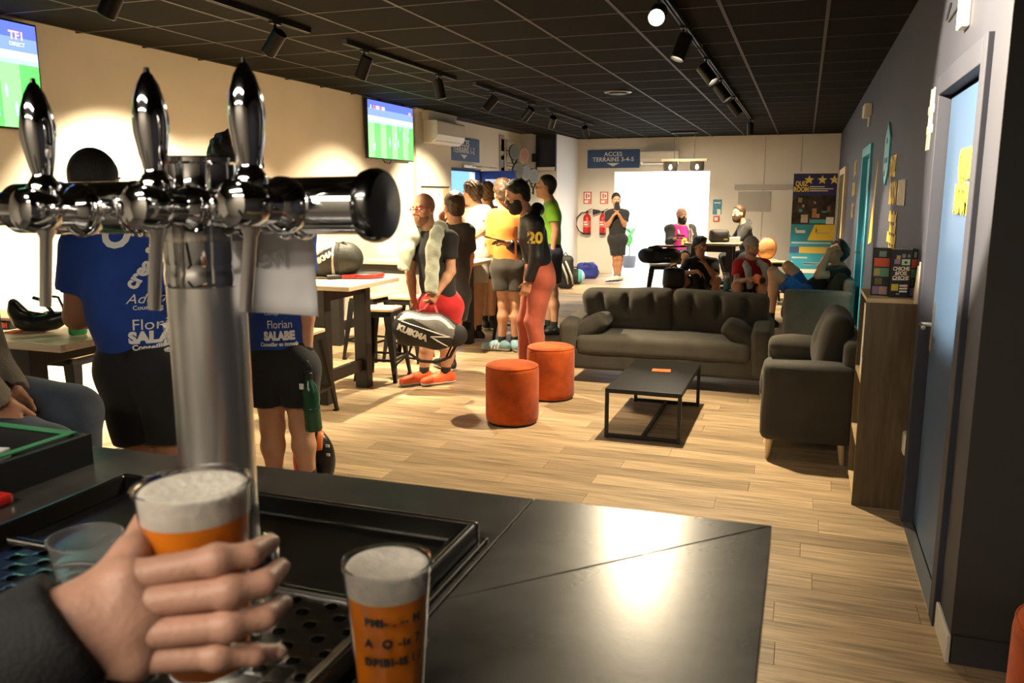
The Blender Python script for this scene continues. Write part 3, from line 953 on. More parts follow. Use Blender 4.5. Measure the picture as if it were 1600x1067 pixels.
extinguisher(-4.47, 'red fire extinguisher with curved black hose, left of the pair', False)
extinguisher(-4.12, 'red fire extinguisher with black horn beside the man in black', True)
for x, l in ((-4.49, 'red and white safety sign above the left extinguisher'), (-4.12, 'red and white safety sign above the right extinguisher')):
    t = thing('safety_sign', l, 'sign', (x, YB, 1.52), 'fire safety signs')
    MB().box((x - .09, YB - .008, 1.50), (x + .09, YB, 1.76)).build('plate', mat('sign_red', (.62, .10, .06), .5), t)
    MB().box((x - .065, YB - .010, 1.60), (x + .065, YB - .008, 1.74)).box((x - .065, YB - .010, 1.52), (x + .065, YB - .008, 1.575)).build('white_field', WHITE_PRINT, t)
    MB().box((x - .035, YB - .012, 1.62), (x - .005, YB - .010, 1.72)).box((x + .015, YB - .012, 1.64), (x + .045, YB - .010, 1.70)).box((x + .02, YB - .012, 1.525), (x + .06, YB - .010, 1.565)).build('pictogram', mat('sign_red'), t)
t = thing('small_poster', 'small blue and white poster right of the far opening', 'poster', (-1.72, YB, 1.3))
MB().box((-1.81, YB - .006, 1.29), (-1.63, YB, 1.60)).build('sheet', mat('poster_blue', (.08, .28, .42), .5, var=.4, vscale=14), t)
MB().box((-1.72, YB - .008, 1.29), (-1.65, YB - .006, 1.40)).build('white_corner', WHITE_PRINT, t)
MB().box((-1.79, YB - .008, 1.52), (-1.65, YB - .006, 1.545)).build('print_line', WHITE_PRINT, t)
t = thing('fire_alarm_button', 'small red fire alarm call point under the small poster', 'alarm button', (-1.73, YB, 1.15))
MB().box((-1.79, YB - .03, 1.14), (-1.67, YB, 1.26)).build('housing', mat('sign_red'), t, .006)
MB().box((-1.765, YB - .034, 1.165), (-1.695, YB - .03, 1.235)).build('button_face', WHITE_PLASTIC, t)
t = thing('wall_shadow', 'cast shadow shaped as grey boards on the far wall left of the banner', 'rail', (-.8, YB, 1.4))  # cast shadow built as thin grey boxes, no rail hangs here
m_shadow = mat('shadow_grey', (.50, .48, .44), .8)
MB().box((-1.39, YB - .03, 1.80), (-.24, YB, 1.90)).build('rail', m_shadow, t)  # bar of the cast shadow
MB().box((-1.31, YB - .012, 1.36), (-.67, YB, 1.76)).build('sheet', m_shadow, t)  # rectangle of the cast shadow

# ---- right wall fittings
def emergency_light(x, y, z, label, leaf):
    t = thing('emergency_light', label, 'emergency light', (x, y, z))
    MB().box((x - .075, y - .16, z), (x, y + .16, z + .13)).build('housing', WHITE_PLASTIC, t, .008)
    MB().box((x - .02, y - .02, z - .09), (x - .004, y + .10, z)).build('indicator_plate', WHITE_PLASTIC, t, .002)
emergency_light(XR, 9.6, 2.48, 'white emergency light box high above the cyan door', True)
t = thing('wall_sensor', 'white wall device with a dark cable above the blue door', 'sensor', (XR, 4.02, 2.42))
MB().box((XR - .035, 3.95, 2.36), (XR, 4.06, 2.56)).build('housing', WHITE_PLASTIC, t, .006)
MB().tube([(XR - .03, 4.06, 2.46), (XR - .05, 4.16, 2.42), (XR - .05, 4.24, 2.44), (XR - .03, 4.30, 2.52)], .006, 6).build('cable', BLACK_PLASTIC, t)
wd = lambda n, txt, s, y, z, m_, lab, ws=.7, **k: tag(text(n, txt, s, (XR - .004, y, z), (0, -1, 0), (0, 0, 1), m_, None, ws, **k), lab, 'wall lettering')
wd('wall_number', '#1', .42, 4.80, 2.08, mat('cream_print', (.80, .74, .60), .6), 'large cream number one painted beside the blue door', ws=.75, bold=.006, extrude=.003)
t = thing('wall_emblem', 'light blue oval emblem on the navy wall above the game box', 'emblem', (XR, 7.2, 1.95))
MB().lathe([(.0, .0), (.24, .0), (.24, -.014), (.0, -.014)], 6, (XR, 7.2, 2.0), (1, 0, 0), cap=False).build('plate', CYAN, t)
for dy, dz in ((0, .10), (.07, -.05), (-.07, -.05), (.05, -.15)):
    MB().lathe([(.0, -.015), (.022, -.015), (.022, -.018), (.0, -.018)], 10, (XR, 7.2 + dy, 2.0 + dz), (1, 0, 0), cap=False).build('dot', mat('sign_blue'), t)
wd('wall_title', 'QUIZ', .20, 6.70, 1.88, YELLOW_PRINT, 'short yellow word on the navy wall below the emblem', ws=.9, bold=.008)
wd('wall_title', 'ROOM', .22, 6.55, 1.69, YELLOW_PRINT, 'yellow first half of the lower word on the navy wall', ws=.75, bold=.008)
wd('wall_title', 'IIIIIII', .22, 6.0, 1.69, mat('cream_print'), 'cream second half of the lower word on the navy wall', ws=1.2, bold=.008)
lines = MB
for k, (s_, ln) in enumerate((('lilulilul', .09), ('lululil', .09), ('lilulululi', .09), ('luluil', .09), ('lulil', .09))):
    wd('wall_caption', s_, .10, 6.45 - .05 * (k % 2), 1.53 - .075 * k, YELLOW_PRINT, 'row %s of small yellow lettering on the navy wall' % ('one', 'two', 'three', 'four', 'five')[k], ws=2.0, bold=.004, shear=.3)
for k, z in enumerate((2.02, 1.75, 1.48)):
    wd('wall_title', ('QUIZ', 'ROOM', 'QUIZ')[k], .24, 11.8, z, YELLOW_PRINT, '%s block of yellow letters beyond the cyan door' % ('top', 'middle', 'lowest')[k], ws=.9, bold=.01)
t = thing('pennant', 'yellow pointed strip on the navy wall beside the cyan door', 'decal', (XR, 8.4, 1.6))
MB().prism([(XR - .003, 8.62, 1.22), (XR - .003, 8.25, 1.26), (XR - .003, 8.12, 2.0), (XR - .003, 8.22, 1.9)], (.003, 0, 0)).build('strip', YELLOW_PRINT, t)
t = thing('light_switch', 'white switch plate with a hanging card left of the blue door handle', 'switch', (XR, 4.72, 1.16))
MB().box((XR - .012, 4.66, 1.12), (XR, 4.76, 1.34)).build('plate', WHITE_PLASTIC, t, .004)
MB().hexa([(XR - .03, 4.67, 1.13), (XR - .012, 4.67, 1.13), (XR - .012, 4.76, 1.13), (XR - .03, 4.76, 1.13)], [(XR - .018, 4.67, 1.32), (XR - .012, 4.67, 1.32), (XR - .012, 4.76, 1.32), (XR - .018, 4.76, 1.32)]).build('rocker', WHITE_PLASTIC, t)
t = thing('wall_socket', 'white socket low on the wall between shelf and blue door', 'socket', (XR, 4.66, .4))
MB().box((XR - .03, 4.62, .33), (XR, 4.70, .45)).build('plate', WHITE_PLASTIC, t, .01)

# ---- in the corridor
t = thing('potted_plant', 'tall leafy plant in a grey pot in the bright corridor', 'plant', (-3.86, 19.4, 0))
MB().lathe([(.10, 0), (.14, .01), (.17, .26), (.16, .27), (.15, .25)], 20, (-3.86, 19.4, 0)).build('pot', mat('pot_grey', (.10, .10, .11), .6), t, auto=.6)
MB().tube([(-3.86, 19.4, .2), (-3.86, 19.4, .6), (-3.84, 19.4, .85)], .014, 8).build('stem', mat('stem_green', (.12, .2, .05), .6), t)
m_leaf = mat('leaf_green', (.08, .34, .07), .45, var=.2, vscale=9)
for k in range(9):
    a = k * 2.4; el = .5 + .35 * (k % 3); z0 = .42 + .055 * k
    d = Vector((math.cos(a) * math.cos(el), math.sin(a) * math.cos(el) * .8, math.sin(el))); s0 = Vector((-3.855, 19.4, z0)); x = d.cross(Vector((0, 0, 1))).normalized()
    Ln = .34 + .05 * (k % 3); vs = []; fs = []
    for q in range(7):
        f = q / 6; wd_ = .075 * math.sin(math.pi * min(1, f * .93 + .06)) ; p = s0 + d * Ln * f - Vector((0, 0, 1)) * (.16 * f * f)
        vs += [p - x * wd_, p + Vector((0, 0, .012)), p + x * wd_]
    for q in range(6):
        fs += [(q * 3, q * 3 + 1, q * 3 + 4, q * 3 + 3), (q * 3 + 1, q * 3 + 2, q * 3 + 5, q * 3 + 4)]
    lf = MB().add(vs, fs).build('leaf', m_leaf, t, smooth=True)
    lf.modifiers.new('solid', 'SOLIDIFY').thickness = .004
t = thing('corridor_notice', 'pale blue notice on the corridor end wall', 'notice', (-2.4, 21.5, 1.2))
MB().box((-2.52, 21.48, .95), (-2.30, 21.5, 1.42)).build('sheet', mat('notice_blue', (.35, .48, .75), .6), t)
t = thing('corridor_door_closer', 'dark bracket at the upper left of the bright opening', 'bracket', (-4.2, 19.5, 1.8))
MB().box((-4.30, 20.4, 1.72), (-4.20, 20.5, 2.02)).bar((-4.25, 20.45, 1.96), (-3.6, 20.46, 1.98), .03).build('bracket', mat('bracket_grey', (.2, .22, .25), .5), t)

# ================================================================ the bar in front
ZC = 1.18
m_top = mat('counter_slate', (.050, .047, .042), .27, var=.45, vscale=9, bump=.02, bscale=140, spec=.6)
bar = thing('bar_counter', 'dark slate bar counter in the foreground with a mitred corner joint', 'counter', (-1.3, .8, 0))
g = .0012
slab = lambda poly: MB().prism([(x, y, ZC - .035) for x, y in poly], (0, 0, .035))
slab([(-2.9, .40), (-.40 - g, .40), (-.40 - g, 1.255), (-2.9, 1.22)]).build('worktop', m_top, bar, .0015)
slab([(-.40 + g, .885 + g), (-.020, 1.268 - g), (-.40 + g, 1.256)]).build('worktop', m_top, bar, .0012)
slab([(-.40 + g, .40), (-.020, .40), (-.020, 1.268 - 3 * g), (-.40 + g, .885 - g)]).build('worktop', m_top, bar, .0012)
MB().box((-2.85, .52, .09), (-.07, 1.19, ZC - .035)).box((-2.85, .58, 0), (-.12, 1.13, .09)).build('front_panel', mat('bar_front', (.05, .045, .04), .6), bar)

# ---- drip tray
tx0, tx1, ty0, ty1 = -1.06, -.432, .56, 1.045
m_tray = mat('tray_metal', (.16, .155, .145), .22, 1., var=.25, vscale=6)
m_trayd = mat('tray_floor', (.055, .053, .05), .24, .9, var=.35, vscale=5)
tr = thing('drip_tray', 'dark metal drip tray with perforated grate under the beer taps', 'drip tray', ((tx0 + tx1) / 2, .8, ZC))
f = MB()
zt = ZC + .034
for a, b in (((tx0 - .012, ty0 - .012), (tx1 + .012, ty0)), ((tx0 - .012, ty1), (tx1 + .012, ty1 + .012)), ((tx0 - .012, ty0), (tx0, ty1)), ((tx1, ty0), (tx1 + .012, ty1))):
    f.box((a[0], a[1], ZC + .002), (b[0], b[1], zt))
f.build('rim', m_tray, tr, .004, seg=3)
f = MB()
for a, b in (((tx0 - .022, ty0 - .022), (tx1 + .022, ty0 - .012)), ((tx0 - .022, ty1 + .012), (tx1 + .022, ty1 + .022)), ((tx0 - .022, ty0 - .012), (tx0 - .012, ty1 + .012)), ((tx1 + .012, ty0 - .012), (tx1 + .022, ty1 + .012))):
    f.box((a[0], a[1], ZC), (b[0], b[1], ZC + .006))
f.build('foot_flange', m_tray, tr, .002)
f = MB()   # sloped inner lip
ins = .022
q = [(tx0, ty0), (tx1, ty0), (tx1, ty1), (tx0, ty1)]; p = [(tx0 + ins, ty0 + ins), (tx1 - ins, ty0 + ins), (tx1 - ins, ty1 - ins), (tx0 + ins, ty1 - ins)]
for i in range(4):
    j = (i + 1) % 4
    f.hexa([(*q[i], ZC + .002), (*q[j], ZC + .002), (*p[j], ZC + .002), (*p[i], ZC + .002)], [(*q[i], zt - .002), (*q[j], zt - .002), (*p[j], ZC + .016), (*p[i], ZC + .016)])
f.build('inner_lip', m_tray, tr)
MB().box((tx0 + .01, .815, ZC + .004), (tx1 - .01, ty1 - .01, ZC + .014)).build('back_shelf', m_trayd, tr, .002)
MB().box((tx0 + .004, .806, ZC + .004), (tx1 - .004, .818, ZC + .022)).build('dividing_rib', m_tray, tr, .004, seg=3)
# grate with real holes
nx, ny = 24, 10
gx0, gx1, gy0, gy1 = tx0 + .012, tx1 - .012, ty0 + .012, .806
sx, sy = (gx1 - gx0) / nx, (gy1 - gy0) / ny
vs = []; fs = []
for i in range(nx):
    for j in range(ny):
        o = len(vs); c = (gx0 + (i + .5) * sx, gy0 + (j + .5) * sy)
        out = [(1, 0), (1, 1), (0, 1), (-1, 1), (-1, 0), (-1, -1), (0, -1), (1, -1)]
        hole = (i + j) % 2 == 0
        r = .0078
        for a, b in out:
            vs.append((c[0] + a * sx / 2, c[1] + b * sy / 2, ZC + .016))
        if hole:
            for k in range(8):
                t = k * math.pi / 4; vs.append((c[0] + r * math.cos(t), c[1] + r * math.sin(t), ZC + .0165))
            for k in range(8):
                t = k * math.pi / 4; vs.append((c[0] + r * 1.02 * math.cos(t), c[1] + r * 1.02 * math.sin(t), ZC + .0135))
            for k in range(8):
                l = (k + 1) % 8
                fs += [(o + k, o + l, o + 8 + l, o + 8 + k), (o + 8 + k, o + 8 + l, o + 16 + l, o + 16 + k)]
        else:
            fs.append(tuple(range(o, o + 8)))
gr = MB().add(vs, fs).build('grate', m_tray, tr)
MB().box((gx0, gy0, ZC + .002), (gx1, gy1, ZC + .004)).build('drain_floor', mat('drain_black', (.006, .006, .006), .5), tr)

# ---- beer tower
tw = thing('beer_tower', 'chrome beer tower with a horizontal barrel and three taps', 'beer tap', (-.730, .88, ZC))
TXc, TYc = -.730, .88
MB().lathe([(.075, .014), (.075, .022), (.056, .03), (.054, .034)], 48, (TXc, TYc, ZC)).build('base_flange', CHROME, tw, auto=.6)
MB().lathe([(.0495, .02), (.0495, .385)], 56, (TXc, TYc, ZC)).build('column', STEEL, tw, auto=.6)
MB().lathe([(.0495, .385), (.0505, .388), (.0505, .402), (.0495, .405), (.0495, .415), (.0505, .418), (.0505, .47)], 56, (TXc, TYc, ZC)).build('column_collar', CHROME, tw, auto=.5)
zb = 1.668
MB().lathe([(.0505, -.045), (.0505, .012), (.0515, .014), (.0515, .022), (.0505, .024), (.0505, .050), (.054, .053), (.054, .058), (.050, .060)], 56, (TXc, TYc, zb)).build('column_head', CHROME, tw, auto=.5)
R = .0345
MB().lathe([(R, 0), (R, .56)], 48, (-1.035, TYc - .004, zb - .006), (1, 0, .012)).build('barrel', CHROME, tw, auto=.6)
MB().lathe([(.024, -.18), (.024, -.02), (R, 0), (R, .01)], 40, (-1.035, TYc - .004, zb - .006), (1, 0, .012)).build('barrel_end', CHROME, tw, auto=.5)
MB().lathe([(R, .0), (.041, .004), (.0435, .012), (.0435, .020), (.041, .026), (.038, .029), (.0, .030)], 56, (-.492, TYc - .004, zb), (1, 0, .012), cap=False).build('end_cap', mat('cap_chrome_dark', (.20, .20, .20), .16, 1.), tw, auto=.5)
for k, x in enumerate((-.600, -.575, -.655, -.83, -.815, -.80, -.965)):
    MB().lathe([(R, -.0035), (R + .0022, -.002), (R + .0022, .002), (R, .0035)], 40, (x, TYc - .004, zb - .005), (1, 0, 0), cap=False).build('ring', CHROME, tw, smooth=True)
TAPS = ((-.902, 1.662, -.10), (-.727, 1.666, -.06), (-.593, 1.670, .0))
for k, (x, z, tl) in enumerate(TAPS):
    tp = MB()
    y0 = TYc - R; bx = Vector((x, .800, z)); root = Vector((x + .012, TYc - .02, z - .002)); ax = (bx - root).normalized()
    tp.lathe([(.031, 0), (.034, .008), (.034, .020), (.030, .026), (.022, .034), (.0215, .050), (.0255, .054), (.0270, .066), (.0270, .084), (.0245, .094), (.015, .099), (.0, .100)], 40, root, ax, cap=False)
    tb = tp.build('tap_body', CHROME, tw, auto=.7)
    up = Vector((-.012, .0, 1)).normalized()
    MB().lathe([(.019, -.005), (.021, .010), (.016, .018), (.0125, .024), (.012, .029)], 28, bx + up * .018, up, cap=False).build('handle_socket', CHROME, tb, auto=.7)
    MB().lathe([(.0105, 0), (.0122, .006), (.0165, .026), (.0203, .050), (.0204, .066), (.0175, .086), (.0120, .104), (.0062, .115), (.0032, .118), (.0, .119)], 36, bx + up * .037, up, cap=False).build('tap_handle', mat('tap_handle_chrome', (.66, .66, .67), .06, 1.), tb, smooth=True)
    MB().cyl(bx + up * .153, bx + up * .160, .004, .003, 12).build('handle_button', CHROME, tb)
    dn = Vector((-.14, .0, -1)).normalized()
    MB().lathe([(.012, 0), (.0115, .012), (.0078, .02), (.0074, .108), (.0060, .108), (.0060, .09)], 28, bx + dn * .016, dn, cap=False).build('spout', STEEL, tb, auto=.6)
# price sheet taped behind the barrel, printed on its far side
sh = thing('paper_sheet', 'white paper sheet hanging from the beer tower, printed letters showing through reversed', 'paper', (-.655, .925, 1.57))
pts = []
for i in range(9):
    a = i / 8
    pts.append((-.726 + .122 * a, .932 + .006 * math.sin(a * 3)))
vs = []; fs = []
for j in range(7):
    b = j / 6
    for i, (x, y) in enumerate(pts):
        vs.append((x + .014 * b * (i / 8), y - .012 * b * b, 1.660 - .135 * b))
for j in range(6):
    for i in range(8):
        fs.append((j * 9 + i, j * 9 + i + 1, (j + 1) * 9 + i + 1, (j + 1) * 9 + i))
ps = MB().add(vs, fs).build('sheet', mat('paper_white', (.62, .60, .60), .7), sh, smooth=True)
ps.modifiers.new('solid', 'SOLIDIFY').thickness = .0006
text('lettering', 'PICHET', .030, (-.688, .9245, 1.598), (-1, 0, 0), (0, 0, 1), mat('grey_print', (.36, .34, .34), .7), sh, extrude=.0002)

# ---- black crate with a green edge
cr = thing('bar_crate', 'black open crate with green rim tape at the left end of the bar', 'crate', (-1.5, .95, ZC))
cx0, cx1, cy0, cy1, ch = -1.86, -1.245, .78, 1.155, .058
f = MB()
f.box((cx0, cy0, ZC), (cx1, cy1, ZC + .006))
for a, b in (((cx0, cy0), (cx1, cy0 + .012)), ((cx0, cy1 - .012), (cx1, cy1)), ((cx0, cy0 + .012), (cx0 + .012, cy1 - .012)), ((cx1 - .012, cy0 + .012), (cx1, cy1 - .012))):
    f.box((*a, ZC + .006), (*b, ZC + ch))
f.build('shell', BLACK_PLASTIC, cr)
m_gr = mat('green_tape', (.02, .20, .07), .45)
f = MB()
f.box((cx0, cy1 - .020, ZC + ch), (cx1 - .03, cy1 - .002, ZC + ch + .002)); f.box((cx1 - .045, cy0, ZC + ch), (cx1 - .028, cy1 - .02, ZC + ch + .002))
f.build('rim_tape', m_gr, cr)
t = thing('lighter', 'red lighter lying in the black crate', 'lighter', (-1.46, 1.06, ZC + .012))
MB().box((-1.47, 1.0, ZC + .03), (-1.445, 1.07, ZC + .042), Matrix.Rotation(.5, 3, 'Z')).build('tank', RED, t, .004)
MB().box((-1.455, 1.055, ZC + .03), (-1.44, 1.085, ZC + .045), Matrix.Rotation(.5, 3, 'Z')).build('cap', mat('satin_nickel'), t, .002)
tag(MB().box((-1.60, .94, ZC + .0061), (-1.38, 1.09, ZC + .028), Matrix.Rotation(.25, 3, 'Z')).build('paper_napkins', WHITE_PRINT, None, .004), 'folded white napkins inside the black crate', 'napkin')
tag(MB().cyl((-1.50, .86, ZC + .045), (-1.40, .98, ZC + .05), .018, .014, 14).build('bottle_opener', mat('opener_brown', (.12, .05, .02), .4)), 'brown wooden opener handle in the crate corner', 'opener')
tag(MB().box((-1.243, .83, ZC + .0005), (-1.20, .95, ZC + .02)).build('red_packet', RED, None, .006), 'small red packet against the outside of the crate', 'packet')

# ---- cups of beer
m_beer = mat('amber_beer', (.60, .165, .010), .16, spec=.5, var=.10, vscale=16)
m_foam = mat('beer_foam', (.56, .52, .45), .85, var=.10, vscale=60, bump=.35, bscale=160, sss=.2)
m_cup = mat('cup_plastic', (1, 1, 1), .06, trans=1., ior=1.10)


def beer(name, c, h, r0, r1, foam, label, tilt=None):
    t = thing(name, label, 'beer cup', c)
    c = Vector(c); ax = Vector(tilt or (0, 0, 1)).normalized()
    rr = lambda z: r0 + (r1 - r0) * z / h
    MB().lathe([(rr(0), 0), (rr(h * .5), h * .5), (rr(h), h), (rr(h) + .0016, h + .0006), (rr(h) + .0016, h + .003), (rr(h) - .0004, h + .003), (rr(h) - .0012, h - .004), (rr(h * .5) - .0012, h * .5), (rr(.004) - .0012, .004), (0, .004)], 56, c, ax, cap=False).build('cup', m_cup, t, auto=.8)
    MB().lathe([(0, .0045), (rr(.005) - .0016, .005), (rr(h - foam) - .0016, h - foam)], 56, c, ax, cap=False).build('beer', m_beer, t, auto=.8)
    MB().lathe([(rr(h - foam) - .0016, h - foam), (rr(h - .003) - .0016, h - .003), (rr(h) - .0035, h - .0005), (rr(h) - .008, h - .0005), (rr(h) - .018, h - .003), (0, h - .005)], 56, c, ax, cap=False).build('foam', m_foam, t, auto=1.2)
    return t


CUP2 = Vector((-.362, .668, ZC))
b2 = beer('beer_cup', CUP2, .150, .0315, .0425, .026, 'full plastic cup of amber beer with printed lines standing on the counter')
def cup_print(txt, z, size):
    me = text_mesh(txt, size, extrude=0., bold=.0006, spacing=1.15)
    r = .0315 + .011 * z / .15 + .0014
    fa = math.atan2(-CUP2.y, -CUP2.x) + .10
    bm = bmesh.new(); bm.from_mesh(me)
    bmesh.ops.triangulate(bm, faces=bm.faces[:])
    bmesh.ops.subdivide_edges(bm, edges=[e for e in bm.edges if e.calc_length() > .004], cuts=1)
    for v in bm.verts:
        a = fa + v.co.x / r
        v.co = Vector((CUP2.x + r * math.cos(a), CUP2.y + r * math.sin(a), CUP2.z + z + v.co.y))
    bm.to_mesh(me); bm.free()
    link('printed_line', me, BLACK_PRINT, b2)
cup_print("PMI- . -- M", .108, .011)
cup_print("A  O -is 7", .086, .012)
cup_print("DPIBI-IS I /", .066, .011)

CUP1 = Vector((-.424, .487, 1.312))
beer('beer_cup', CUP1, .150, .0315, .0425, .022, 'full cup of amber beer held up by a hand beside the tap column', tilt=(-.03, 0, 1))
# clear cup lying on the grate, only its rim shows past the hand
cc = thing('clear_cup', 'empty clear plastic cup on the grate behind the hand', 'cup', (-.80, .70, ZC + .017))
MB().lathe([(.030, 0), (.041, .075), (.043, .077), (.043, .080), (.040, .080), (.039, .074), (.028, .003), (.0, .003)], 44, (-.795, .715, ZC + .0165), (0, 0, 1), cap=False).build('shell', mat('clear_plastic', (.95, .95, .95), .08, trans=.95, ior=1.15), cc, auto=.8)

# ---- the hand holding the first cup
m_skin_h = mat('skin_fair', (.42, .225, .155), .5, var=.10, vscale=26, bump=.10, bscale=190, sss=.18)
hd = thing('person', 'person reaching in from the left, only a hand and black sleeve, holding a beer cup', 'person', (-.45, .40, 1.30))
V = lambda *a: np.array(a, float)
wr = V(-.455, .383, 1.390)
K = [(V(-.426, .417, 1.420), V(-.374, .4425, 1.429), V(-.359, .460, 1.428), V(-.362, .487, 1.426)),
     (V(-.424, .409, 1.404), V(-.362, .439, 1.409), V(-.346, .458, 1.410), V(-.350, .482, 1.410)),
     (V(-.417, .403, 1.385), V(-.360, .434, 1.387), V(-.344, .454, 1.386), V(-.345, .476, 1.385)),
     (V(-.411, .403, 1.368), V(-.366, .428, 1.366), V(-.349, .446, 1.360), V(-.343, .464, 1.354))]
B = Blend()
fo = wr + V(-.105, -.125, -.080)
B.cap(wr, fo, .0225, .030, .012)
cen = (K[0][0] + K[3][0]) / 2
for i, k in enumerate(K):
    B.cap(wr + (k[0] - cen) * .35, k[0], .0175, .0120, .016)
    B.ell(k[0] + V(-.001, -.003, .001), (.0108, .0108, .0108), None, .010)
B.cap(wr, cen + V(.004, .006, 0), .0190, .0170, .015)
B.cap(wr + V(.006, .014, .010), V(-.447, .440, 1.424), .0165, .0125, .014)
B.cap(V(-.447, .440, 1.424), V(-.472, .490, 1.436), .0112, .0100, .008); B.cap(V(-.472, .490, 1.436), V(-.455, .526, 1.434), .0100, .0078, .005)
hand = [(B, .0024)]
for i, k in enumerate(K):
    F = Blend(); r = (.0104, .0106, .0102, .0090)[i]
    F.cap(k[0] + (wr - k[0]) * .22, k[0], r * 1.05, r * 1.12, .006)
    F.cap(k[0], k[1], r * 1.10, r * .98, .006); F.cap(k[1], k[2], r * .98, r * .86, .004); F.cap(k[2], k[3], r * .86, r * .64, .003)
    F.ell(k[1], (r * 1.05,) * 3, None, .006)
    hand.append((F, .0020))
hm = soft('body', hand, m_skin_h, hd)
m_nail = mat('nail_pale', (.50, .30, .23), .3)
for i, k in enumerate(K):
    d = (k[3] - k[2]) / np.linalg.norm(k[3] - k[2]); nrm = V(.8, -.45, .2); nrm = nrm - d * (nrm @ d); nrm /= np.linalg.norm(nrm); sd = np.cross(d, nrm)
    N = Blend().ell(k[3] + nrm * .0048 - d * .0005, (.0056, .0019, .0040), (d, nrm, sd), 0)
    soft('nail', [(N, .0012)], m_nail, hd)
S = Blend()
el = fo + (fo - wr) * 1.2
S.cap(wr + (fo - wr) * -.06, el, .043, .054, .02, sharp='a'); S.cap(el, V(-.86, -.05, 1.46), .052, .062, .03)
S.noise(.0015, 70, 1.)
soft('sleeve', [(S, .006)], mat('black_cloth', (.010, .010, .011), .85, bump=.25, bscale=300), hd)

# ================================================================ high tables and stools along the left wall
m_ttop = mat('table_top_oak', (.66, .53, .36), .40, var=.12, vscale=3, stretch=(1, 16, 16))
m_tleg = mat('table_black', (.014, .013, .012), .5, var=.2, vscale=20)


def high_table(x1, y0, y1, z, label, x0=XL + .02):
    t = thing('high_table', label, 'table', ((x0 + x1) / 2, (y0 + y1) / 2, 0), 'high tables along the left wall')
    MB().box((x0, y0, z - .036), (x1, y1, z)).build('tabletop', m_ttop, t, .004)
    a, b = y0 + .10, y1 - .10
    for lx in (x1 - .32, x0 + .25):
        for ly in (a, b):
            MB().box((lx - .06, ly - .05, 0), (lx + .06, ly + .05, z - .036)).build('leg', m_tleg, t, .006)
        MB().box((lx - .025, a + .05, .16), (lx + .025, b - .05, .26)).build('stretcher', m_tleg, t, .004)
        MB().box((lx - .04, a + .05, z - .14), (lx + .04, b - .05, z - .036)).build('end_rail', m_tleg, t, .004)
    for ly in (a, b):
        MB().box((x0 + .31, ly - .02, z - .14), (x1 - .38, ly + .02, z - .036)).build('apron', mat('apron_grey', (.035, .033, .030), .55), t, .004)
    return t


high_table(-3.29, 2.92, 3.78, .98, 'nearest oak high table with black legs, holding the green bottle')
tB = high_table(-3.30, 5.60, 6.45, .98, 'middle oak high table with a racket bag and racket on it')
high_table(-3.26, 7.98, 8.78, .98, 'farthest oak high table on the left, bare, behind the man with glasses')

ST = thing('bar_stool', 'stool with oak seat at the near end of the middle table', 'stool', (0, 0, 0), 'metal stools with wooden seats')
sh_ = .665
s_ = Blend().box((0, 0, sh_ - .011), (.158, .158, .011), .010, None, 0)
cut = MB()
pts = []
for q in range(4):
    for k in range(6):
        a = q * math.pi / 2 + k * math.pi / 10
        pts.append(((1 if q in (0, 3) else -1) * .115 + .045 * math.cos(a), (1 if q in (0, 1) else -1) * .115 + .045 * math.sin(a), sh_ - .022))
MB().prism(pts, (0, 0, .022)).build('seat', mat('stool_oak', (.62, .45, .25), .4, var=.15, vscale=4, stretch=(1, 14, 1)), ST, .003)
MB().hexa([(-.152, -.152, sh_ - .075), (.152, -.152, sh_ - .075), (.152, .152, sh_ - .075), (-.152, .152, sh_ - .075)], [(-.142, -.142, sh_ - .0225), (.142, -.142, sh_ - .0225), (.142, .142, sh_ - .0225), (-.142, .142, sh_ - .0225)]).build('seat_frame', BLACK_METAL, ST, .006)
for a in (-1, 1):
    for b in (-1, 1):
        T = [(a * .150, b * .150), (a * .075, b * .150), (a * .075, b * .140), (a * .140, b * .140), (a * .140, b * .075), (a * .150, b * .075)]
        Bm = [(a * .208, b * .208), (a * .176, b * .208), (a * .176, b * .198), (a * .198, b * .198), (a * .198, b * .176), (a * .208, b * .176)]
        n = 6; vs = [(x, y, .012) for x, y in Bm] + [(x, y, sh_ - .06) for x, y in T]
        fs = [tuple(range(n))[::-1], tuple(range(n, 2 * n))] + [(i, (i + 1) % n, (i + 1) % n + n, i + n) for i in range(n)]
        mb = MB().add(vs, fs)
        mb.box((a * .192 - .018, b * .192 - .018, 0), (a * .192 + .018, b * .192 + .018, .014))
        mb.build('leg', BLACK_METAL, ST)
f = MB()
R4 = [(-.182, -.182), (.182, -.182), (.182, .182), (-.182, .182)]
for i in range(4):
    f.bar((*R4[i], .20), (*R4[(i + 1) % 4], .20), .012, .022)
f.build('foot_rail', BLACK_METAL, ST)
STOOLS = [((-3.60, 5.335), .05, None),
          ((-3.64, 6.74), .12, 'stool with oak seat just behind the right end of the middle table'),
          ((-4.22, 7.55), -.1, 'stool with oak seat between the middle and far tables, near the wall'),
          ((-3.80, 7.60), .06, 'stool with oak seat half hidden behind the man with glasses'),
          ((-3.17, 9.10), .1, 'stool with oak seat beyond the far table, behind the man in orange'),
          ((-4.55, 4.12), .08, 'stool with oak seat behind the nearest table, left of the blue-shirted man'),
          ((-2.02, 12.50), .2, 'stool carrying the black holdall behind the sofa'),
          ((-.30, 13.62), .1, 'stool with oak seat right of the man in the red tee'),
          ((-2.03, 14.42), 0., 'stool under the man in the purple shirt'),
          ((-.86, 14.40), 0., 'stool under the bearded man in the dark hoodie'),
          ((-.55, 14.02), .3, 'stool carrying the orange bag'),
          ((-4.75, 6.95), .2, 'stool with oak seat against the left wall behind the middle table')]
ST.location = (*STOOLS[0][0], 0); ST.rotation_euler.z = STOOLS[0][1]
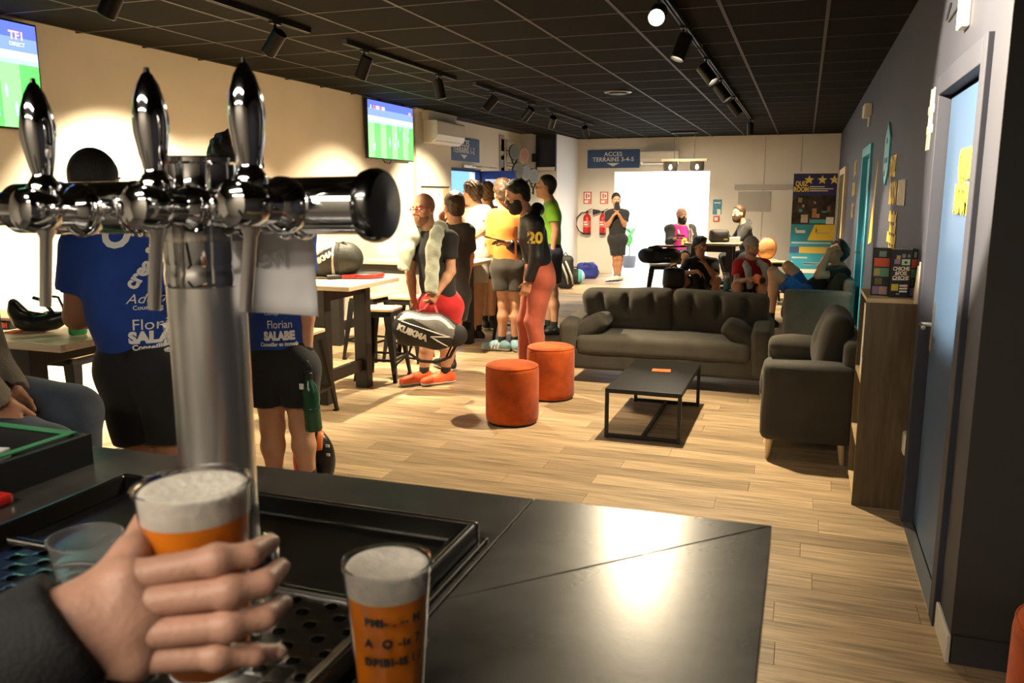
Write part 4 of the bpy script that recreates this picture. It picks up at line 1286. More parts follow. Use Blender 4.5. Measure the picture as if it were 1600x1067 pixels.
for (x, y), r, lab in STOOLS[1:]:
    dup(ST, (x, y, 0), r, lab)
bs = thing('bar_stool', 'tall dark bar stool under the seated person at the left edge', 'stool', (-2.78, 1.95, 0))
MB().lathe([(.0, .82), (.17, .82), (.18, .84), (.17, .865), (.0, .87)], 28, (-2.78, 1.95, 0), cap=False).build('seat', BLACK_PLASTIC, bs, auto=.7)
for a in (-1, 1):
    for b in (-1, 1):
        MB().bar((-2.78 + a * .11, 1.95 + b * .11, .84), (-2.78 + a * .2, 1.95 + b * .2, 0), .025).build('leg', BLACK_METAL, bs)
f = MB()
for i in range(4):
    q = [(-1, -1), (1, -1), (1, 1), (-1, 1)]; a = q[i]; b = q[(i + 1) % 4]
    f.bar((-2.78 + a[0] * .17, 1.95 + a[1] * .17, .3), (-2.78 + b[0] * .17, 1.95 + b[1] * .17, .3), .018)
f.build('foot_rail', BLACK_METAL, bs)

# ================================================================ soft seats
m_sofa = mat('sofa_fabric', (.042, .037, .027), .9, var=.16, vscale=7, bump=.25, bscale=260, sheen=.1)
m_sofal = mat('sofa_fabric_light', (.062, .055, .041), .9, var=.14, vscale=7, bump=.25, bscale=260, sheen=.1)
m_beech = mat('beech_leg', (.66, .46, .25), .4, var=.12, vscale=6, stretch=(12, 12, 1))


def leg(parent, x, y, h, dx=0., dy=0.):
    MB().cyl((x + dx, y + dy, 0), (x, y, h), .014, .024, 16).build('leg', m_beech, parent, auto=.8)


def tufts(B, c, hx, hz, n, yf):
    for i in range(n):
        B.ell((c[0] - hx + 2 * hx * (i + .5) / n, yf, c[2] + hz * .25), (.022, .05, .022), None, .05, '-')


sofa = thing('sofa', 'dark grey two-seat sofa with slumped cushions facing the coffee table', 'sofa', (-1.13, 7.5, 0))
sx0, sx1, sy0, sy1 = -2.05, -.20, 7.12, 7.94
soft('base', [(Blend().box(((sx0 + sx1) / 2, (sy0 + sy1) / 2, .225), ((sx1 - sx0) / 2 - .02, (sy1 - sy0) / 2 - .01, .095), .03).noise(.002, 9), .016)], m_sofa, sofa)
for x in (sx0 + .085, sx1 - .085):
    B = Blend().box((x, 7.50, .36), (.085, .38, .23), .055)
    B.cut((x, 7.45, .60), (0, -.16, 1), .05).noise(.003, 11, x)
    soft('armrest', [(B, .014)], m_sofal, sofa)
soft('seat_cushion', [(Blend().box(((sx0 + sx1) / 2, 7.42, .355), (.76, .31, .085), .05, None, 0, '+', .02).noise(.004, 9, 2), .014)], m_sofal, sofa)
soft('back', [(Blend().box(((sx0 + sx1) / 2, 7.87, .42), (.82, .075, .27), .05).noise(.003, 8), .016)], m_sofa, sofa)
th = -.20
for x, w, tilt in ((-1.52, .43, .04), (-.68, .43, -.03)):
    ax = np.array([[math.cos(tilt), 0, math.sin(tilt)], [0, math.cos(th), -math.sin(th)], [-math.sin(tilt), math.sin(th), math.cos(th)]])
    B = Blend().box((x, 7.69, .615), (w, .10, .205), .07, ax, 0, '+', .05)
    for k in (-1, 0, 1):
        B.ell((x + k * .24, 7.56, .70), (.020, .05, .10), None, .06, '-')
    B.ell((x + .05, 7.53, .50), (.33, .02, .018), None, .05, '-')
    B.noise(.007, 10, x)
    soft('back_cushion', [(B, .013)], m_sofal, sofa)
for sgn, x in ((1, -1.78), (-1, -.47)):
    a = .55 * sgn
    ax = np.array([[math.cos(a), 0, math.sin(a)], [0, 1, 0], [-math.sin(a), 0, math.cos(a)]])
    soft('arm_pillow', [(Blend().box((x, 7.36, .50), (.16, .20, .055), .045, ax, 0, '+', .045).noise(.005, 13, x), .013)], m_sofa, sofa)
for x in (sx0 + .06, sx1 - .06):
    for y in (sy0 + .06, sy1 - .06):
        leg(sofa, x, y, .14)

ac = thing('armchair', 'dark armchair in shadow seen from its side, next to the wooden shelf', 'armchair', (.08, 5.9, 0))
soft('base', [(Blend().box((.085, 5.89, .24), (.27, .50, .11), .03), .016)], m_sofa, ac)
for y in (5.47, 6.31):
    soft('armrest', [(Blend().box((.09, y, .385), (.285, .11, .255), .05).cut((0, y, .645), (-.06, 0, 1), .03).noise(.003, 10, y), .014)], m_sofa, ac)
soft('seat_cushion', [(Blend().box((.02, 5.89, .44), (.24, .30, .09), .05, None, 0, '+', .02).noise(.004, 9, 1), .014)], m_sofal, ac)
soft('back', [(Blend().box((.34, 5.89, .46), (.06, .50, .32), .045), .016)], m_sofa, ac)
a = .22
ax = np.array([[math.cos(a), 0, -math.sin(a)], [0, 1, 0], [math.sin(a), 0, math.cos(a)]])
B = Blend().box((.225, 5.88, .73), (.075, .33, .20), .06, ax, 0, '+', .05)
for k in (-1, 1): B.ell((.13, 5.88 + k * .15, .80), (.05, .02, .07), None, .05, '-')
soft('back_cushion', [(B.noise(.007, 10, 3), .013)], m_sofa, ac)
a = -.45
ax = np.array([[1, 0, 0], [0, math.cos(a), math.sin(a)], [0, -math.sin(a), math.cos(a)]])
soft('arm_pillow', [(Blend().box((.02, 6.09, .615), (.21, .15, .05), .045, ax, 0, '+', .045).noise(.005, 12, 4), .013)], m_sofal, ac)
for x in (-.13, .30):
    for y in (5.42, 6.36):
        leg(ac, x, y, .14, .012 * (-1 if x < 0 else 1))

fa = thing('armchair', 'grey armchair by the cyan door with a man lying back in it', 'armchair', (.2, 10.05, 0))
m_grey = mat('grey_armchair', (.105, .10, .088), .9, var=.1, vscale=9, bump=.2, bscale=260, sheen=.2)
soft('base', [(Blend().box((.18, 10.05, .22), (.30, .50, .09), .03), .018)], m_grey, fa)
for y in (9.55, 10.55):
    soft('armrest', [(Blend().box((.19, y, .40), (.355, .09, .265), .045), .016)], m_grey, fa)
soft('seat_cushion', [(Blend().box((.12, 10.05, .385), (.31, .40, .075), .05, None, 0, '+', .02), .016)], m_grey, fa)
soft('back', [(Blend().box((.50, 10.05, .48), (.06, .56, .31), .045), .018)], m_grey, fa)
a = .3
ax = np.array([[math.cos(a), 0, -math.sin(a)], [0, 1, 0], [math.sin(a), 0, math.cos(a)]])
soft('back_cushion', [(Blend().box((.38, 9.98, .66), (.07, .34, .19), .06, ax, 0, '+', .04).noise(.007, 11, 3), .016)], m_sofa, fa)
for x in (-.05, .42):
    for y in (9.58, 10.52):
        leg(fa, x, y, .14)

# ---- velvet poufs
m_velvet = mat('orange_velvet', (.44, .075, .008), .8, var=.28, vscale=6, bump=.08, bscale=120, sheen=.12, spec=.2, dark=(.24, .034, .005))
PF = thing('pouf', 'nearer of the two orange velvet poufs in the middle of the floor', 'pouf', (-1.995, 5.70, 0), 'orange velvet poufs')
pc = (-1.995, 5.70, 0)
MB().lathe([(.0, .015), (.185, .015), (.197, .03), (.200, .06), (.200, .40), (.196, .425), (.184, .442), (.165, .449), (.0, .452)], 56, pc, cap=False).build('body', m_velvet, PF, smooth=True)
MB().lathe([(.182, 0), (.186, .016)], 40, pc).build('base_disc', BLACK_PLASTIC, PF)
MB().tube([(pc[0] + .193 * math.cos(k * math.pi / 24), pc[1] + .193 * math.sin(k * math.pi / 24), .433) for k in range(48)], .004, 6, True).build('seam', m_velvet, PF, smooth=True)
dup(PF, (-1.94, 6.52, 0), .4, 'farther of the two orange velvet poufs, below the man in the jacket')
dup(PF, (.86, 2.64, 0), .9, 'orange velvet pouf cut off at the lower right corner')
dup(PF, (-1.60, 11.10, 0), 1.4, 'orange velvet pouf behind the sofa under a dark backpack')

# ---- coffee table
ct = thing('coffee_table', 'low black coffee table with thin square legs and an orange leaflet', 'coffee table', (-.98, 6.05, 0))
m_ct = mat('coffee_table_black', (.012, .011, .010), .45)
cx0, cx1, cy0, cy1, cz = -1.245, -.715, 5.52, 6.63, .355
MB().box((cx0, cy0, cz - .032), (cx1, cy1, cz)).build('tabletop', m_ct, ct, .003)
for x in (cx0 + .0125, cx1 - .0125):
    for y in (cy0 + .0125, cy1 - .0125):
        MB().box((x - .0125, y - .0125, 0), (x + .0125, y + .0125, cz - .032)).build('leg', m_ct, ct, .002)
for y in (cy0 + .0125, cy1 - .0125):
    MB().box((cx0 + .025, y - .0125, .004), (cx1 - .025, y + .0125, .029)).build('floor_rail', m_ct, ct, .002)
MB().box(((cx0 + cx1) / 2 - .0125, cy0 + .025, .004), ((cx0 + cx1) / 2 + .0125, cy1 - .025, .029)).build('floor_rail', m_ct, ct, .002)
fl = thing('leaflet', 'small orange leaflet lying on the black coffee table', 'leaflet', (-.97, 6.24, cz))
MB().box((-1.04, 6.19, cz + .0005), (-.90, 6.29, cz + .003), Matrix.Rotation(.1, 3, 'Z')).build('sheet', mat('leaflet_orange', (.80, .16, .05), .5), fl)
MB().box((-1.0, 6.235, cz + .0031), (-.94, 6.25, cz + .0036), Matrix.Rotation(.1, 3, 'Z')).build('printed_line', mat('leaflet_dark', (.35, .05, .02), .5), fl)

# ---- open wooden shelf with the game box on top
m_shw = mat('shelf_walnut', (.115, .078, .040), .5, var=.28, vscale=5, stretch=(9, 9, .8), bump=.1, bscale=80)
m_shi = mat('shelf_inside', (.55, .40, .22), .45, var=.12, vscale=5, stretch=(1, 9, 9))
su = thing('shelf_unit', 'narrow walnut shelf standing against the navy wall', 'shelf', (.47, 4.92, 0))
x0, x1, y0, y1, zt_ = .335, .585, 4.70, 5.20, 1.125
for y in (y0, y1 - .022):
    MB().box((x0, y, 0), (x1, y + .022, zt_)).build('side_panel', m_shw, su, .002)
for z in (.03, .325, .675):
    MB().box((x0 + .002, y0 + .022, z), (x1 - .01, y1 - .022, z + .02)).build('shelf_board', m_shi, su)
MB().box((x0, y0, zt_), (x1, y1, zt_ + .022)).build('top_board', m_shi, su, .002)
MB().box((x1 - .008, y0 + .022, .0), (x1, y1 - .022, zt_)).build('back_panel', m_shi, su)
t = thing('paper_stack', 'white sheets standing on the upper shelf of the walnut unit', 'papers', (.37, 4.8, .695))
MB().box((.345, 4.735, .696), (.365, 4.98, 1.09)).build('sheets', WHITE_PRINT, t)
MB().box((.344, 4.78, .80), (.345, 4.90, .86)).box((.344, 4.78, .92), (.345, 4.86, .95)).build('printed_marks', mat('pencil_grey'), t)
gb = thing('game_box', 'black folded game box with coloured squares reading CHICHE, on the walnut shelf', 'game box', (.47, 4.85, zt_ + .022))
zb0, zb1 = zt_ + .0225, zt_ + .275
front = [(.450, 4.78), (.545, 4.795)]
poly = [(.360, 4.85), (.448, 4.835), (.450, 4.78), (.545, 4.795), (.590 - .012, 4.83), (.57, 4.93), (.37, 4.93)]
MB().prism([(x, y, zb0) for x, y in poly], (0, 0, zb1 - zb0)).build('carton', mat('carton_black', (.018, .018, .022), .5), gb)
MB().prism([(x, y, zb1) for x, y in ((.452, 4.786), (.544, 4.80), (.56, 4.88), (.45, 4.87))], (0, 0, .003)).build('lid_edge', mat('carton_grey', (.35, .35, .33), .5), gb)
def on_face(name, a, b, u0, u1, v0, v1, m_, lift=.0012):
    a = Vector((*a, 0)); b = Vector((*b, 0)); d = b - a; n = Vector((d.y, -d.x, 0)).normalized() * lift
    Hh = zb1 - zb0
    p = [a + d * u0, a + d * u1]
    MB().hexa([p[0] + n * 0 + Vector((0, 0, zb0 + Hh * v0)), p[0] + n + Vector((0, 0, zb0 + Hh * v0)), p[1] + n + Vector((0, 0, zb0 + Hh * v0)), p[1] + Vector((0, 0, zb0 + Hh * v0))],
              [p[0] + Vector((0, 0, zb0 + Hh * v1)), p[0] + n + Vector((0, 0, zb0 + Hh * v1)), p[1] + n + Vector((0, 0, zb0 + Hh * v1)), p[1] + Vector((0, 0, zb0 + Hh * v1))]).build(name, m_, gb)
C_ = lambda n, c: mat('print_' + n, c, .5)
L0, L1 = (.360, 4.85), (.448, 4.835); F0, F1 = (.450, 4.78), (.545, 4.795); R0, R1_ = (.545, 4.795), (.578, 4.83)
for nm, u0, u1, v0, v1, c in (('sage', .35, .75, .83, .95, (.20, .26, .20)), ('orange', .1, .95, .62, .80, (.62, .09, .04)), ('green', .1, .95, .41, .59, (.12, .30, .19)), ('brown', .2, .6, .24, .38, (.16, .12, .05)), ('mauve', .1, .45, .03, .20, (.28, .17, .30)), ('rose', .47, .92, .03, .20, (.50, .30, .28))):
    on_face('printed_square', L0, L1, u0, u1, v0, v1, C_(nm, c)); on_face('printed_square', R0, R1_, max(.1, u0), min(.9, u1), v0, v1, C_(nm, c))
on_face('printed_square', L0, L1, .15, .45, .44, .57, C_('ochre', (.45, .32, .08)), .0016)
on_face('printed_square', F0, F1, .12, .42, .70, .80, C_('mauve', (.28, .17, .30))); on_face('printed_square', F0, F1, .5, .92, .68, .80, C_('mint', (.42, .62, .42)))
on_face('printed_mark', F0, F1, .64, .78, .71, .76, BLACK_PRINT, .0018)
on_face('printed_mark', F0, F1, .22, .42, .80, .88, C_('ochre', (.55, .40, .10))); on_face('printed_mark', F0, F1, .5, .68, .83, .91, C_('mauve', (.28, .17, .30))); on_face('printed_mark', F0, F1, .80, .9, .84, .9, C_('sage', (.20, .26, .20)))
on_face('printed_mark', F0, F1, .06, .42, .14, .28, C_('yellow', (.72, .52, .06))); on_face('printed_mark', F0, F1, .70, .9, .18, .28, C_('orange', (.62, .09, .04)))
for v in (.25, .19, .13): on_face('print_line', F0, F1, .48, .88, v - .02, v + .015, WHITE_PRINT, .0016)
on_face('print_line', F0, F1, .08, .88, .365, .375, WHITE_PRINT)
xd = Vector((F1[0] - F0[0], F1[1] - F0[1], 0)).normalized(); nn = Vector((xd.y, -xd.x, 0))
for k, s_t in enumerate(('CHICHE', '&FOIS', 'CHICHE')):
    text('lettering', s_t, .028, Vector(((F0[0] + F1[0]) / 2, (F0[1] + F1[1]) / 2, zb0 + (zb1 - zb0) * (.60 - .095 * k))) + nn * .001, xd, (0, 0, 1), mat('cream_print'), gb, wscale=.80, bold=.0009, extrude=.0005)
text('lettering', '000', .012, Vector(((F0[0] + F1[0]) / 2 - .008, (F0[1] + F1[1]) / 2, zb0 + .018)) + nn * .001, xd, (0, 0, 1), mat('cream_print'), gb, extrude=.0003)
t = thing('folded_card', 'small folded pale card beside the game box on the shelf', 'card', (.578, 5.0, zt_ + .022))
MB().prism([(.50, 5.05, zt_ + .0225), (.575, 5.04, zt_ + .0225), (.51, 5.05, zt_ + .07)], (.0, .04, 0)).build('card', mat('cream_print'), t)

# ---- roll-up banner
rb = thing('rollup_banner', 'tall roll-up banner with three yellow stars and a cyan lower half at the far right', 'banner', (.14, 15.5, 0))
bx0, bx1, by = -.215, .50, 15.5
MB().box((bx0 - .03, by - .04, 0), (bx1 + .03, by + .14, .07)).build('cassette', mat('satin_nickel'), rb, .01)
MB().box((bx0, by, .07), (bx1, by + .004, 2.06)).build('sheet', mat('banner_navy', (.025, .03, .13), .5), rb)
MB().box((bx0 - .01, by - .008, 2.055), (bx1 + .01, by + .012, 2.085)).build('top_bar', mat('cream_print'), rb)
MB().cyl((.14, by + .03, .07), (.14, by + .012, 2.06), .01, n=8).build('pole', BLACK_METAL, rb)
def bpan(name, u0, u1, z0, z1, m_, d=.001):
    MB().box((bx0 + (bx1 - bx0) * u0, by - d, z0), (bx0 + (bx1 - bx0) * u1, by, z1)).build(name, m_, rb)
bpan('photo_panel', 0, 1, 1.18, 1.68, mat('banner_photo', (.035, .024, .018), .6, var=.9, vscale=9))
for u, z, w_, h_, c in ((.30, 1.28, .16, .14, (.5, .45, .36)), (.52, 1.38, .10, .16, (.42, .2, .1)), (.60, 1.33, .10, .07, (.48, .28, .14)), (.2, 1.42, .08, .05, (.05, .3, .4)), (.75, 1.40, .12, .03, (.05, .3, .4)), (.18, 1.60, .09, .08, (.3, .24, .12)), (.85, 1.45, .08, .10, (.2, .1, .07)), (.52, 1.56, .05, .04, (.45, .25, .14)), (.26, 1.50, .05, .05, (.42, .3, .2))):
    bpan('photo_detail', u - w_ / 2, u + w_ / 2, z - h_ / 2, z + h_ / 2, mat('photo_%d%d' % (u * 100, z * 100), c, .6, var=.3, vscale=30), .002)
bpan('cyan_field', 0, 1, .07, 1.18, mat('banner_cyan', (.035, .30, .45), .5, var=.12, vscale=3))
MB().prism([(bx0 + .40 * .715, by - .002, .905), (bx1, by - .002, .905), (bx1, by - .002, 1.18), (bx0 + .55 * .715, by - .002, 1.18)], (0, .002, 0)).build('yellow_field', YELLOW_PRINT, rb)
bpan('caption_strip', .42, .8, 1.20, 1.27, mat('banner_cyan_light', (.08, .40, .5), .5), .002)
bpan('white_square', .80, .97, 1.19, 1.31, WHITE_PRINT, .002)
bpan('logo_block', .12, .34, 1.03, 1.08, WHITE_PRINT, .002); bpan('logo_block', .58, .90, 1.02, 1.05, mat('logo_grey', (.55, .5, .3), .5), .003)
bpan('logo_tick', .10, .14, 1.06, 1.12, YELLOW_PRINT, .002); bpan('logo_tick', .58, .60, 1.04, 1.11, BLACK_PRINT, .003)
bpan('price_strip', .22, 1, .68, .79, mat('banner_ochre', (.62, .44, .08), .5), .002)
bpan('blue_strip', 0, .22, .68, .79, mat('sign_blue'), .002)
bpan('light_strip', .05, .75, .33, .40, mat('cream_print'), .002)
for u0, u1, z in ((.03, .95, .86), (.06, .42, .60), (.35, .75, .50), (.35, .85, 1.79 - 1.3)):
    bpan('print_line', u0, u1, z - .014, z + .014, mat('print_pale_blue', (.45, .6, .65), .5), .003)
for u0, u1, z in ((.38, .72, 1.83), (.38, .92, 1.795), (.38, .8, 1.76)):
    bpan('print_line', u0, u1, z - .008, z + .008, mat('cream_print'), .002)
text('lettering', 'QUIZ\nROOM', .115, (bx0 + .19 * .715, by - .003, 1.83), (1, 0, 0), (0, 0, 1), YELLOW_PRINT, rb, wscale=.72, bold=.004, extrude=.0005, line=.85)
for u in (.36, .66, .93):
    c = Vector((bx0 + u * .715, by - .003, 1.945)); pts = []
    for k in range(10):
        r_ = .085 if k % 2 == 0 else .036; a = math.pi / 2 + k * math.pi / 5
        px_ = min(c.x + r_ * math.cos(a), bx1 - .002)
        pts.append((px_, c.y, c.z + r_ * math.sin(a)))
    MB().prism(pts, (0, .003, 0)).build('star', mat('star_yellow', (.80, .64, .16), .5), rb)

# ---- table of the seated pair beyond the sofa
td = thing('high_table', 'high table between the man in purple and the man in the hoodie', 'table', (-1.35, 13.7, 0))
MB().box((-1.78, 13.30, .905), (-.92, 14.05, .94)).build('tabletop', mat('grey_oak', (.34, .27, .19), .45, var=.12, vscale=3), td, .004)
for x in (-1.62, -1.08):
    for y in (13.42, 13.93):
        MB().box((x - .05, y - .05, 0), (x + .05, y + .05, .905)).build('leg', m_tleg, td, .004)
MB().box((-1.57, 13.40, .80), (-1.13, 13.44, .905)).build('apron', m_tleg, td)
MB().box((-1.57, 13.40, .16), (-1.13, 13.44, .26)).build('stretcher', m_tleg, td)

# ================================================================ people
SKIN = mat('skin', (.56, .30, .18), .52, var=.08, vscale=14, bump=.05, bscale=150, sss=.12)
SKIN_D = mat('skin_tan', (.42, .20, .11), .52, var=.08, vscale=14, bump=.05, bscale=150, sss=.12)
EYE_W = mat('eye_white', (.75, .72, .68), .25)
EYE_D = mat('eye_dark', (.03, .018, .010), .2)
LIP = mat('lip', (.42, .15, .11), .45)
HAIR_B = mat('hair_black', (.012, .009, .007), .55, bump=.5, bscale=90, stretch=(3, 3, 1))
HAIR_BR = mat('hair_brown', (.055, .028, .012), .5, var=.5, vscale=60, bump=.6, bscale=80)
HAIR_L = mat('hair_light_brown', (.15, .075, .028), .5, var=.45, vscale=60, bump=.6, bscale=80)


def cloth(name, c=None, **k):
    k.setdefault('rough', .85); k.setdefault('var', .12); k.setdefault('vscale', 12); k.setdefault('bump', .2); k.setdefault('bscale', 220); k.setdefault('sheen', .15)
    return mat('cloth_' + name, c, **k)


def nrm(v):
    v = np.array(v, float); return v / np.linalg.norm(v)


def person(J, label, skin=SKIN, s=1.04, fine=.011, hair=None, hairm=HAIR_B, beard=None, shirt=None, shirtm=None, sleeve=.55, hem=-.02,
           pants=None, pantm=None, plen=.62, shoem=None, solem=None, sock=None, sockm=None, girth=1., eyes=True, legw=1., sl_w=1., hood=False, fist=False, group=None, armw=1.):
    J = {k: np.array(v, float) for k, v in J.items()}
    for q in 'AB': J['a' + q][2] = max(J['a' + q][2], .102 * s)
    base = (J['pel'] * [1, 1, 0])
    T = thing('person', label, 'person', tuple(base), group)
    up = nrm(J['neck'] - J['pel']); side = J['sB'] - J['sA']; side = nrm(side - up * (side @ up)); dep = np.cross(side, up)
    hs = J['hB'] - J['hA']; hs = nrm(hs)
    pel = J['pel']; chest = J['neck'] - up * .17 * s; waist = pel + (J['neck'] - pel) * .33
    g = girth
    # ---- head frame
    F = nrm(J['face']); zz = np.array([0, 0, 1.]); hb = nrm(J['head'] - J['neck']); U = nrm(zz * .75 + hb * .45); U = nrm(U - F * (U @ F)); S_ = np.cross(F, U)
    h = J['head']; AX = (S_, F, U)
    P = lambda a, b, c: h + (S_ * a + F * b + U * c) * s
    # ---- body (trunk, limbs)
    B = Blend()
    B.cap(pel + up * .02, waist, .125 * s * g, .115 * s * g, .05, dep, .72); B.cap(waist, chest, .118 * s * g, .135 * s * g, .05, dep, .72)
    B.cap(chest, J['neck'] - up * .09 * s, .125 * s * g, .08 * s, .05, dep, .68)
    B.cap(J['sA'], J['sB'], .052 * s, .052 * s, .06)
    B.cap(J['neck'] - up * .04, P(0, -.015, -.04), .060 * s, .054 * s, .03)
    B.cap(J['neck'] - up * .03 * s, J['sA'] * .7 + J['neck'] * .3, .05 * s, .04 * s, .05); B.cap(J['neck'] - up * .03 * s, J['sB'] * .7 + J['neck'] * .3, .05 * s, .04 * s, .05)
    hands = []
    for q in 'AB':
        sh, el, wr, tp = (J[c + q] for c in 'sewt') if 't' + q in J else (J['s' + q], J['e' + q], J['w' + q], J['w' + q] + nrm(J['w' + q] - J['e' + q]) * .17 * s)
        B.cap(sh, el, .052 * s * armw, .040 * s * armw, .03); B.cap(el, el + (wr - el) * .35, .041 * s * armw, .040 * s * armw, .02); B.cap(el + (wr - el) * .3, wr, .040 * s * armw, .027 * s, .02)
        hip, kn, an = J['h' + q], J['k' + q], J['a' + q]
        B.cap(hip, kn, .088 * s * legw, .056 * s * legw, .025); B.cap(pel, hip, .10 * s * g, .10 * s * g, .05, dep, .85)
        cf = np.cross(hs, nrm(kn - an)) * .012 * s
        cf = -cf if cf @ J['f' + q] > 0 else cf
        B.ell(kn, (.056 * s * legw,) * 3, None, .02)
        B.cap(kn, kn + (an - kn) * .35 + cf, .053 * s * legw, .056 * s * legw, .03); B.cap(kn + (an - kn) * .35 + cf, an, .055 * s * legw, .034 * s, .03)
        ff = nrm(np.array(J['f' + q]) * [1, 1, 0])
        B.cap(an + ff * -.02 - zz * .045, an + ff * .13 * s - zz * .06, .034 * s, .028 * s, .03)
        # hand with palm, four fingers and thumb
        d = tp - wr; L = max(np.linalg.norm(d), .12 * s); d = nrm(d)
        if abs(d @ zz) > .8: nn = nrm(np.cross(np.cross(d, J['f' + q]), d)); sd = nrm(np.cross(d, side)); nn = nrm(np.cross(sd, d)); palm_n = -side if q == 'B' else side
        else: palm_n = -zz
        palm_n = nrm(palm_n - d * (palm_n @ d)); sd = np.cross(d, palm_n)
        fwd = np.array(J['f' + q]) if abs(d @ zz) > .8 else F
        if sd @ fwd < 0: sd = -sd
        H = Blend()
        p1 = wr + d * .085 * s
        H.cap(wr - d * .01, wr + d * .02, .027 * s, .028 * s, .01)
        for k in range(4):
            o = sd * (.030 - .020 * k) * s
            H.cap(wr + d * .02 * s + o * .6, p1 + o, .016 * s, .0125 * s, .012)
            cl = .9 if fist else .45
            ln = (.068, .078, .072, .056)[k] * s
            m1 = p1 + o + nrm(d * 1 + palm_n * cl) * ln * .5; m2 = m1 + nrm(d * (1 - cl * .7) + palm_n * (cl + .35)) * ln * .45
            H.cap(p1 + o, m1, .0112 * s, .0098 * s, .004); H.cap(m1, m2, .0098 * s, .0078 * s, .003)
        t1 = wr + d * .045 * s + sd * .038 * s + palm_n * .012; t2 = t1 + nrm(d * .7 + sd * .35 + palm_n * .5) * .045 * s
        H.cap(wr + d * .015 * s + sd * .018 * s, t1, .017 * s, .0135 * s, .01); H.cap(t1, t2, .0130 * s, .0095 * s, .006)
        hands.append((H, .0052 if fine < .013 else .0062))
    # ---- head with face
    Hd = Blend()
    Hd.ell(P(0, -.012, .035), (.077 * s, .098 * s, .098 * s), AX, .02)
    Hd.ell(P(0, .018, -.045), (.060 * s, .070 * s, .080 * s), AX, .04)
    Hd.ell(P(0, .060, -.098), (.030 * s, .026 * s, .024 * s), AX, .03)
    Hd.cap(P(-.030, .076, .028), P(.030, .076, .028), .017 * s, .017 * s, .02)
    for a in (-1, 1):
        Hd.ell(P(a * .040, .058, -.028), (.026 * s, .026 * s, .026 * s), AX, .025)
        Hd.ell(P(a * .079, -.008, -.010), (.011 * s, .021 * s, .033 * s), AX, .006)
        Hd.ell(P(a * .033, .102, .006), (.018 * s, .018 * s, .012 * s), AX, .012, '-')
    Hd.cap(P(0, .088, .016), P(0, .112, -.026), .011 * s, .0145 * s, .010); Hd.cap(P(-.013, .100, -.034), P(.013, .100, -.034), .010 * s, .010 * s, .008)
    Hd.cap(P(-.018, .086, -.066), P(.018, .086, -.066), .011 * s, .011 * s, .012)
    Hd.cap(P(0, -.015, -.05), J['neck'] - up * .01, .055 * s, .058 * s, .03)
    hr = .0062 if fine < .013 else .0085
    soft('body', [(B, fine), (Hd, hr)] + hands, skin, T)
    if eyes:
        for a in (-1, 1):
            e = link('eye', np_mesh('eye', [Blend().ell(P(a * .033, .079, .005), (.0135 * s,) * 3).mesh(.004)]), EYE_W, T)
            link('iris', np_mesh('iris', [Blend().ell(P(a * .033, .0885, .004), (.0065 * s, .005 * s, .0065 * s), AX).mesh(.0025)]), EYE_D, e)
            soft('eyebrow', [(Blend().cap(P(a * .014, .093, .029), P(a * .052, .080, .032), .0055 * s, .004 * s, .0), .0035)], hairm if hairm is not None else HAIR_BR, T)
        soft('lips', [(Blend().cap(P(-.017, .092, -.066), P(.017, .092, -.066), .0065 * s, .0065 * s, .0), .004)], LIP, T)
    # ---- hair and beard
    if hair:
        k = dict(buzz=.005, short=.012, curly=.026, thick=.020, afro=.048)[hair]
        R = Blend()
        R.ell(P(0, -.016, .040), ((.077 + k * .9) * s, (.098 + k) * s, (.098 + k) * s), AX, .02)
        if hair in ('short', 'buzz', 'curly', 'thick'):
            R.ell(P(0, -.045, -.035), ((.064 + k * .5) * s, (.052 + k * .6) * s, .055 * s), AX, .03)
        if hair == 'thick':
            R.ell(P(0, .05, .115), (.055 * s, .055 * s, .035 * s), AX, .04)
        R.cut(P(0, .060, .070), F * .78 - U * .62, .02)
        R.cut(P(0, -.03, -.075), -U, .01)
        for a in (-1, 1):
            R.ell(P(a * .085, .005, -.014), (.022 * s, .028 * s, .040 * s), AX, .012, '-')
        R.noise(dict(buzz=.0006, short=.0022, curly=.007, thick=.004, afro=.006)[hair], dict(buzz=90, short=75, curly=85, thick=60, afro=60)[hair], h[0])
        soft('hair', [(R, hr)], hairm, T)
    if beard:
        k = dict(stubble=.0035, beard=.010, full=.017)[beard]
        R = Blend()
        R.ell(P(0, .020, -.052), ((.060 + k) * s, (.070 + k) * s, (.078 + k) * s), AX, .02); R.ell(P(0, .060, -.098), ((.032 + k) * s, (.028 + k) * s, (.024 + k) * s), AX, .02)
        R.cut(P(0, 0, -.030), U * .9 - F * .35, .01); R.cut(P(0, -.002, 0), -F, .008)
        R.ell(P(0, .11, -.050), (.024 * s, .05 * s, .010 * s), AX, .006, '-'); R.ell(P(0, .11, -.067), (.018 * s, .035 * s, .008 * s), AX, .004, '-')
        R.noise(.0015, 110, 2)
        soft('beard', [(R, hr * .9)], mat('stubble_shade', (.27, .135, .08), .6) if beard == 'stubble' else hairm or HAIR_B, T)
    # ---- clothes
    if shirtm is not None:
        C = Blend(); t = .016 * s
        he = pel + up * hem
        C.cap(he, waist, .135 * s * g + t, .122 * s * g + t, .05, dep, .76, sharp='a'); C.cap(waist, chest, .124 * s * g + t, .138 * s * g + t, .05, dep, .76)
        C.cap(chest, J['neck'] - up * .085 * s, .128 * s * g + t, .085 * s + t, .05, dep, .72)
        C.cap(J['sA'], J['sB'], .056 * s + t * .7, .056 * s + t * .7, .06)
        C.cap(J['neck'] - up * .035 * s, J['sA'] * .75 + J['neck'] * .25, .052 * s + t * .4, .048 * s + t * .5, .05); C.cap(J['neck'] - up * .035 * s, J['sB'] * .75 + J['neck'] * .25, .052 * s + t * .4, .048 * s + t * .5, .05)
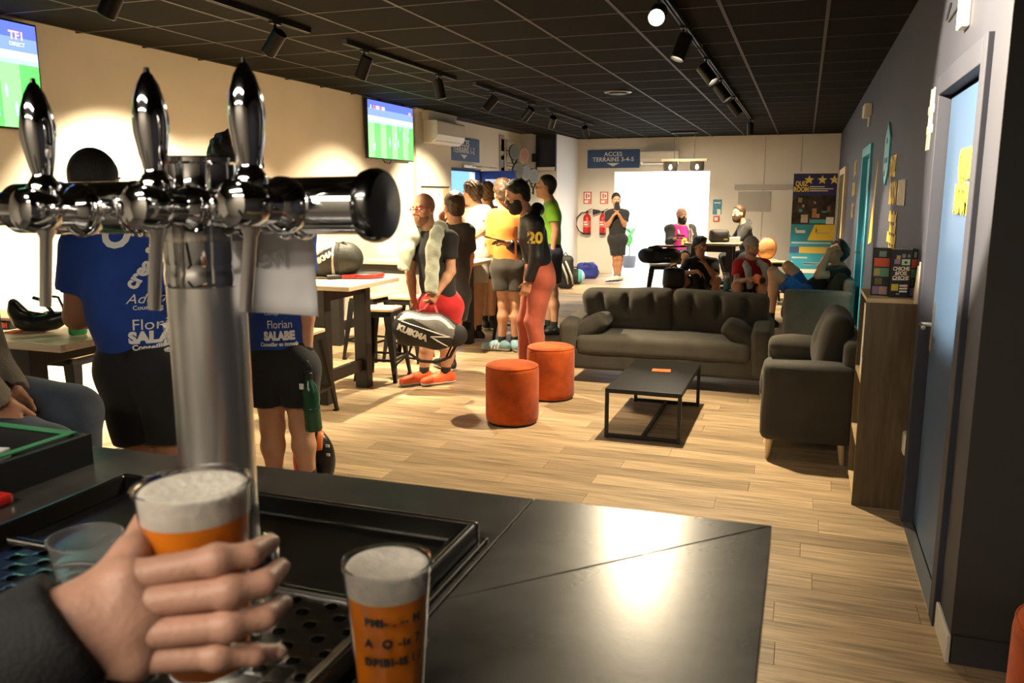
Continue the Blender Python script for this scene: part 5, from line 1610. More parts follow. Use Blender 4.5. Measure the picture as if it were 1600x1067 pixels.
        for q in 'AB':
            sh, el, wr = J['s' + q], J['e' + q], J['w' + q]
            if sleeve <= 1:
                C.cap(sh, sh + (el - sh) * sleeve, .058 * s * sl_w * armw + t * .6, .056 * s * sl_w * armw + t * .8, .03, sharp='b')
            else:
                C.cap(sh, el, .058 * s * sl_w + t * .6, .048 * s * sl_w + t * .7, .03); C.cap(el, wr, .049 * s * sl_w + t * .7, .034 * s * sl_w + t * .6, .02, sharp='b')
        C.cut(he, -up)
        C.ell(J['neck'] + up * .055 * s + dep * 0 + F * .02, (.085 * s, .085 * s, .07 * s), None, .01, '-')
        if hood:
            C.cap(J['neck'] - F * .05 - side * .09, J['neck'] - F * .09 + up * .02, .045 * s, .055 * s, .03); C.cap(J['neck'] - F * .09 + up * .02, J['neck'] - F * .05 + side * .09, .055 * s, .045 * s, .03)
        C.noise(.0042 * s, 17, h[1] * 3)
        shirt_o = soft(shirt or 'shirt', [(C, fine)], shirtm, T)
    else:
        shirt_o = None
    if pantm is not None:
        t = .017 * s; halves = []
        wt = pel + up * .085 * s
        for q in 'AB':
            C = Blend()
            C.cap(pel - up * .03, wt, .135 * s * g + t, .122 * s * g + t * .6, .04, dep, .80, sharp='b')
            hip, kn, an = J['h' + q], J['k' + q], J['a' + q]
            C.cap(pel, hip, .105 * s * g + t, .100 * s * g + t, .05, dep, .88)
            if plen <= 1:
                en = hip + (kn - hip) * plen
                C.cap(hip, en, .092 * s * legw + t, (.092 - .034 * plen) * s * legw + t * 1.7, .03, sharp='b')
            else:
                C.cap(hip, kn, .092 * s * legw + t * .8, .060 * s * legw + t, .03); C.cap(kn, an, .061 * s * legw + t, .042 * s + t * .8, .025, sharp='b')
                C.noise(.0045 * s, 15, h[0] * 5)
            C.noise(.0045 * s, 15, h[0] * 5)
            halves.append((C, fine))
        pant_o = soft(pants or 'shorts', halves, pantm, T)
    for q in 'AB':
        an = J['a' + q]; ff = nrm(np.array(J['f' + q]) * [1, 1, 0]); kn = J['k' + q]
        if sockm is not None:
            soft('sock', [(Blend().cap(an - zz * .05, an + (kn - an) * (sock or .22), .040 * s, .043 * s, .02, sharp='b'), .009)], sockm, T)
        if shoem is not None:
            gz = an[2] - .098 * s
            sx = np.array([-ff[1], ff[0], 0])
            hl = an - ff * .055 * s; hl[2] = gz + .045 * s; to = an + ff * .185 * s; to[2] = gz + .036 * s; mid = an + ff * .06 * s; mid[2] = gz + .055 * s
            C = Blend().cap(hl, mid, .043 * s, .047 * s, .03, sx, .86).cap(mid, to, .046 * s, .036 * s, .03, sx, 1.05).cap(hl + zz * .02 + ff * .02, an + zz * .0, .042 * s, .044 * s, .03, sharp='b')
            C.cut((0, 0, gz + .018 * s), (0, 0, -1))
            so = soft('shoe', [(C, .0085)], shoem, T)
            D = Blend().cap(hl, mid, .047 * s, .050 * s, .02, sx, .88).cap(mid, to, .050 * s, .040 * s, .02, sx, 1.05).cut((0, 0, gz + .024 * s), (0, 0, 1)).cut((0, 0, gz), (0, 0, -1))
            soft('sole', [(D, .0085)], solem or WHITE_PLASTIC, so)
    tf = dep * [1, 1, 0]; tf = nrm(tf if tf @ (F + np.array(J['fA']) + np.array(J['fB'])) > 0 else -tf)
    return dict(tf=tf, T=T, J=J, P=P, F=F, U=U, S=S_, up=up, side=side, dep=dep, shirt=shirt_o, s=s)
PEOPLE = {
 "blue1": dict(head=(-2.709,2.654,1.712), neck=(-2.678,2.664,1.55), sA=(-2.784,2.627,1.467), sB=(-2.442,2.747,1.467), eA=(-2.855,2.634,1.181), wA=(-2.927,2.853,1.159), tA=(-2.847,2.923,1.189), eB=(-2.433,2.803,1.222), wB=(-2.826,2.867,1.22), tB=(-2.831,2.717,1.259), pel=(-2.591,2.695,0.99), hA=(-2.65,2.674,0.952), hB=(-2.522,2.719,0.952), kA=(-2.611,2.688,0.582), kB=(-2.491,2.73,0.582), aA=(-2.607,2.689,0.12), aB=(-2.488,2.731,0.12), face=(-0.331,0.944,0), fA=(-0.467,0.884,0), fB=(-0.187,0.982,0)),
 "blue2": dict(head=(-2.741,3.596,1.8), neck=(-2.697,3.717,1.572), sA=(-2.842,3.667,1.478), sB=(-2.509,3.783,1.478), eA=(-2.901,3.646,1.175), wA=(-2.926,3.69,0.888), tA=(-2.922,3.691,0.727), eB=(-2.497,3.787,1.151), wB=(-2.507,3.784,0.826), tB=(-2.507,3.784,0.666), pel=(-2.649,3.734,0.808), hA=(-2.711,3.713,0.759), hB=(-2.566,3.763,0.759), kA=(-2.7,3.716,0.431), kB=(-2.547,3.77,0.435), aA=(-2.699,3.717,0.027), aB=(-2.523,3.778,0.035), face=(-0.509,0.861,0), fA=(-0.423,0.906,0), fB=(-0.139,0.99,0)),
 "seated_left": dict(head=(-2.665,1.98,1.66), neck=(-2.665,1.98,1.482), sA=(-2.784,2.119,1.402), sB=(-2.517,1.82,1.417), eA=(-2.737,2.114,1.164), wA=(-2.534,2.047,1.015), tA=(-2.49,2.02,0.898), eB=(-2.399,1.755,1.195), wB=(-2.378,1.869,1.04), tB=(-2.352,1.878,0.956), pel=(-2.788,1.937,1.024), hA=(-2.829,2.029,0.965), hB=(-2.647,1.881,0.961), kA=(-2.439,2.187,0.913), kB=(-2.251,1.913,0.856), aA=(-2.435,2.188,0.451), aB=(-2.266,1.908,0.476), face=(0.9,0.315,-0.301), fA=(0.944,0.331,0), fB=(0.99,0.139,0)),
 "glasses": dict(head=(-3.142,6.634,1.556), neck=(-3.087,6.654,1.378), sA=(-3.226,6.668,1.286), sB=(-2.897,6.635,1.304), eA=(-3.286,6.637,1.009), wA=(-3.264,6.645,0.762), tA=(-3.266,6.644,0.646), eB=(-2.887,6.618,1.028), wB=(-2.97,6.525,0.855), tB=(-3.012,6.468,0.76), pel=(-3.016,6.678,0.757), hA=(-3.092,6.652,0.711), hB=(-2.936,6.706,0.711), kA=(-3.136,6.636,0.322), kB=(-2.957,6.699,0.322), aA=(-3.168,6.625,0.045), aB=(-2.982,6.69,0.063), face=(-0.328,-0.944,-0.03), fA=(-0.646,-0.764,0), fB=(-0.679,-0.734,0)),
 "dark": dict(head=(-3.131,7.274,1.569), neck=(-3.11,7.281,1.402), sA=(-3.245,7.298,1.333), sB=(-2.991,7.259,1.344), eA=(-3.312,7.338,1.189), wA=(-3.294,7.365,1.397), tA=(-3.29,7.345,1.531), eB=(-2.993,7.322,1.111), wB=(-3.024,7.312,0.879), tB=(-3.036,7.307,0.774), pel=(-3.146,7.269,0.792), hA=(-3.199,7.25,0.73), hB=(-3.095,7.287,0.73), kA=(-3.21,7.246,0.356), kB=(-3.151,7.267,0.356), aA=(-3.22,7.243,0.052), aB=(-3.178,7.257,0.052), face=(-0.797,0.604,0.03), fA=(-0.781,0.625,0), fB=(-0.612,0.791,0)),
 "white": dict(head=(-3.61,8.907,1.697), neck=(-3.549,8.929,1.546), sA=(-3.664,9.016,1.492), sB=(-3.423,8.867,1.504), eA=(-3.759,9.067,1.387), wA=(-3.731,9.024,1.543), tA=(-3.712,8.999,1.632), eB=(-3.396,8.855,1.339), wB=(-3.554,8.779,1.202), tB=(-3.617,8.757,1.144), pel=(-3.566,8.923,1.033), hA=(-3.608,8.908,1.004), hB=(-3.51,8.942,1.004), kA=(-3.612,8.907,0.549), kB=(-3.534,8.934,0.549), aA=(-3.616,8.905,0.094), aB=(-3.552,8.928,0.094), face=(-0.981,0.193,0), fA=(-0.976,0.22,0), fB=(-0.932,0.363,0)),
 "red": dict(head=(-3.738,9.71,1.691), neck=(-3.702,9.723,1.527), sA=(-3.8,9.689,1.448), sB=(-3.597,9.76,1.456), eA=(-3.816,9.683,1.234), wA=(-3.802,9.688,1.043), tA=(-3.803,9.687,0.947), eB=(-3.582,9.765,1.218), wB=(-3.628,9.749,0.995), tB=(-3.659,9.738,0.851), pel=(-3.712,9.719,0.995), hA=(-3.765,9.701,0.955), hB=(-3.659,9.738,0.955), kA=(-3.76,9.703,0.544), kB=(-3.668,9.735,0.544), aA=(-3.762,9.702,0.102), aB=(-3.677,9.731,0.102), face=(-0.734,0.679,0), fA=(-0.612,0.791,0), fB=(-0.423,0.906,0)),
 "orange": dict(head=(-3.033,8.368,1.696), neck=(-3.02,8.372,1.528), sA=(-3.13,8.334,1.448), sB=(-2.872,8.424,1.448), eA=(-3.15,8.327,1.217), wA=(-3.138,8.331,1.046), tA=(-3.138,8.331,0.943), eB=(-2.859,8.429,1.19), wB=(-2.891,8.418,0.984), tB=(-2.904,8.413,0.888), pel=(-2.995,8.381,0.95), hA=(-3.047,8.363,0.902), hB=(-2.923,8.406,0.902), kA=(-3.028,8.37,0.526), kB=(-2.903,8.413,0.526), aA=(-3.049,8.362,0.089), aB=(-2.916,8.409,0.103), face=(-0.599,0.799,-0.05), fA=(-1,-0.015,0), fB=(-0.612,0.791,0)),
 "jacket": dict(head=(-2.469,7.188,1.671), neck=(-2.37,7.223,1.505), sA=(-2.411,7.388,1.406), sB=(-2.252,7.084,1.43), eA=(-2.479,7.365,1.168), wA=(-2.574,7.257,1.238), tA=(-2.652,7.177,1.27), eB=(-2.242,7.056,1.136), wB=(-2.312,7.052,0.916), tB=(-2.351,7.06,0.809), pel=(-2.274,7.256,0.992), hA=(-2.329,7.333,0.912), hB=(-2.224,7.178,0.93), kA=(-2.427,7.33,0.509), kB=(-2.297,7.163,0.539), aA=(-2.437,7.326,0.101), aB=(-2.239,7.184,0.112), face=(-0.83,-0.45,-0.331), fA=(-0.972,-0.235,0), fB=(-0.791,-0.612,0)),
 "green": dict(head=(-2.903,9.473,1.772), neck=(-2.838,9.496,1.609), sA=(-2.915,9.649,1.516), sB=(-2.774,9.338,1.529), eA=(-2.957,9.634,1.264), wA=(-3.001,9.65,1.046), tA=(-3.008,9.648,0.953), eB=(-2.732,9.332,1.279), wB=(-2.764,9.342,1.069), tB=(-2.777,9.337,0.964), pel=(-2.833,9.497,1.028), hA=(-2.888,9.574,0.976), hB=(-2.786,9.419,0.989), kA=(-2.892,9.572,0.518), kB=(-2.782,9.42,0.539), aA=(-2.881,9.576,0.077), aB=(-2.764,9.426,0.106), face=(-0.914,-0.375,0.156), fA=(-0.944,-0.331,0), fB=(-0.906,-0.423,0)),
 "black": dict(head=(-3.431,15.857,1.588), neck=(-3.416,15.863,1.418), sA=(-3.566,15.81,1.333), sB=(-3.251,15.921,1.333), eA=(-3.551,15.71,1.116), wA=(-3.44,15.642,1.289), tA=(-3.395,15.658,1.373), eB=(-3.249,15.815,1.116), wB=(-3.325,15.683,1.301), tB=(-3.373,15.666,1.385), pel=(-3.393,15.871,0.879), hA=(-3.462,15.846,0.842), hB=(-3.322,15.896,0.842), kA=(-3.42,15.861,0.484), kB=(-3.338,15.89,0.484), aA=(-3.412,15.864,0.122), aB=(-3.354,15.885,0.134), face=(0.376,-0.921,-0.099), fA=(-0.753,-0.658,0), fB=(-0.664,-0.747,0)),
 "purple": dict(head=(-1.973,14.355,1.341), neck=(-1.978,14.353,1.18), sA=(-2.14,14.296,1.115), sB=(-1.811,14.412,1.115), eA=(-2.152,14.207,0.902), wA=(-2.034,14.048,0.955), tA=(-1.947,14.025,0.99), eB=(-1.742,14.436,0.919), wB=(-1.635,14.262,0.898), tB=(-1.725,14.124,0.914), pel=(-2.003,14.345,0.69), hA=(-2.075,14.319,0.669), hB=(-1.93,14.37,0.669), kA=(-2.022,13.893,0.656), kB=(-1.829,13.939,0.679), aA=(-2.003,13.921,0.291), aB=(-1.861,13.97,0.291), face=(0.763,-0.645,-0.051), fA=(0.235,-0.972,0), fB=(0.509,-0.861,0)),
 "hoodie": dict(head=(-1.038,14.365,1.38), neck=(-0.95,14.396,1.211), sA=(-0.999,14.569,1.12), sB=(-0.876,14.263,1.133), eA=(-1.114,14.55,0.925), wA=(-1.225,14.458,0.971), tA=(-1.294,14.402,0.983), eB=(-1.032,14.155,0.915), wB=(-1.16,14.195,0.963), tB=(-1.243,14.187,0.983), pel=(-0.866,14.425,0.711), hA=(-0.911,14.505,0.673), hB=(-0.859,14.332,0.686), kA=(-1.258,14.394,0.65), kB=(-1.207,14.178,0.656), aA=(-1.181,14.421,0.282), aB=(-1.121,14.209,0.293), face=(-0.76,-0.65,0), fA=(-0.944,-0.331,0), fB=(-0.906,-0.423,0)),
 "teen": dict(head=(-1.399,12.225,0.954), neck=(-1.384,12.23,0.797), sA=(-1.557,12.17,0.714), sB=(-1.197,12.296,0.714), eA=(-1.636,11.983,0.561), wA=(-1.383,11.892,0.622), tA=(-1.267,11.911,0.552), eB=(-1.145,12.028,0.527), wB=(-1.291,11.987,0.726), tB=(-1.353,12.029,0.821), pel=(-1.387,12.388,0.4), hA=(-1.49,12.32,0.375), hB=(-1.276,12.395,0.375), kA=(-1.584,11.821,0.504), kB=(-1.121,11.983,0.495), aA=(-1.564,11.849,0.099), aB=(-1.142,11.997,0.099), face=(0.76,-0.643,-0.101), fA=(0.139,-0.99,0), fB=(0.588,-0.809,0)),
 "beanie": dict(head=(-0.653,11.639,0.994), neck=(-0.653,11.639,0.83), sA=(-0.814,11.582,0.761), sB=(-0.462,11.706,0.761), eA=(-0.812,11.477,0.537), wA=(-0.679,11.312,0.583), tA=(-0.59,11.29,0.621), eB=(-0.42,11.593,0.53), wB=(-0.534,11.341,0.576), tB=(-0.619,11.259,0.59), pel=(-0.649,11.767,0.417), hA=(-0.738,11.715,0.392), hB=(-0.539,11.785,0.392), kA=(-0.799,11.206,0.504), kB=(-0.463,11.324,0.479), aA=(-0.742,11.237,0.111), aB=(-0.525,11.313,0.102), face=(0.831,-0.542,-0.121), fA=(0.139,-0.99,0), fB=(0.588,-0.809,0)),
 "reclining": dict(head=(0.363,9.982,1.039), neck=(0.435,10.007,0.881), sA=(0.39,10.171,0.822), sB=(0.451,9.822,0.826), eA=(0.219,10.09,0.883), wA=(0.333,10.024,1.108), tA=(0.433,10.027,1.131), eB=(0.177,9.705,0.813), wB=(0.281,9.783,1.085), tB=(0.402,9.889,1.117), pel=(0.084,9.884,0.591), hA=(0.029,9.97,0.594), hB=(0.003,9.75,0.581), kA=(-0.147,9.962,0.883), kB=(-0.294,9.624,0.841), aA=(0.052,10.01,0.679), aB=(-0.292,9.625,0.294), face=(-0.654,-0.445,0.612), fA=(-0.901,-0.433,0), fB=(-0.906,-0.423,0)),
}
BLUE = cloth('royal_blue', (.012, .055, .30), sheen=.05)
CBLACK = cloth('black', (.012, .012, .013))
SHOE_B = mat('shoe_black', (.015, .015, .016), .5)
SOLE_W = mat('sole_white', (.75, .74, .70), .5)
RT = Vector((.944, .331, 0)); GV = Vector((-.331, .944, 0))

p = person(PEOPLE['blue1'], 'man with cropped hair and folded arms in blue printed tee, left of the tap column', SKIN_D, 1.10, .010, 'buzz', HAIR_B, None, None, BLUE, .60, -.05, None, CBLACK, .80, SHOE_B, SOLE_W, .2, CBLACK, girth=1.05, legw=1.10, armw=1.22)
st = p['shirt']; c = Vector(p['J']['pel']); u = Vector(p['up']); x = RT
def back_print(p, items):
    tgt = p['shirt']; o = Vector(p['J']['neck'])
    for txt, size, dx, dz, kw in items:
        rot = kw.pop('rot', 0)
        xd = RT * math.cos(rot) + Vector((0, 0, 1)) * math.sin(rot); ud = Vector((0, 0, 1)) * math.cos(rot) - RT * math.sin(rot)
        text_on('lettering', txt, size, o + RT * dx + Vector((0, 0, dz)) - GV * .15, xd, ud, tgt, WHITE_PRINT, p['T'], **kw)
back_print(p, [('O', .135, .07, -.03, dict(bold=.006)), ('sela', .062, .215, -.06, dict(rot=.9, bold=.003)), ('crea', .07, .155, -.18, dict(rot=1.0, bold=.003)),
               ('Adem', .055, .17, -.28, dict(shear=.4)), ('Courtage  Br', .024, .19, -.315, dict(bold=.0005)),
               ('Florian', .062, .205, -.385, dict(align='CENTER')), ('SALABE', .062, .21, -.437, dict(bold=.004)), ('Conseiller en', .031, .20, -.476, dict(bold=.0013))])

p = person(PEOPLE['blue2'], 'man in a blue printed tee, back turned, holding a green bottle, behind the tap column', SKIN, 1.13, .010, 'afro', HAIR_B, None, None, BLUE, .62, -.06, None, CBLACK, .62, SHOE_B, SOLE_W, .24, CBLACK, girth=.98, fist=True)
back_print(p, [('Alban', .045, .03, -.46, dict(shear=.4, wscale=.8)), ('TAVEL', .045, .12, -.45, dict(shear=.3, wscale=.7)), ('Courtage', .024, .06, -.50, dict(wscale=.8)), ('Florian', .062, .095, -.560, dict(wscale=.72)), ('SALABE', .062, .088, -.622, dict(bold=.0042, wscale=.72)), ('Conseiller en immob', .029, .085, -.665, dict(bold=.0012, wscale=.75))])
J2 = p['J']
MB().lathe([(.036, -.013), (.038, 0), (.036, .013)], 20, J2['eB'] + (J2['wB'] - J2['eB']) * .88, J2['wB'] - J2['eB']).build('watch', SHOE_B, p['T'], smooth=True)
# bottle hanging from his hand
gbm = mat('bottle_green', (.030, .11, .055), .12, trans=.35, ior=1.4)
t = thing('sports_bottle', 'dark green sports bottle hanging from the hand of the second blue-shirted man', 'bottle', (-2.50, 3.76, .42))
ax = Vector((-.06, -.02, 1)).normalized(); b0 = Vector((-2.425, 3.70, .435))
MB().lathe([(.0, .0), (.042, .0), (.046, .01), (.044, .12), (.046, .2), (.040, .24), (.022, .27), (.020, .29)], 28, b0, ax, cap=False).build('flask', gbm, t, auto=.9)
MB().lathe([(.044, .11), (.0465, .115), (.0465, .125), (.044, .13)], 28, b0, ax, cap=False).build('band', gbm, t, smooth=True)
MB().lathe([(.023, .285), (.024, .315), (.016, .325), (.0, .326)], 20, b0, ax, cap=False).build('cap', SHOE_B, t, auto=.6)
q = b0 + ax * .32
MB().tube([q + Vector((.015, 0, -.01)), q + Vector((.022, 0, .03)), q + Vector((.0, .0, .065)), q + Vector((-.02, 0, .03)), q + Vector((-.015, 0, -.01))], .004, 6).build('carry_loop', SHOE_B, t)
MB().box((b0.x - .046, b0.y - .052, b0.z + .235), (b0.x - .022, b0.y - .045, b0.z + .265)).build('white_tag', WHITE_PRINT, t)

KNIT = cloth('grey_knit', (.20, .165, .125), bump=.6, bscale=110)
JEAN = cloth('denim', (.055, .075, .105), var=.45, vscale=5, dark=(.018, .024, .036))
p = person(PEOPLE['seated_left'], 'seated person at the left edge in grey knit sweater and jeans, wearing a dark watch', SKIN_D, 1.05, .010, 'short', HAIR_B, None, 'sweater', KNIT, 1.5, .02, 'jeans', JEAN, 1.5, SHOE_B, SOLE_W, legw=1.25, fist=True)
J3 = p['J']
w0 = J3['wA'] + (J3['eA'] - J3['wA']) * .06
MB().lathe([(.036, -.016), (.041, -.012), (.041, .012), (.036, .016)], 24, w0, J3['wA'] - J3['eA']).build('watch', SHOE_B, p['T'], auto=.6)
MB().lathe([(.0, .0), (.017, .0), (.019, .006), (.0, .008)], 20, Vector(w0) + Vector((.012, -.033, .015)), Vector((.3, -.9, .35)), cap=False).build('watch_glass', mat('watch_glass', (.02, .02, .022), .08), p['T'])

# man with glasses
p = person(PEOPLE['glasses'], 'bald man with red glasses and a towel over his shoulders, carrying a padel bag', SKIN, 1.08, .011, None, None, 'stubble', None, CBLACK, .60, -.06, None, cloth('red', (.55, .018, .02)), .60, cloth('orange_shoe', (.85, .13, .03), rough=.5), SOLE_W, .24, CBLACK, girth=1.05, eyes=True, fist=True)
P = p['P']; m_gl = mat('glasses_red', (.62, .04, .03), .3)
gl = MB()
for a in (-1, 1):
    cc_ = [P(a * .034 + .026 * math.cos(k * math.pi / 10), .104 - .010 * abs(a * .034 + .026 * math.cos(k * math.pi / 10)) / .06, .006 + .019 * math.sin(k * math.pi / 10)) for k in range(20)]
    gl.tube(cc_, .0028, 6, True); gl.tube([P(a * .060, .096, .010), P(a * .078, .05, .012), P(a * .083, -.01, .006)], .0028, 6)
gl.tube([P(-.009, .107, .008), P(.009, .107, .008)], .0028, 6)
tag(gl.build('eyeglasses', m_gl, p['T'], smooth=True), 'red-framed eyeglasses')
tw_m = mat('towel_sage', (.46, .49, .40), .95, var=.22, vscale=9, bump=.7, bscale=160)
J4 = p['J']; up = np.array([0, 0, 1.]); sd = p['side']; F = p['F'] * [1, 1, 0]
B = Blend(); nk = J4['neck']
def strip(B, a, b, r, f, fl): B.cap(a, b, r, r, .035, f, fl)
front = nrm(p['tf'] + .25 * nrm(F))
for sg, ln, dx in ((-1, .32, -.065), (1, .54, .0)):
    k0 = nk - front * .085 + up * .02; k1 = nk + sd * sg * .095 + up * .012; k2 = nk + sd * sg * .115 + front * .09 - up * .045
    k3 = nk + sd * sg * .115 + front * .150 - up * .17 + sd * dx * .5; k4 = nk + sd * sg * .11 + front * (.165 if sg < 0 else .185) - up * ln + sd * dx
    B.cap(k0, k1, .05, .055, .04); B.cap(k1, k2, .058, .062, .04); B.cap(k2, k3, .062, .070, .03, front, .62); B.cap(k3, k4, .070, .066, .03, front, .52, sharp='b')
B.noise(.006, 34, 2.)
tw4 = thing('towel', 'sage green towel hung round the neck of the man with glasses', 'towel', tuple(nk))
soft('cloth', [(B, .009)], tw_m, tw4)

p = person(PEOPLE['dark'], 'short-haired man in a charcoal tee behind the man with glasses, hand raised to his face', SKIN, 1.08, .012, 'short', HAIR_BR, None, None, cloth('charcoal', (.035, .033, .028)), .75, .0, None, cloth('dark_grey', (.03, .03, .03)), .6, SHOE_B, SOLE_W, .2, CBLACK)
p = person(PEOPLE['white'], 'curly-haired young man in a white tee, one hand on his hip, facing the side door', SKIN, 1.02, .013, 'curly', HAIR_BR, None, None, cloth('white', (.78, .76, .72)), .65, -.02, None, cloth('light_shorts', (.5, .47, .42)), .7, SHOE_B, SOLE_W, .2, CBLACK)
hp = p['J']['wA'] if False else p['J']['tB']
tag(box('hip_pouch', tuple(hp - np.array([.05, .04, .05])), tuple(hp + np.array([.06, .0, .05])), SHOE_B, None, .012), 'black pouch at the hip of the young man in white', 'pouch')
p = person(PEOPLE['red'], 'curly light-brown-haired person in a dull red tee, seen from behind', SKIN, 1.02, .013, 'curly', HAIR_L, None, None, cloth('dull_red', (.45, .09, .075)), .6, .0, None, CBLACK, .75, SHOE_B, SOLE_W, .2, CBLACK)
p = person(PEOPLE['orange'], 'person in an orange long-sleeved top and grey shorts, seen from behind', SKIN, 1.08, .012, 'thick', HAIR_BR, None, 'jersey', cloth('orange', (.85, .30, .055)), 1.5, -.02, None, cloth('grey_shorts', (.060, .052, .042)), .62, cloth('sport_shoe', (.25, .42, .50), rough=.5), SOLE_W, .14, CBLACK)
Jo = p['J']
for k in range(3):
    ff = nrm(np.array(Jo['fA']) * [1, 1, 0]); q0 = Jo['aA'] + ff * (.03 + .035 * k)
    tag(MB().bar(Vector(q0) - GV * .052 + Vector((0, 0, -.02)), Vector(q0 + ff * .02) - GV * .056 + Vector((0, 0, -.075)), .004, .014).build('shoe_stripe', WHITE_PRINT, p['T']), 'white stripe')

# man in the dark jacket looking at his phone
p = person(PEOPLE['jacket'], 'bearded man in black jacket marked 20 and coral trousers, looking at a phone', SKIN, 1.08, .011, 'short', HAIR_B, 'full', 'jacket', mat('jacket_nylon', (.014, .014, .016), .42, var=.1, bump=.15, bscale=60), 1.5, -.06, 'trousers', cloth('coral', (.42, .095, .05)), 1.5, mat('shoe_brown', (.16, .08, .04), .5), SOLE_W, girth=1.05, hood=True, legw=1.05)
Jj = p['J']; mid_ = Jj['sB'] + (Jj['eB'] - Jj['sB']) * .42
text_on('lettering', '20', .135, Vector(mid_) - GV * .10 + RT * -.012, RT, (0, 0, 1), p['shirt'], YELLOW_PRINT, p['T'], bold=.006, off=.006)
B = Blend(); nk = Jj['neck']
tag(soft('hood_lining', [(Blend().cap(nk + p['F'] * .02 - p['side'] * .07 + up * .02, nk - p['F'] * .075 + up * .045, .02, .022, .02).cap(nk - p['F'] * .075 + up * .045, nk + p['F'] * .02 + p['side'] * .07 + up * .02, .022, .02, .02), .009)], cloth('grey_lining', (.34, .31, .24)), p['T']), 'pale grey hood lining')
ft = Jj['neck'] + nrm(p['F'] * [1, 1, 0]) * .12
MB().bar(Vector(ft) - GV * .06 + Vector((0, 0, -.10)), Vector(ft) - GV * .05 + Vector((0, 0, -.42)), .018, .012).build('orange_zip', mat('zip_orange', (.75, .25, .12), .5), p['T'])
t = thing('phone', 'black phone held flat by the man in the dark jacket', 'phone', tuple(Jj['tA']))
c = Vector(Jj['tA']) + Vector((-.03, 0, .018)); Rm = Matrix.Rotation(.22, 3, 'Y') @ Matrix.Rotation(.3, 3, 'Z')
MB().box(c - Vector((.095, .04, .005)), c + Vector((.095, .04, .005)), Rm).build('case', SHOE_B, t, .003)
MB().box(c + Vector((-.088, -.035, .0052)), c + Vector((.088, .035, .0058)), Rm, c).build('glass', mat('watch_glass'), t)

p = person(PEOPLE['green'], 'man in a bright green top looking up, behind the man in the dark jacket', SKIN, 1.05, .013, 'short', HAIR_B, None, None, cloth('lime', (.22, .52, .03)), .6, .0, None, cloth('navy', (.02, .025, .05)), .75, SHOE_B, SOLE_W, .2, CBLACK)
p = person(PEOPLE['black'], 'man all in black by the extinguishers, pulling his tee up over his nose', SKIN_D, 1.02, .014, 'short', HAIR_B, None, None, CBLACK, .7, .0, None, cloth('black_shorts', (.016, .016, .018)), .85, cloth('cream_shoe', (.78, .74, .62), rough=.5), SHOE_B, .12, cloth('grey_sock', (.2, .19, .17)), girth=1.1)
Pb = p['P']
tag(soft('raised_collar', [(Blend().cap(p['J']['neck'] + p['F'] * .05 - up * .04, Pb(0, .085, -.045), .075, .045, .03).noise(.003, 30), .009)], CBLACK, p['T']), 'black tee pulled over the mouth')

p = person(PEOPLE['purple'], 'bald bearded man in a magenta tee and open dark jacket, seated at the high table', SKIN, 1.0, .014, None, HAIR_B, 'full', None, cloth('magenta', (.52, .02, .25)), .05, .0, None, cloth('black_shorts'), .72, SHOE_B, SOLE_W, .75, CBLACK)
C = Blend(); Jp = p['J']; Fh = nrm(p['F'] * [1, 1, 0])
for q in 'AB':
    C.cap(Jp['s' + q], Jp['e' + q], .086, .068, .03); C.cap(Jp['e' + q], Jp['w' + q], .066, .046, .03, sharp='b')
    m_ = Jp['s' + q] * .55 + Jp['neck'] * .45; b_ = Jp['h' + q] * .75 + Jp['pel'] * .25
    sg = nrm(Jp['s' + q] - Jp['neck'])
    C.cap(m_ - up * .03 + sg * .04, b_ + sg * .10 + up * .05 + Fh * .02, .065, .075, .05, Fh, 1.2)
C.cap(Jp['sA'] - Fh * .06, Jp['sB'] - Fh * .06, .07, .07, .05); C.cap(Jp['neck'] - Fh * .10 - up * .15, Jp['pel'] - Fh * .10 + up * .1, .12, .13, .05)
C.ell(Jp['neck'] + up * .08, (.09, .09, .08), None, .02, '-'); C.noise(.005, 18)
soft('jacket', [(C, .013)], cloth('olive_black', (.030, .029, .024)), p['T'])
D = Blend()
for sg in (-1, 1):
    D.cap(Jp['neck'] + p['side'] * sg * .075 + Fh * .02 + up * .01, Jp['neck'] + p['side'] * sg * .115 + Fh * .12 - up * .14, .032, .022, .02)
tag(soft('jacket_lining', [(D, .009)], cloth('beige_lining', (.52, .42, .26)), p['T']), 'beige fleece lining')
text_on('shirt_print', 'D', .14, Vector(Jp['neck'] * .45 + Jp['pel'] * .55) + Vector(Fh) * .12, Vector(np.cross(up, Fh)), (0, 0, 1), p['shirt'], YELLOW_PRINT, p['T'], bold=.01)
t = thing('phone', 'phone held by the seated man in magenta', 'phone', tuple(Jp['tA']))
c = Vector(Jp['tA']) + Vector((.02, -.03, .03)); MB().box(c - Vector((.07, .035, .005)), c + Vector((.07, .035, .005)), Matrix.Rotation(-.35, 3, 'X')).build('case', SHOE_B, t, .003)

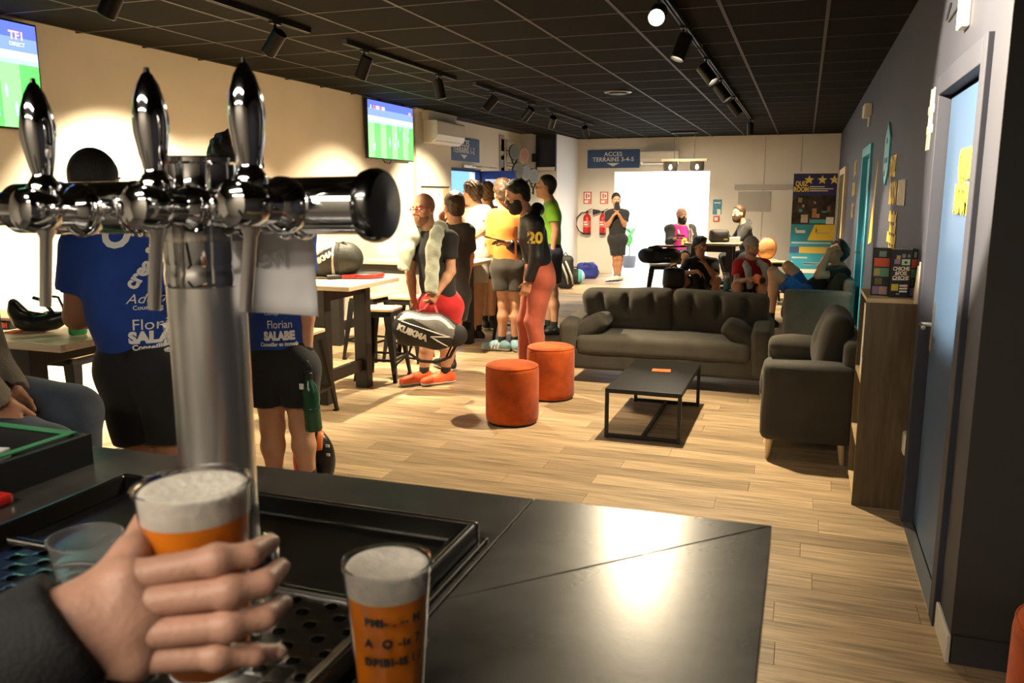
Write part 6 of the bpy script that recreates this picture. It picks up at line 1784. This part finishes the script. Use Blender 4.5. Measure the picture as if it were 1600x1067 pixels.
p = person(PEOPLE['hoodie'], 'bearded man in a black hoodie seated at the high table, seen from the side', SKIN, 1.02, .014, 'short', HAIR_BR, 'full', 'hoodie', cloth('black_hoodie', (.020, .019, .018)), 1.5, -.02, 'trousers', CBLACK, 1.5, SHOE_B, SOLE_W, hood=True)
p = person(PEOPLE['teen'], 'dark-haired youth in a black tee sitting with hand on chin behind the sofa', SKIN_D, .98, .013, 'thick', HAIR_B, None, None, CBLACK, .7, .0, None, CBLACK, .65, SHOE_B, SOLE_W, .2, CBLACK)
p = person(PEOPLE['beanie'], 'seated man in a red tee with grey beanie and grey towel round his neck', SKIN, 1.02, .012, None, HAIR_BR, 'stubble', None, cloth('red_tee', (.50, .012, .018)), .62, .0, None, CBLACK, .6, cloth('red_shoe', (.6, .05, .03)), SOLE_W, .2, CBLACK)
P = p['P']; Jb = p['J']; Fh = nrm(p['F'] * [1, 1, 0])
B = Blend().ell(P(0, -.014, .045), (.089 * 1.02, .110 * 1.02, .105 * 1.02), (p['S'], p['F'], p['U'])).cut(P(0, .06, .040), p['F'] * .30 - p['U'] * .95, .01)
B.noise(.0015, 80)
tag(soft('beanie', [(B, .008)], cloth('grey_beanie', (.36, .33, .28), bump=.6), p['T']), 'grey knitted beanie')
nk = Jb['neck']; sd = p['side']; B = Blend(); Fh = nrm(p['tf'] + .2 * Fh)
B.cap(nk - Fh * .07, nk - sd * .08 - up * .03, .04, .045, .03); B.cap(nk - Fh * .07, nk + sd * .08 - up * .03, .04, .045, .03)
for sg in (-1, 1):
    a_ = nk + sd * sg * .085 - up * .03; b_ = nk + sd * sg * .11 + Fh * .20 - up * .10; c_ = nk + sd * sg * .11 + Fh * .31 - up * .34
    B.cap(a_, b_, .048, .05, .03, Fh, .7); B.cap(b_, c_, .05, .045, .03, Fh, .6, sharp='b')
B.noise(.005, 36)
t = thing('towel', 'pale grey towel round the neck of the man with the beanie', 'towel', tuple(nk)); soft('cloth', [(B, .009)], mat('towel_grey', (.40, .40, .37), .95, var=.15, bump=.6, bscale=160), t)
p = person(PEOPLE['reclining'], 'man in blue shorts lying back in the grey armchair, arms over his face', SKIN, 1.02, .012, 'thick', HAIR_B, None, None, CBLACK, .6, .0, None, cloth('bright_blue', (.02, .12, .45)), .66, SHOE_B, SOLE_W, .18, CBLACK)

# ================================================================ bags, bottles and small things
ZV = Vector((0, 0, 1))
def L3(c, a, b, z):           # point in a frame whose axes are: across the view, away from the bar, up
    return np.array(Vector(c) + RT * a + GV * b + ZV * z)
AXV = (np.array(RT), np.array(GV), np.array(ZV))
BAG_D = mat('bag_dark', (.022, .021, .019), .7, var=.2, vscale=14, bump=.2, bscale=120)
BAG_G = mat('bag_grey', (.17, .16, .145), .7, var=.15, vscale=14, bump=.2, bscale=120)
BAG_L = mat('bag_light', (.40, .37, .33), .7, var=.12, vscale=10, bump=.15, bscale=120)
PIPE = mat('bag_piping', (.70, .68, .62), .5)
BAG_K = mat('bag_black', (.010, .010, .010), .65, var=.2, bump=.2, bscale=120)

# bag on the middle table
c = Vector((-3.93, 6.16, .981))
def kb(t):
    return Blend().cap(L3(c, -.20, 0, .135), L3(c, .14, 0, .150), .128 + t, .150 + t, .05, np.array(GV), .85).cap(L3(c, .14, 0, .150), L3(c, .25, 0, .165), .150 + t, .135 + t, .04, np.array(GV), .8).cut(L3(c, 0, 0, .004 - t), -np.array(ZV), .02).noise(.003, 16, 1)
t = thing('racket_bag', 'grey and black padel bag lettered KUIKMA lying on the middle high table', 'bag', tuple(c))
body = soft('body', [(kb(0), .010)], BAG_D, t)
n1 = np.array(RT) * .50 - np.array(ZV) * .866
soft('upper_panel', [(kb(.004).cut(L3(c, .02, 0, .20), n1).cut(L3(c, .15, 0, 0), np.array(RT)), .009)], BAG_L, t)
soft('piping', [(kb(.006).cut(L3(c, .02, 0, .197), n1).cut(L3(c, .02, 0, .209), -n1).cut(L3(c, .17, 0, 0), np.array(RT)), .007)], PIPE, t)
soft('piping', [(kb(.006).cut(L3(c, .165, 0, 0), np.array(RT)).cut(L3(c, .145, 0, 0), -np.array(RT)), .007)], BAG_L, t)
soft('end_pocket', [(kb(.008).cut(L3(c, .20, 0, 0), -np.array(RT)), .010)], mat('bag_olive', (.026, .028, .022), .6, var=.3, bump=.3, bscale=40), t)
rot = .52
xd = RT * math.cos(rot) + ZV * math.sin(rot); ud = ZV * math.cos(rot) - RT * math.sin(rot)
text_on('lettering', 'KUIKMA', .062, c + RT * .055 + ZV * .165 - GV * .25, xd, ud, body, PIPE, t, bold=.004, off=.006)
MB().tube([L3(c, .20, -.02, .29), L3(c, .24, -.05, .31), L3(c, .28, -.06, .27)], .008, 6).build('handle', BAG_K, t)
racket((-3.53, 6.31, 1.003), mat('racket_dark', (.03, .03, .03), .4), mat('racket_edge_red', (.30, .02, .02), .35), 'dark padel racket with red throat lying on the middle high table', 0, up=(.66, .75, 0), nvec=(0, 0, 1), group=None)

# bag carried by the man with glasses
c = Vector((-2.985, 6.345, .545))
tl = .16
e1 = np.array(RT) * math.cos(tl) - np.array(ZV) * math.sin(tl); e2 = np.array(ZV) * math.cos(tl) + np.array(RT) * math.sin(tl)
def Q(a, b, z): return np.array(c) + e1 * a + np.array(GV) * b + e2 * z
def cb(t):
    return Blend().cap(Q(-.15, 0, -.005), Q(.08, 0, 0), .155 + t, .150 + t, .05, np.array(GV), .62).cap(Q(.08, 0, 0), Q(.24, 0, -.005), .150 + t, .095 + t, .05, np.array(GV), .65).noise(.003, 15, 4)
t = thing('racket_bag', 'black and grey padel bag lettered KUIKMA carried by the man with glasses', 'bag', tuple(c))
body = soft('body', [(cb(0), .009)], BAG_D, t)
nb_ = e1 * -.42 - e2 * .907
soft('upper_panel', [(cb(.004).cut(Q(0, 0, .035), e1 * -.30 - e2 * .95).cut(Q(0, -.03, 0), np.array(GV)), .008)], BAG_G, t)
for (p0, p1) in ((Q(-.26, 0, .06), Q(.20, 0, -.015)), (Q(.20, 0, -.015), Q(.04, 0, -.035)), (Q(.04, 0, -.035), Q(.19, 0, -.105))):
    d = nrm(p1 - p0); m = np.cross(d, np.array(GV)); w = .0055
    B = cb(.0075).cut(p0 + m * w, m).cut(p0 - m * w, -m).cut(p0 - d * w, -d).cut(p1 + d * w, d).cut(Q(0, -.02, 0), np.array(GV))
    soft('piping', [(B, .0065)], PIPE, t)
soft('top_piping', [(cb(.006).cut(Q(0, -.052, 0), np.array(GV)).cut(Q(0, -.078, 0), -np.array(GV)).cut(Q(0, 0, .05), -e2), .007)], PIPE, t)
soft('end_pocket', [(cb(.008).cut(Q(.225, 0, 0), -e1), .009)], BAG_D, t)
rot = -.40
xd = RT * math.cos(rot) + ZV * math.sin(rot); ud = ZV * math.cos(rot) - RT * math.sin(rot)
text_on('lettering', 'KUIKMA', .072, c + RT * -.125 - ZV * .008 - GV * .25, xd, ud, body, PIPE, t, bold=.005, off=.007)
hp = Vector(PEOPLE['glasses']['tB'])
MB().tube([Q(-.12, 0, .14), Vector(Q(-.06, 0, .17)), hp + Vector((-.02, 0, .0)), hp + Vector((.03, 0, .0)), Vector(Q(.06, 0, .155)), Q(.10, 0, .13)], .011, 8).build('handle', mat('strap_red', (.25, .03, .03), .6), t)
MB().tube([Q(-.12, 0, -.14), Q(-.13, -.02, -.22), Q(-.02, -.03, -.27), Q(.12, -.02, -.26), Q(.22, 0, -.20), Q(.26, 0, -.08)], .014, 6).build('strap', BAG_K, t)
MB().tube([Q(-.05, -.02, -.26), Q(-.16, -.03, -.26), Q(-.22, -.03, -.33), Q(-.24, -.03, -.42)], .009, 6).build('strap', BAG_K, t)
MB().tube([Q(.22, .03, -.10), Q(.18, .03, -.24), Q(.06, .02, -.28)], .009, 6).build('strap', BAG_K, t)

# things on the nearest table
ZT = .981
c = Vector((-3.73, 3.20, ZT))
t = thing('shoulder_bag', 'black curved shoulder bag with a silver buckle on the nearest high table', 'bag', tuple(c))
B = Blend()
pts = [(-.125, .150), (-.115, .105), (-.085, .062), (-.04, .045), (.02, .048), (.075, .058), (.125, .075)]
for k in range(6):
    B.cap(L3(c, pts[k][0], 0, pts[k][1]), L3(c, pts[k + 1][0], 0, pts[k + 1][1]), (.022, .034, .044, .046, .044, .042)[k], (.034, .044, .046, .044, .042, .034)[k], .03, np.array(GV), 1.2)
B.cut(L3(c, 0, 0, .003), -np.array(ZV), .01)
soft('body', [(B.noise(.002, 30), .008)], mat('bag_gloss_black', (.010, .011, .009), .3), t)
MB().tube([L3(c, -.115, -.02, .168), L3(c, -.09, -.02, .158), L3(c, -.04, -.02, .105), L3(c, .03, -.02, .095), L3(c, .09, -.02, .108)], .006, 8).build('piping', mat('bag_gloss_black'), t, smooth=True)
MB().tube([L3(c, -.02, .0, .178), L3(c, .02, .0, .165), L3(c, .06, 0, .12), L3(c, .09, -.01, .085)], .010, 8).build('strap', mat('bag_gloss_black'), t, smooth=True)
MB().tube([L3(c, .08, .0, .185), L3(c, .11, .0, .18), L3(c, .13, .0, .13), L3(c, .135, 0, .09)], .007, 8).build('strap', mat('bag_gloss_black'), t, smooth=True)
MB().box(L3(c, .055, -.02, .095) - np.array([.012, .008, .016]), L3(c, .055, -.02, .095) + np.array([.012, .008, .016])).build('buckle', CHROME, t, .003)
c = Vector((-3.52, 3.44, ZT))
t = thing('pouch', 'small black pouch with white print behind the green bottle', 'pouch', tuple(c))
body = soft('body', [(Blend().box(L3(c, 0, 0, .045), (.085, .05, .043), .03, AXV, 0, '+', .015), .008)], BAG_K, t)
text_on('lettering', 'Sunlife', .034, c + ZV * .06 - GV * .2 + RT * -.02, RT, ZV, body, PIPE, t, bold=.001, off=.004)
c = Vector((-3.475, 3.20, ZT))
t = thing('green_bottle', 'translucent green plastic bottle on the corner of the nearest table', 'bottle', tuple(c))
m_gp = mat('green_plastic', (.10, .62, .20), .12, trans=.55, ior=1.35, var=.45, vscale=22)
MB().lathe([(.0, .0), (.038, .0), (.044, .008), (.043, .05), (.045, .11), (.042, .15), (.044, .19), (.038, .235), (.020, .275), (.016, .285), (.016, .30)], 32, c, (0, 0, 1), cap=False).build('flask', m_gp, t, auto=.9)
MB().lathe([(.040, .003), (.041, .1), (.0, .105)], 24, c, (0, 0, 1)).build('drink', mat('green_drink', (.03, .35, .09), .2, trans=.3), t)
MB().lathe([(.018, .296), (.018, .318), (.0, .319)], 20, c, (0, 0, 1), cap=False).build('cap', mat('green_cap', (.05, .4, .12), .4), t)
c = Vector((-4.05, 3.27, ZT))
t = thing('racket_case', 'flat black case with red letters at the left edge of the photo', 'case', tuple(c))
MB().box((-4.28, 3.19, ZT), (-3.93, 3.42, ZT + .045)).build('case', BAG_K, t, .008)
MB().box((-4.28, 3.19, ZT + .046), (-3.93, 3.42, ZT + .062)).build('lid', mat('case_brown', (.35, .22, .14), .5), t, .006)
text('lettering', 'SH', .032, (-3.965, 3.188, ZT + .022), (1, 0, 0), (0, 0, 1), RED, t, bold=.002)
tag(MB().box((-3.86, 3.10, ZT), (-3.80, 3.17, ZT + .008)).build('orange_token', mat('leaflet_orange')), 'small orange card on the nearest table in front of the shoulder bag', 'card')
c = Vector((-3.79, 3.14, 0))
t = thing('tall_bag', 'tall grey bag with upright white letters ORD standing against the nearest table', 'bag', tuple(c))
body = soft('body', [(Blend().box(L3(c, -.05, .0, .48), (.105, .06, .46), .03, AXV, 0, '+', .015).cut(L3(c, 0, 0, .004), -np.array(ZV)), .013)], mat('bag_ash', (.085, .082, .072), .7, var=.12, bump=.1), t)
text_on('lettering', 'ORD', .085, c + RT * .005 + ZV * .76 - GV * .2, -ZV, RT, body, PIPE, t, bold=.002, off=.005)
MB().box(L3(c, -.075, -.078, .70) - np.array([.022, .002, .05]), L3(c, -.075, -.078, .70) + np.array([.022, .002, .05])).build('label', mat('cream_print'), t)

# red and black padel bag on the floor behind the second blue-shirted man
c = Vector((-2.67, 4.10, 0))
t = thing('racket_bag', 'red and black padel bag standing on the floor behind the bare calf', 'bag', tuple(c))
bb = lambda k: Blend().ell(L3(c, -.02, 0, .12), (.125 + k, .09 + k, .19 + k), AXV).cut(L3(c, 0, 0, .003), -np.array(ZV))
body = soft('body', [(bb(0), .009)], mat('bag_gloss_black'), t)
soft('red_panel', [(bb(.004).cut(L3(c, -.05, 0, 0), np.array(RT)), .008)], mat('bag_red', (.55, .02, .015), .35), t)
soft('orange_trim', [(bb(.006).cut(L3(c, .045, 0, 0), np.array(RT)).cut(L3(c, .01, 0, 0), -np.array(RT)).cut(L3(c, 0, 0, .2), -np.array(ZV)), .007)], mat('bag_orange', (.75, .20, .04), .4), t)
for z in (.225, .17): MB().box(L3(c, .075, -.06, z) - np.array([.012, .004, .008]), L3(c, .075, -.06, z) + np.array([.012, .004, .008])).build('white_mark', PIPE, t)

# bags on the floor by the stub wall
c = Vector((-4.05, 14.5, 0))
t = thing('backpack', 'tall black backpack with pale straps standing on the floor behind the green-shirted man', 'backpack', tuple(c))
soft('body', [(Blend().box(L3(c, 0, 0, .31), (.15, .11, .30), .09, AXV, 0, '+', .02).cut(L3(c, 0, 0, .004), -np.array(ZV)).noise(.005, 14), .013)], BAG_K, t)
for a in (-.03, .06):
    MB().tube([L3(c, a - .07, -.13, .52), L3(c, a - .02, -.155, .40), L3(c, a + .04, -.15, .25), L3(c, a + .07, -.13, .10)], [.014, .022, .02, .012], 8).build('strap', mat('strap_pale', (.42, .42, .36), .7), t, smooth=True)
MB().tube([L3(c, -.04, 0, .61), L3(c, 0, 0, .66), L3(c, .04, 0, .61)], .01, 6).build('handle', BAG_K, t)
c = Vector((-4.12, 15.4, 0))
def df(k): return Blend().cap(L3(c, -.06, .12, .15), L3(c, .04, -.06, .15), .145 + k, .145 + k, .02).cut(L3(c, 0, 0, .004), -np.array(ZV), .02)
t = thing('sports_bag', 'small dark sports bag with a turquoise end on the floor', 'bag', tuple(c))
soft('body', [(df(0).noise(.003, 18), .012)], mat('bag_dark_green', (.014, .020, .014), .7), t)
soft('end_panel', [(df(.006).cut(L3(c, .055, 0, 0), -np.array(RT)).cut(L3(c, 0, 0, .05), -np.array(ZV)), .011)], mat('bag_turquoise', (.07, .34, .36), .6), t)
soft('light_trim', [(df(.009).cut(L3(c, .125, 0, 0), -np.array(RT)).cut(L3(c, 0, 0, .06), -np.array(ZV)), .010)], mat('bag_pale_blue', (.35, .55, .62), .6), t)
MB().tube([L3(c, -.10, 0, .28), L3(c, -.05, -.03, .33), L3(c, .05, -.06, .32), L3(c, .10, -.06, .26)], .012, 6).build('handle', BAG_K, t)
c = Vector((-4.16, 16.55, 0))
t = thing('holdall', 'blue fabric holdall on the floor by the far wall', 'bag', tuple(c))
soft('body', [(Blend().box(L3(c, 0, 0, .15), (.21, .15, .145), .07, AXV, 0, '+', .02).ell(L3(c, .12, 0, .27), (.07, .09, .06), AXV, .04).ell(L3(c, -.08, 0, .27), (.08, .09, .05), AXV, .04).cut(L3(c, 0, 0, .004), -np.array(ZV)).noise(.010, 15), .013)], mat('bag_blue', (.022, .032, .26), .6, var=.25, vscale=9), t)
MB().tube([L3(c, -.11, -.12, .25), L3(c, -.06, -.16, .33), L3(c, .02, -.16, .32), L3(c, .06, -.14, .25)], .012, 6).build('handle', mat('bag_blue'), t)
MB().tube([L3(c, .20, -.08, .22), L3(c, .235, -.1, .12), L3(c, .20, -.09, .05)], .012, 6).build('strap', mat('bag_navy', (.01, .012, .05), .6), t)

# round the far high table
c = Vector((-2.03, 12.48, .667))
t = thing('holdall', 'black holdall on a stool behind the sofa, a red racket on top', 'bag', tuple(c))
soft('body', [(Blend().cap(L3(c, -.20, 0, .125), L3(c, .22, 0, .12), .115, .11, .03).box(L3(c, .05, -.10, .11), (.12, .03, .07), .03, AXV, .02).cut(L3(c, 0, 0, .003), -np.array(ZV), .02).noise(.006, 15), .012)], BAG_K, t)
soft('folded_straps', [(Blend().cap(L3(c, -.14, 0, .24), L3(c, 0, -.02, .25), .028, .03, .02).cap(L3(c, -.02, .02, .26), L3(c, .02, 0, .24), .03, .03, .02).noise(.008, 30), .009)], BAG_K, t)
for a in (.06, .12): MB().tube([L3(c, a, -.135, .09), L3(c, a + .02, -.138, .10), L3(c, a + .03, -.135, .08)], .006, 6).build('buckle', mat('buckle_grey', (.4, .38, .33), .4), t)
racket(tuple(L3(c, .10, .0, .262)), mat('racket_pale', (.60, .55, .52), .4), mat('racket_edge_red'), 'red-rimmed padel racket lying on the black holdall', 0, up=tuple(-RT), nvec=(0, 0, 1), group=None, s=.85)
c = Vector((-1.28, 13.74, .941))
t = thing('tote_bag', 'black bag on the high table beside the man in the hoodie', 'bag', tuple(c))
soft('body', [(Blend().box(L3(c, 0, 0, .10), (.15, .09, .10), .05, AXV, 0, '+', .02).cap(L3(c, .05, 0, .10), L3(c, .22, -.02, .04), .08, .04, .03).cut(L3(c, 0, 0, .003), -np.array(ZV)).noise(.004, 20), .012)], BAG_D, t)
MB().box(L3(c, .08, -.12, .05) - np.array([.03, .003, .012]), L3(c, .08, -.12, .05) + np.array([.03, .003, .012])).build('gilt_mark', mat('gilt', (.45, .40, .15), .5), t)
c = Vector((-1.70, 13.48, .941))
t = thing('water_bottle', 'clear plastic water bottle on the corner of the far high table', 'bottle', tuple(c))
MB().lathe([(.0, 0), (.03, 0), (.034, .01), (.032, .06), (.035, .12), (.032, .17), (.015, .215), (.013, .23)], 22, c, (0, 0, 1), cap=False).build('flask', mat('clear_bottle', (.80, .84, .86), .1, trans=.8, ior=1.25), t, auto=.9)
MB().lathe([(.015, .228), (.015, .25), (.0, .25)], 14, c, (0, 0, 1), cap=False).build('cap', mat('sign_blue'), t)
tag(MB().box((-1.12, 13.72, .941), (-.96, 13.92, 1.02)).build('paper_bag', WHITE_PRINT, None, .01), 'white paper bag on the high table right of the black bag', 'bag')
c = Vector((-.55, 14.02, .667))
t = thing('racket_bag', 'rounded orange padel bag with a red rim right of the man in the hoodie', 'bag', tuple(c))
ob = lambda k: Blend().ell(L3(c, 0, 0, .17), (.155 + k, .07 + k, .175 + k), AXV).cut(L3(c, 0, 0, .004), -np.array(ZV))
soft('body', [(ob(0), .012)], mat('bag_orange_fade', (.78, .42, .18), .5, var=.2, vscale=4), t)
soft('rim', [(ob(.010).cut(L3(c, 0, .02, 0), np.array(GV)).cut(L3(c, 0, -.015, 0), -np.array(GV)), .009)], mat('bag_red'), t)
MB().box(L3(c, 0, -.075, .16) - np.array([.10, .004, .004]), L3(c, 0, -.075, .16) + np.array([.10, .004, .004])).build('seam', mat('leaflet_dark'), t)
c = Vector((-1.60, 11.10, .4535))
t = thing('backpack', 'dark backpack set on the orange pouf behind the sofa', 'backpack', tuple(c))
soft('body', [(Blend().box(L3(c, 0, 0, .14), (.14, .10, .14), .06, AXV, 0, '+', .015).cut(L3(c, 0, 0, .004), -np.array(ZV)).noise(.004, 18), .012)], BAG_K, t)
MB().tube([L3(c, -.05, 0, .28), L3(c, 0, 0, .315), L3(c, .05, 0, .28)], .009, 6).build('handle', BAG_K, t)
for n_, (x, y, h) in (('left', (-1.40, 12.45, .30)), ('right', (-.62, 11.85, .30))):
    t = thing('ottoman', 'low dark square seat under the %s' % ('youth in the black tee' if n_ == 'left' else 'man with the grey beanie'), 'seat', (x, y, 0))
    soft('cushion', [(Blend().box((x, y, h * .6), (.24, .22, h * .4), .04), .018)], m_sofa, t)
    for a in (-1, 1):
        for b in (-1, 1):
            MB().cyl((x + a * .18, y + b * .16, 0), (x + a * .18, y + b * .16, h * .22), .02, n=10).build('foot', BLACK_PLASTIC, t)
c = Vector((-.95, 11.62, 0))
t = thing('side_table', 'low dark side table behind the sofa carrying the teal bottle', 'table', tuple(c))
MB().lathe([(.0, .38), (.12, .38), (.12, .40), (.0, .40)], 32, c, (0, 0, 1), cap=False).build('tabletop', m_ct, t, auto=.6)
MB().cyl(c + ZV * .02, c + ZV * .38, .02, n=12).build('column', m_ct, t); MB().lathe([(.13, 0), (.12, .02)], 28, c).build('foot', m_ct, t)
c = Vector((-.955, 11.60, .4015))
t = thing('sports_bottle', 'teal sports bottle with a white flip cap behind the sofa', 'bottle', tuple(c))
bt = MB().lathe([(.0, 0), (.038, 0), (.042, .008), (.042, .16), (.038, .175)], 26, c, (0, 0, 1), cap=False).build('flask', mat('bottle_teal', (.07, .20, .17), .3, var=.5, vscale=40), t, auto=.8)
MB().lathe([(.040, .172), (.041, .20), (.036, .215), (.0, .218)], 24, c, (0, 0, 1), cap=False).bar(c + Vector((-.05, 0, .235)), c + Vector((.03, 0, .225)), .03, .022).box(c + Vector((-.02, -.015, .21)), c + Vector((.02, .015, .24))).build('cap', mat('bottle_cap_white', (.68, .66, .60), .45), t)
Jb = PEOPLE['beanie']; c = (Vector(Jb['tA']) + Vector(Jb['tB'])) / 2 + RT * .08 - GV * .05 + ZV * -.01
t = thing('massage_roller', 'orange roller with a dark end held by the man with the beanie', 'roller', tuple(c))
MB().lathe([(.055, -.08), (.062, -.07), (.062, .07), (.055, .08)], 26, c, (.55, -.75, -.1)).build('sleeve', mat('roller_orange', (.72, .20, .05), .6), t, auto=.8)
MB().lathe([(.045, .081), (.040, .086), (.0, .086)], 22, c, (.55, -.75, -.1), cap=False).build('end_disc', BLACK_PLASTIC, t, auto=.8)
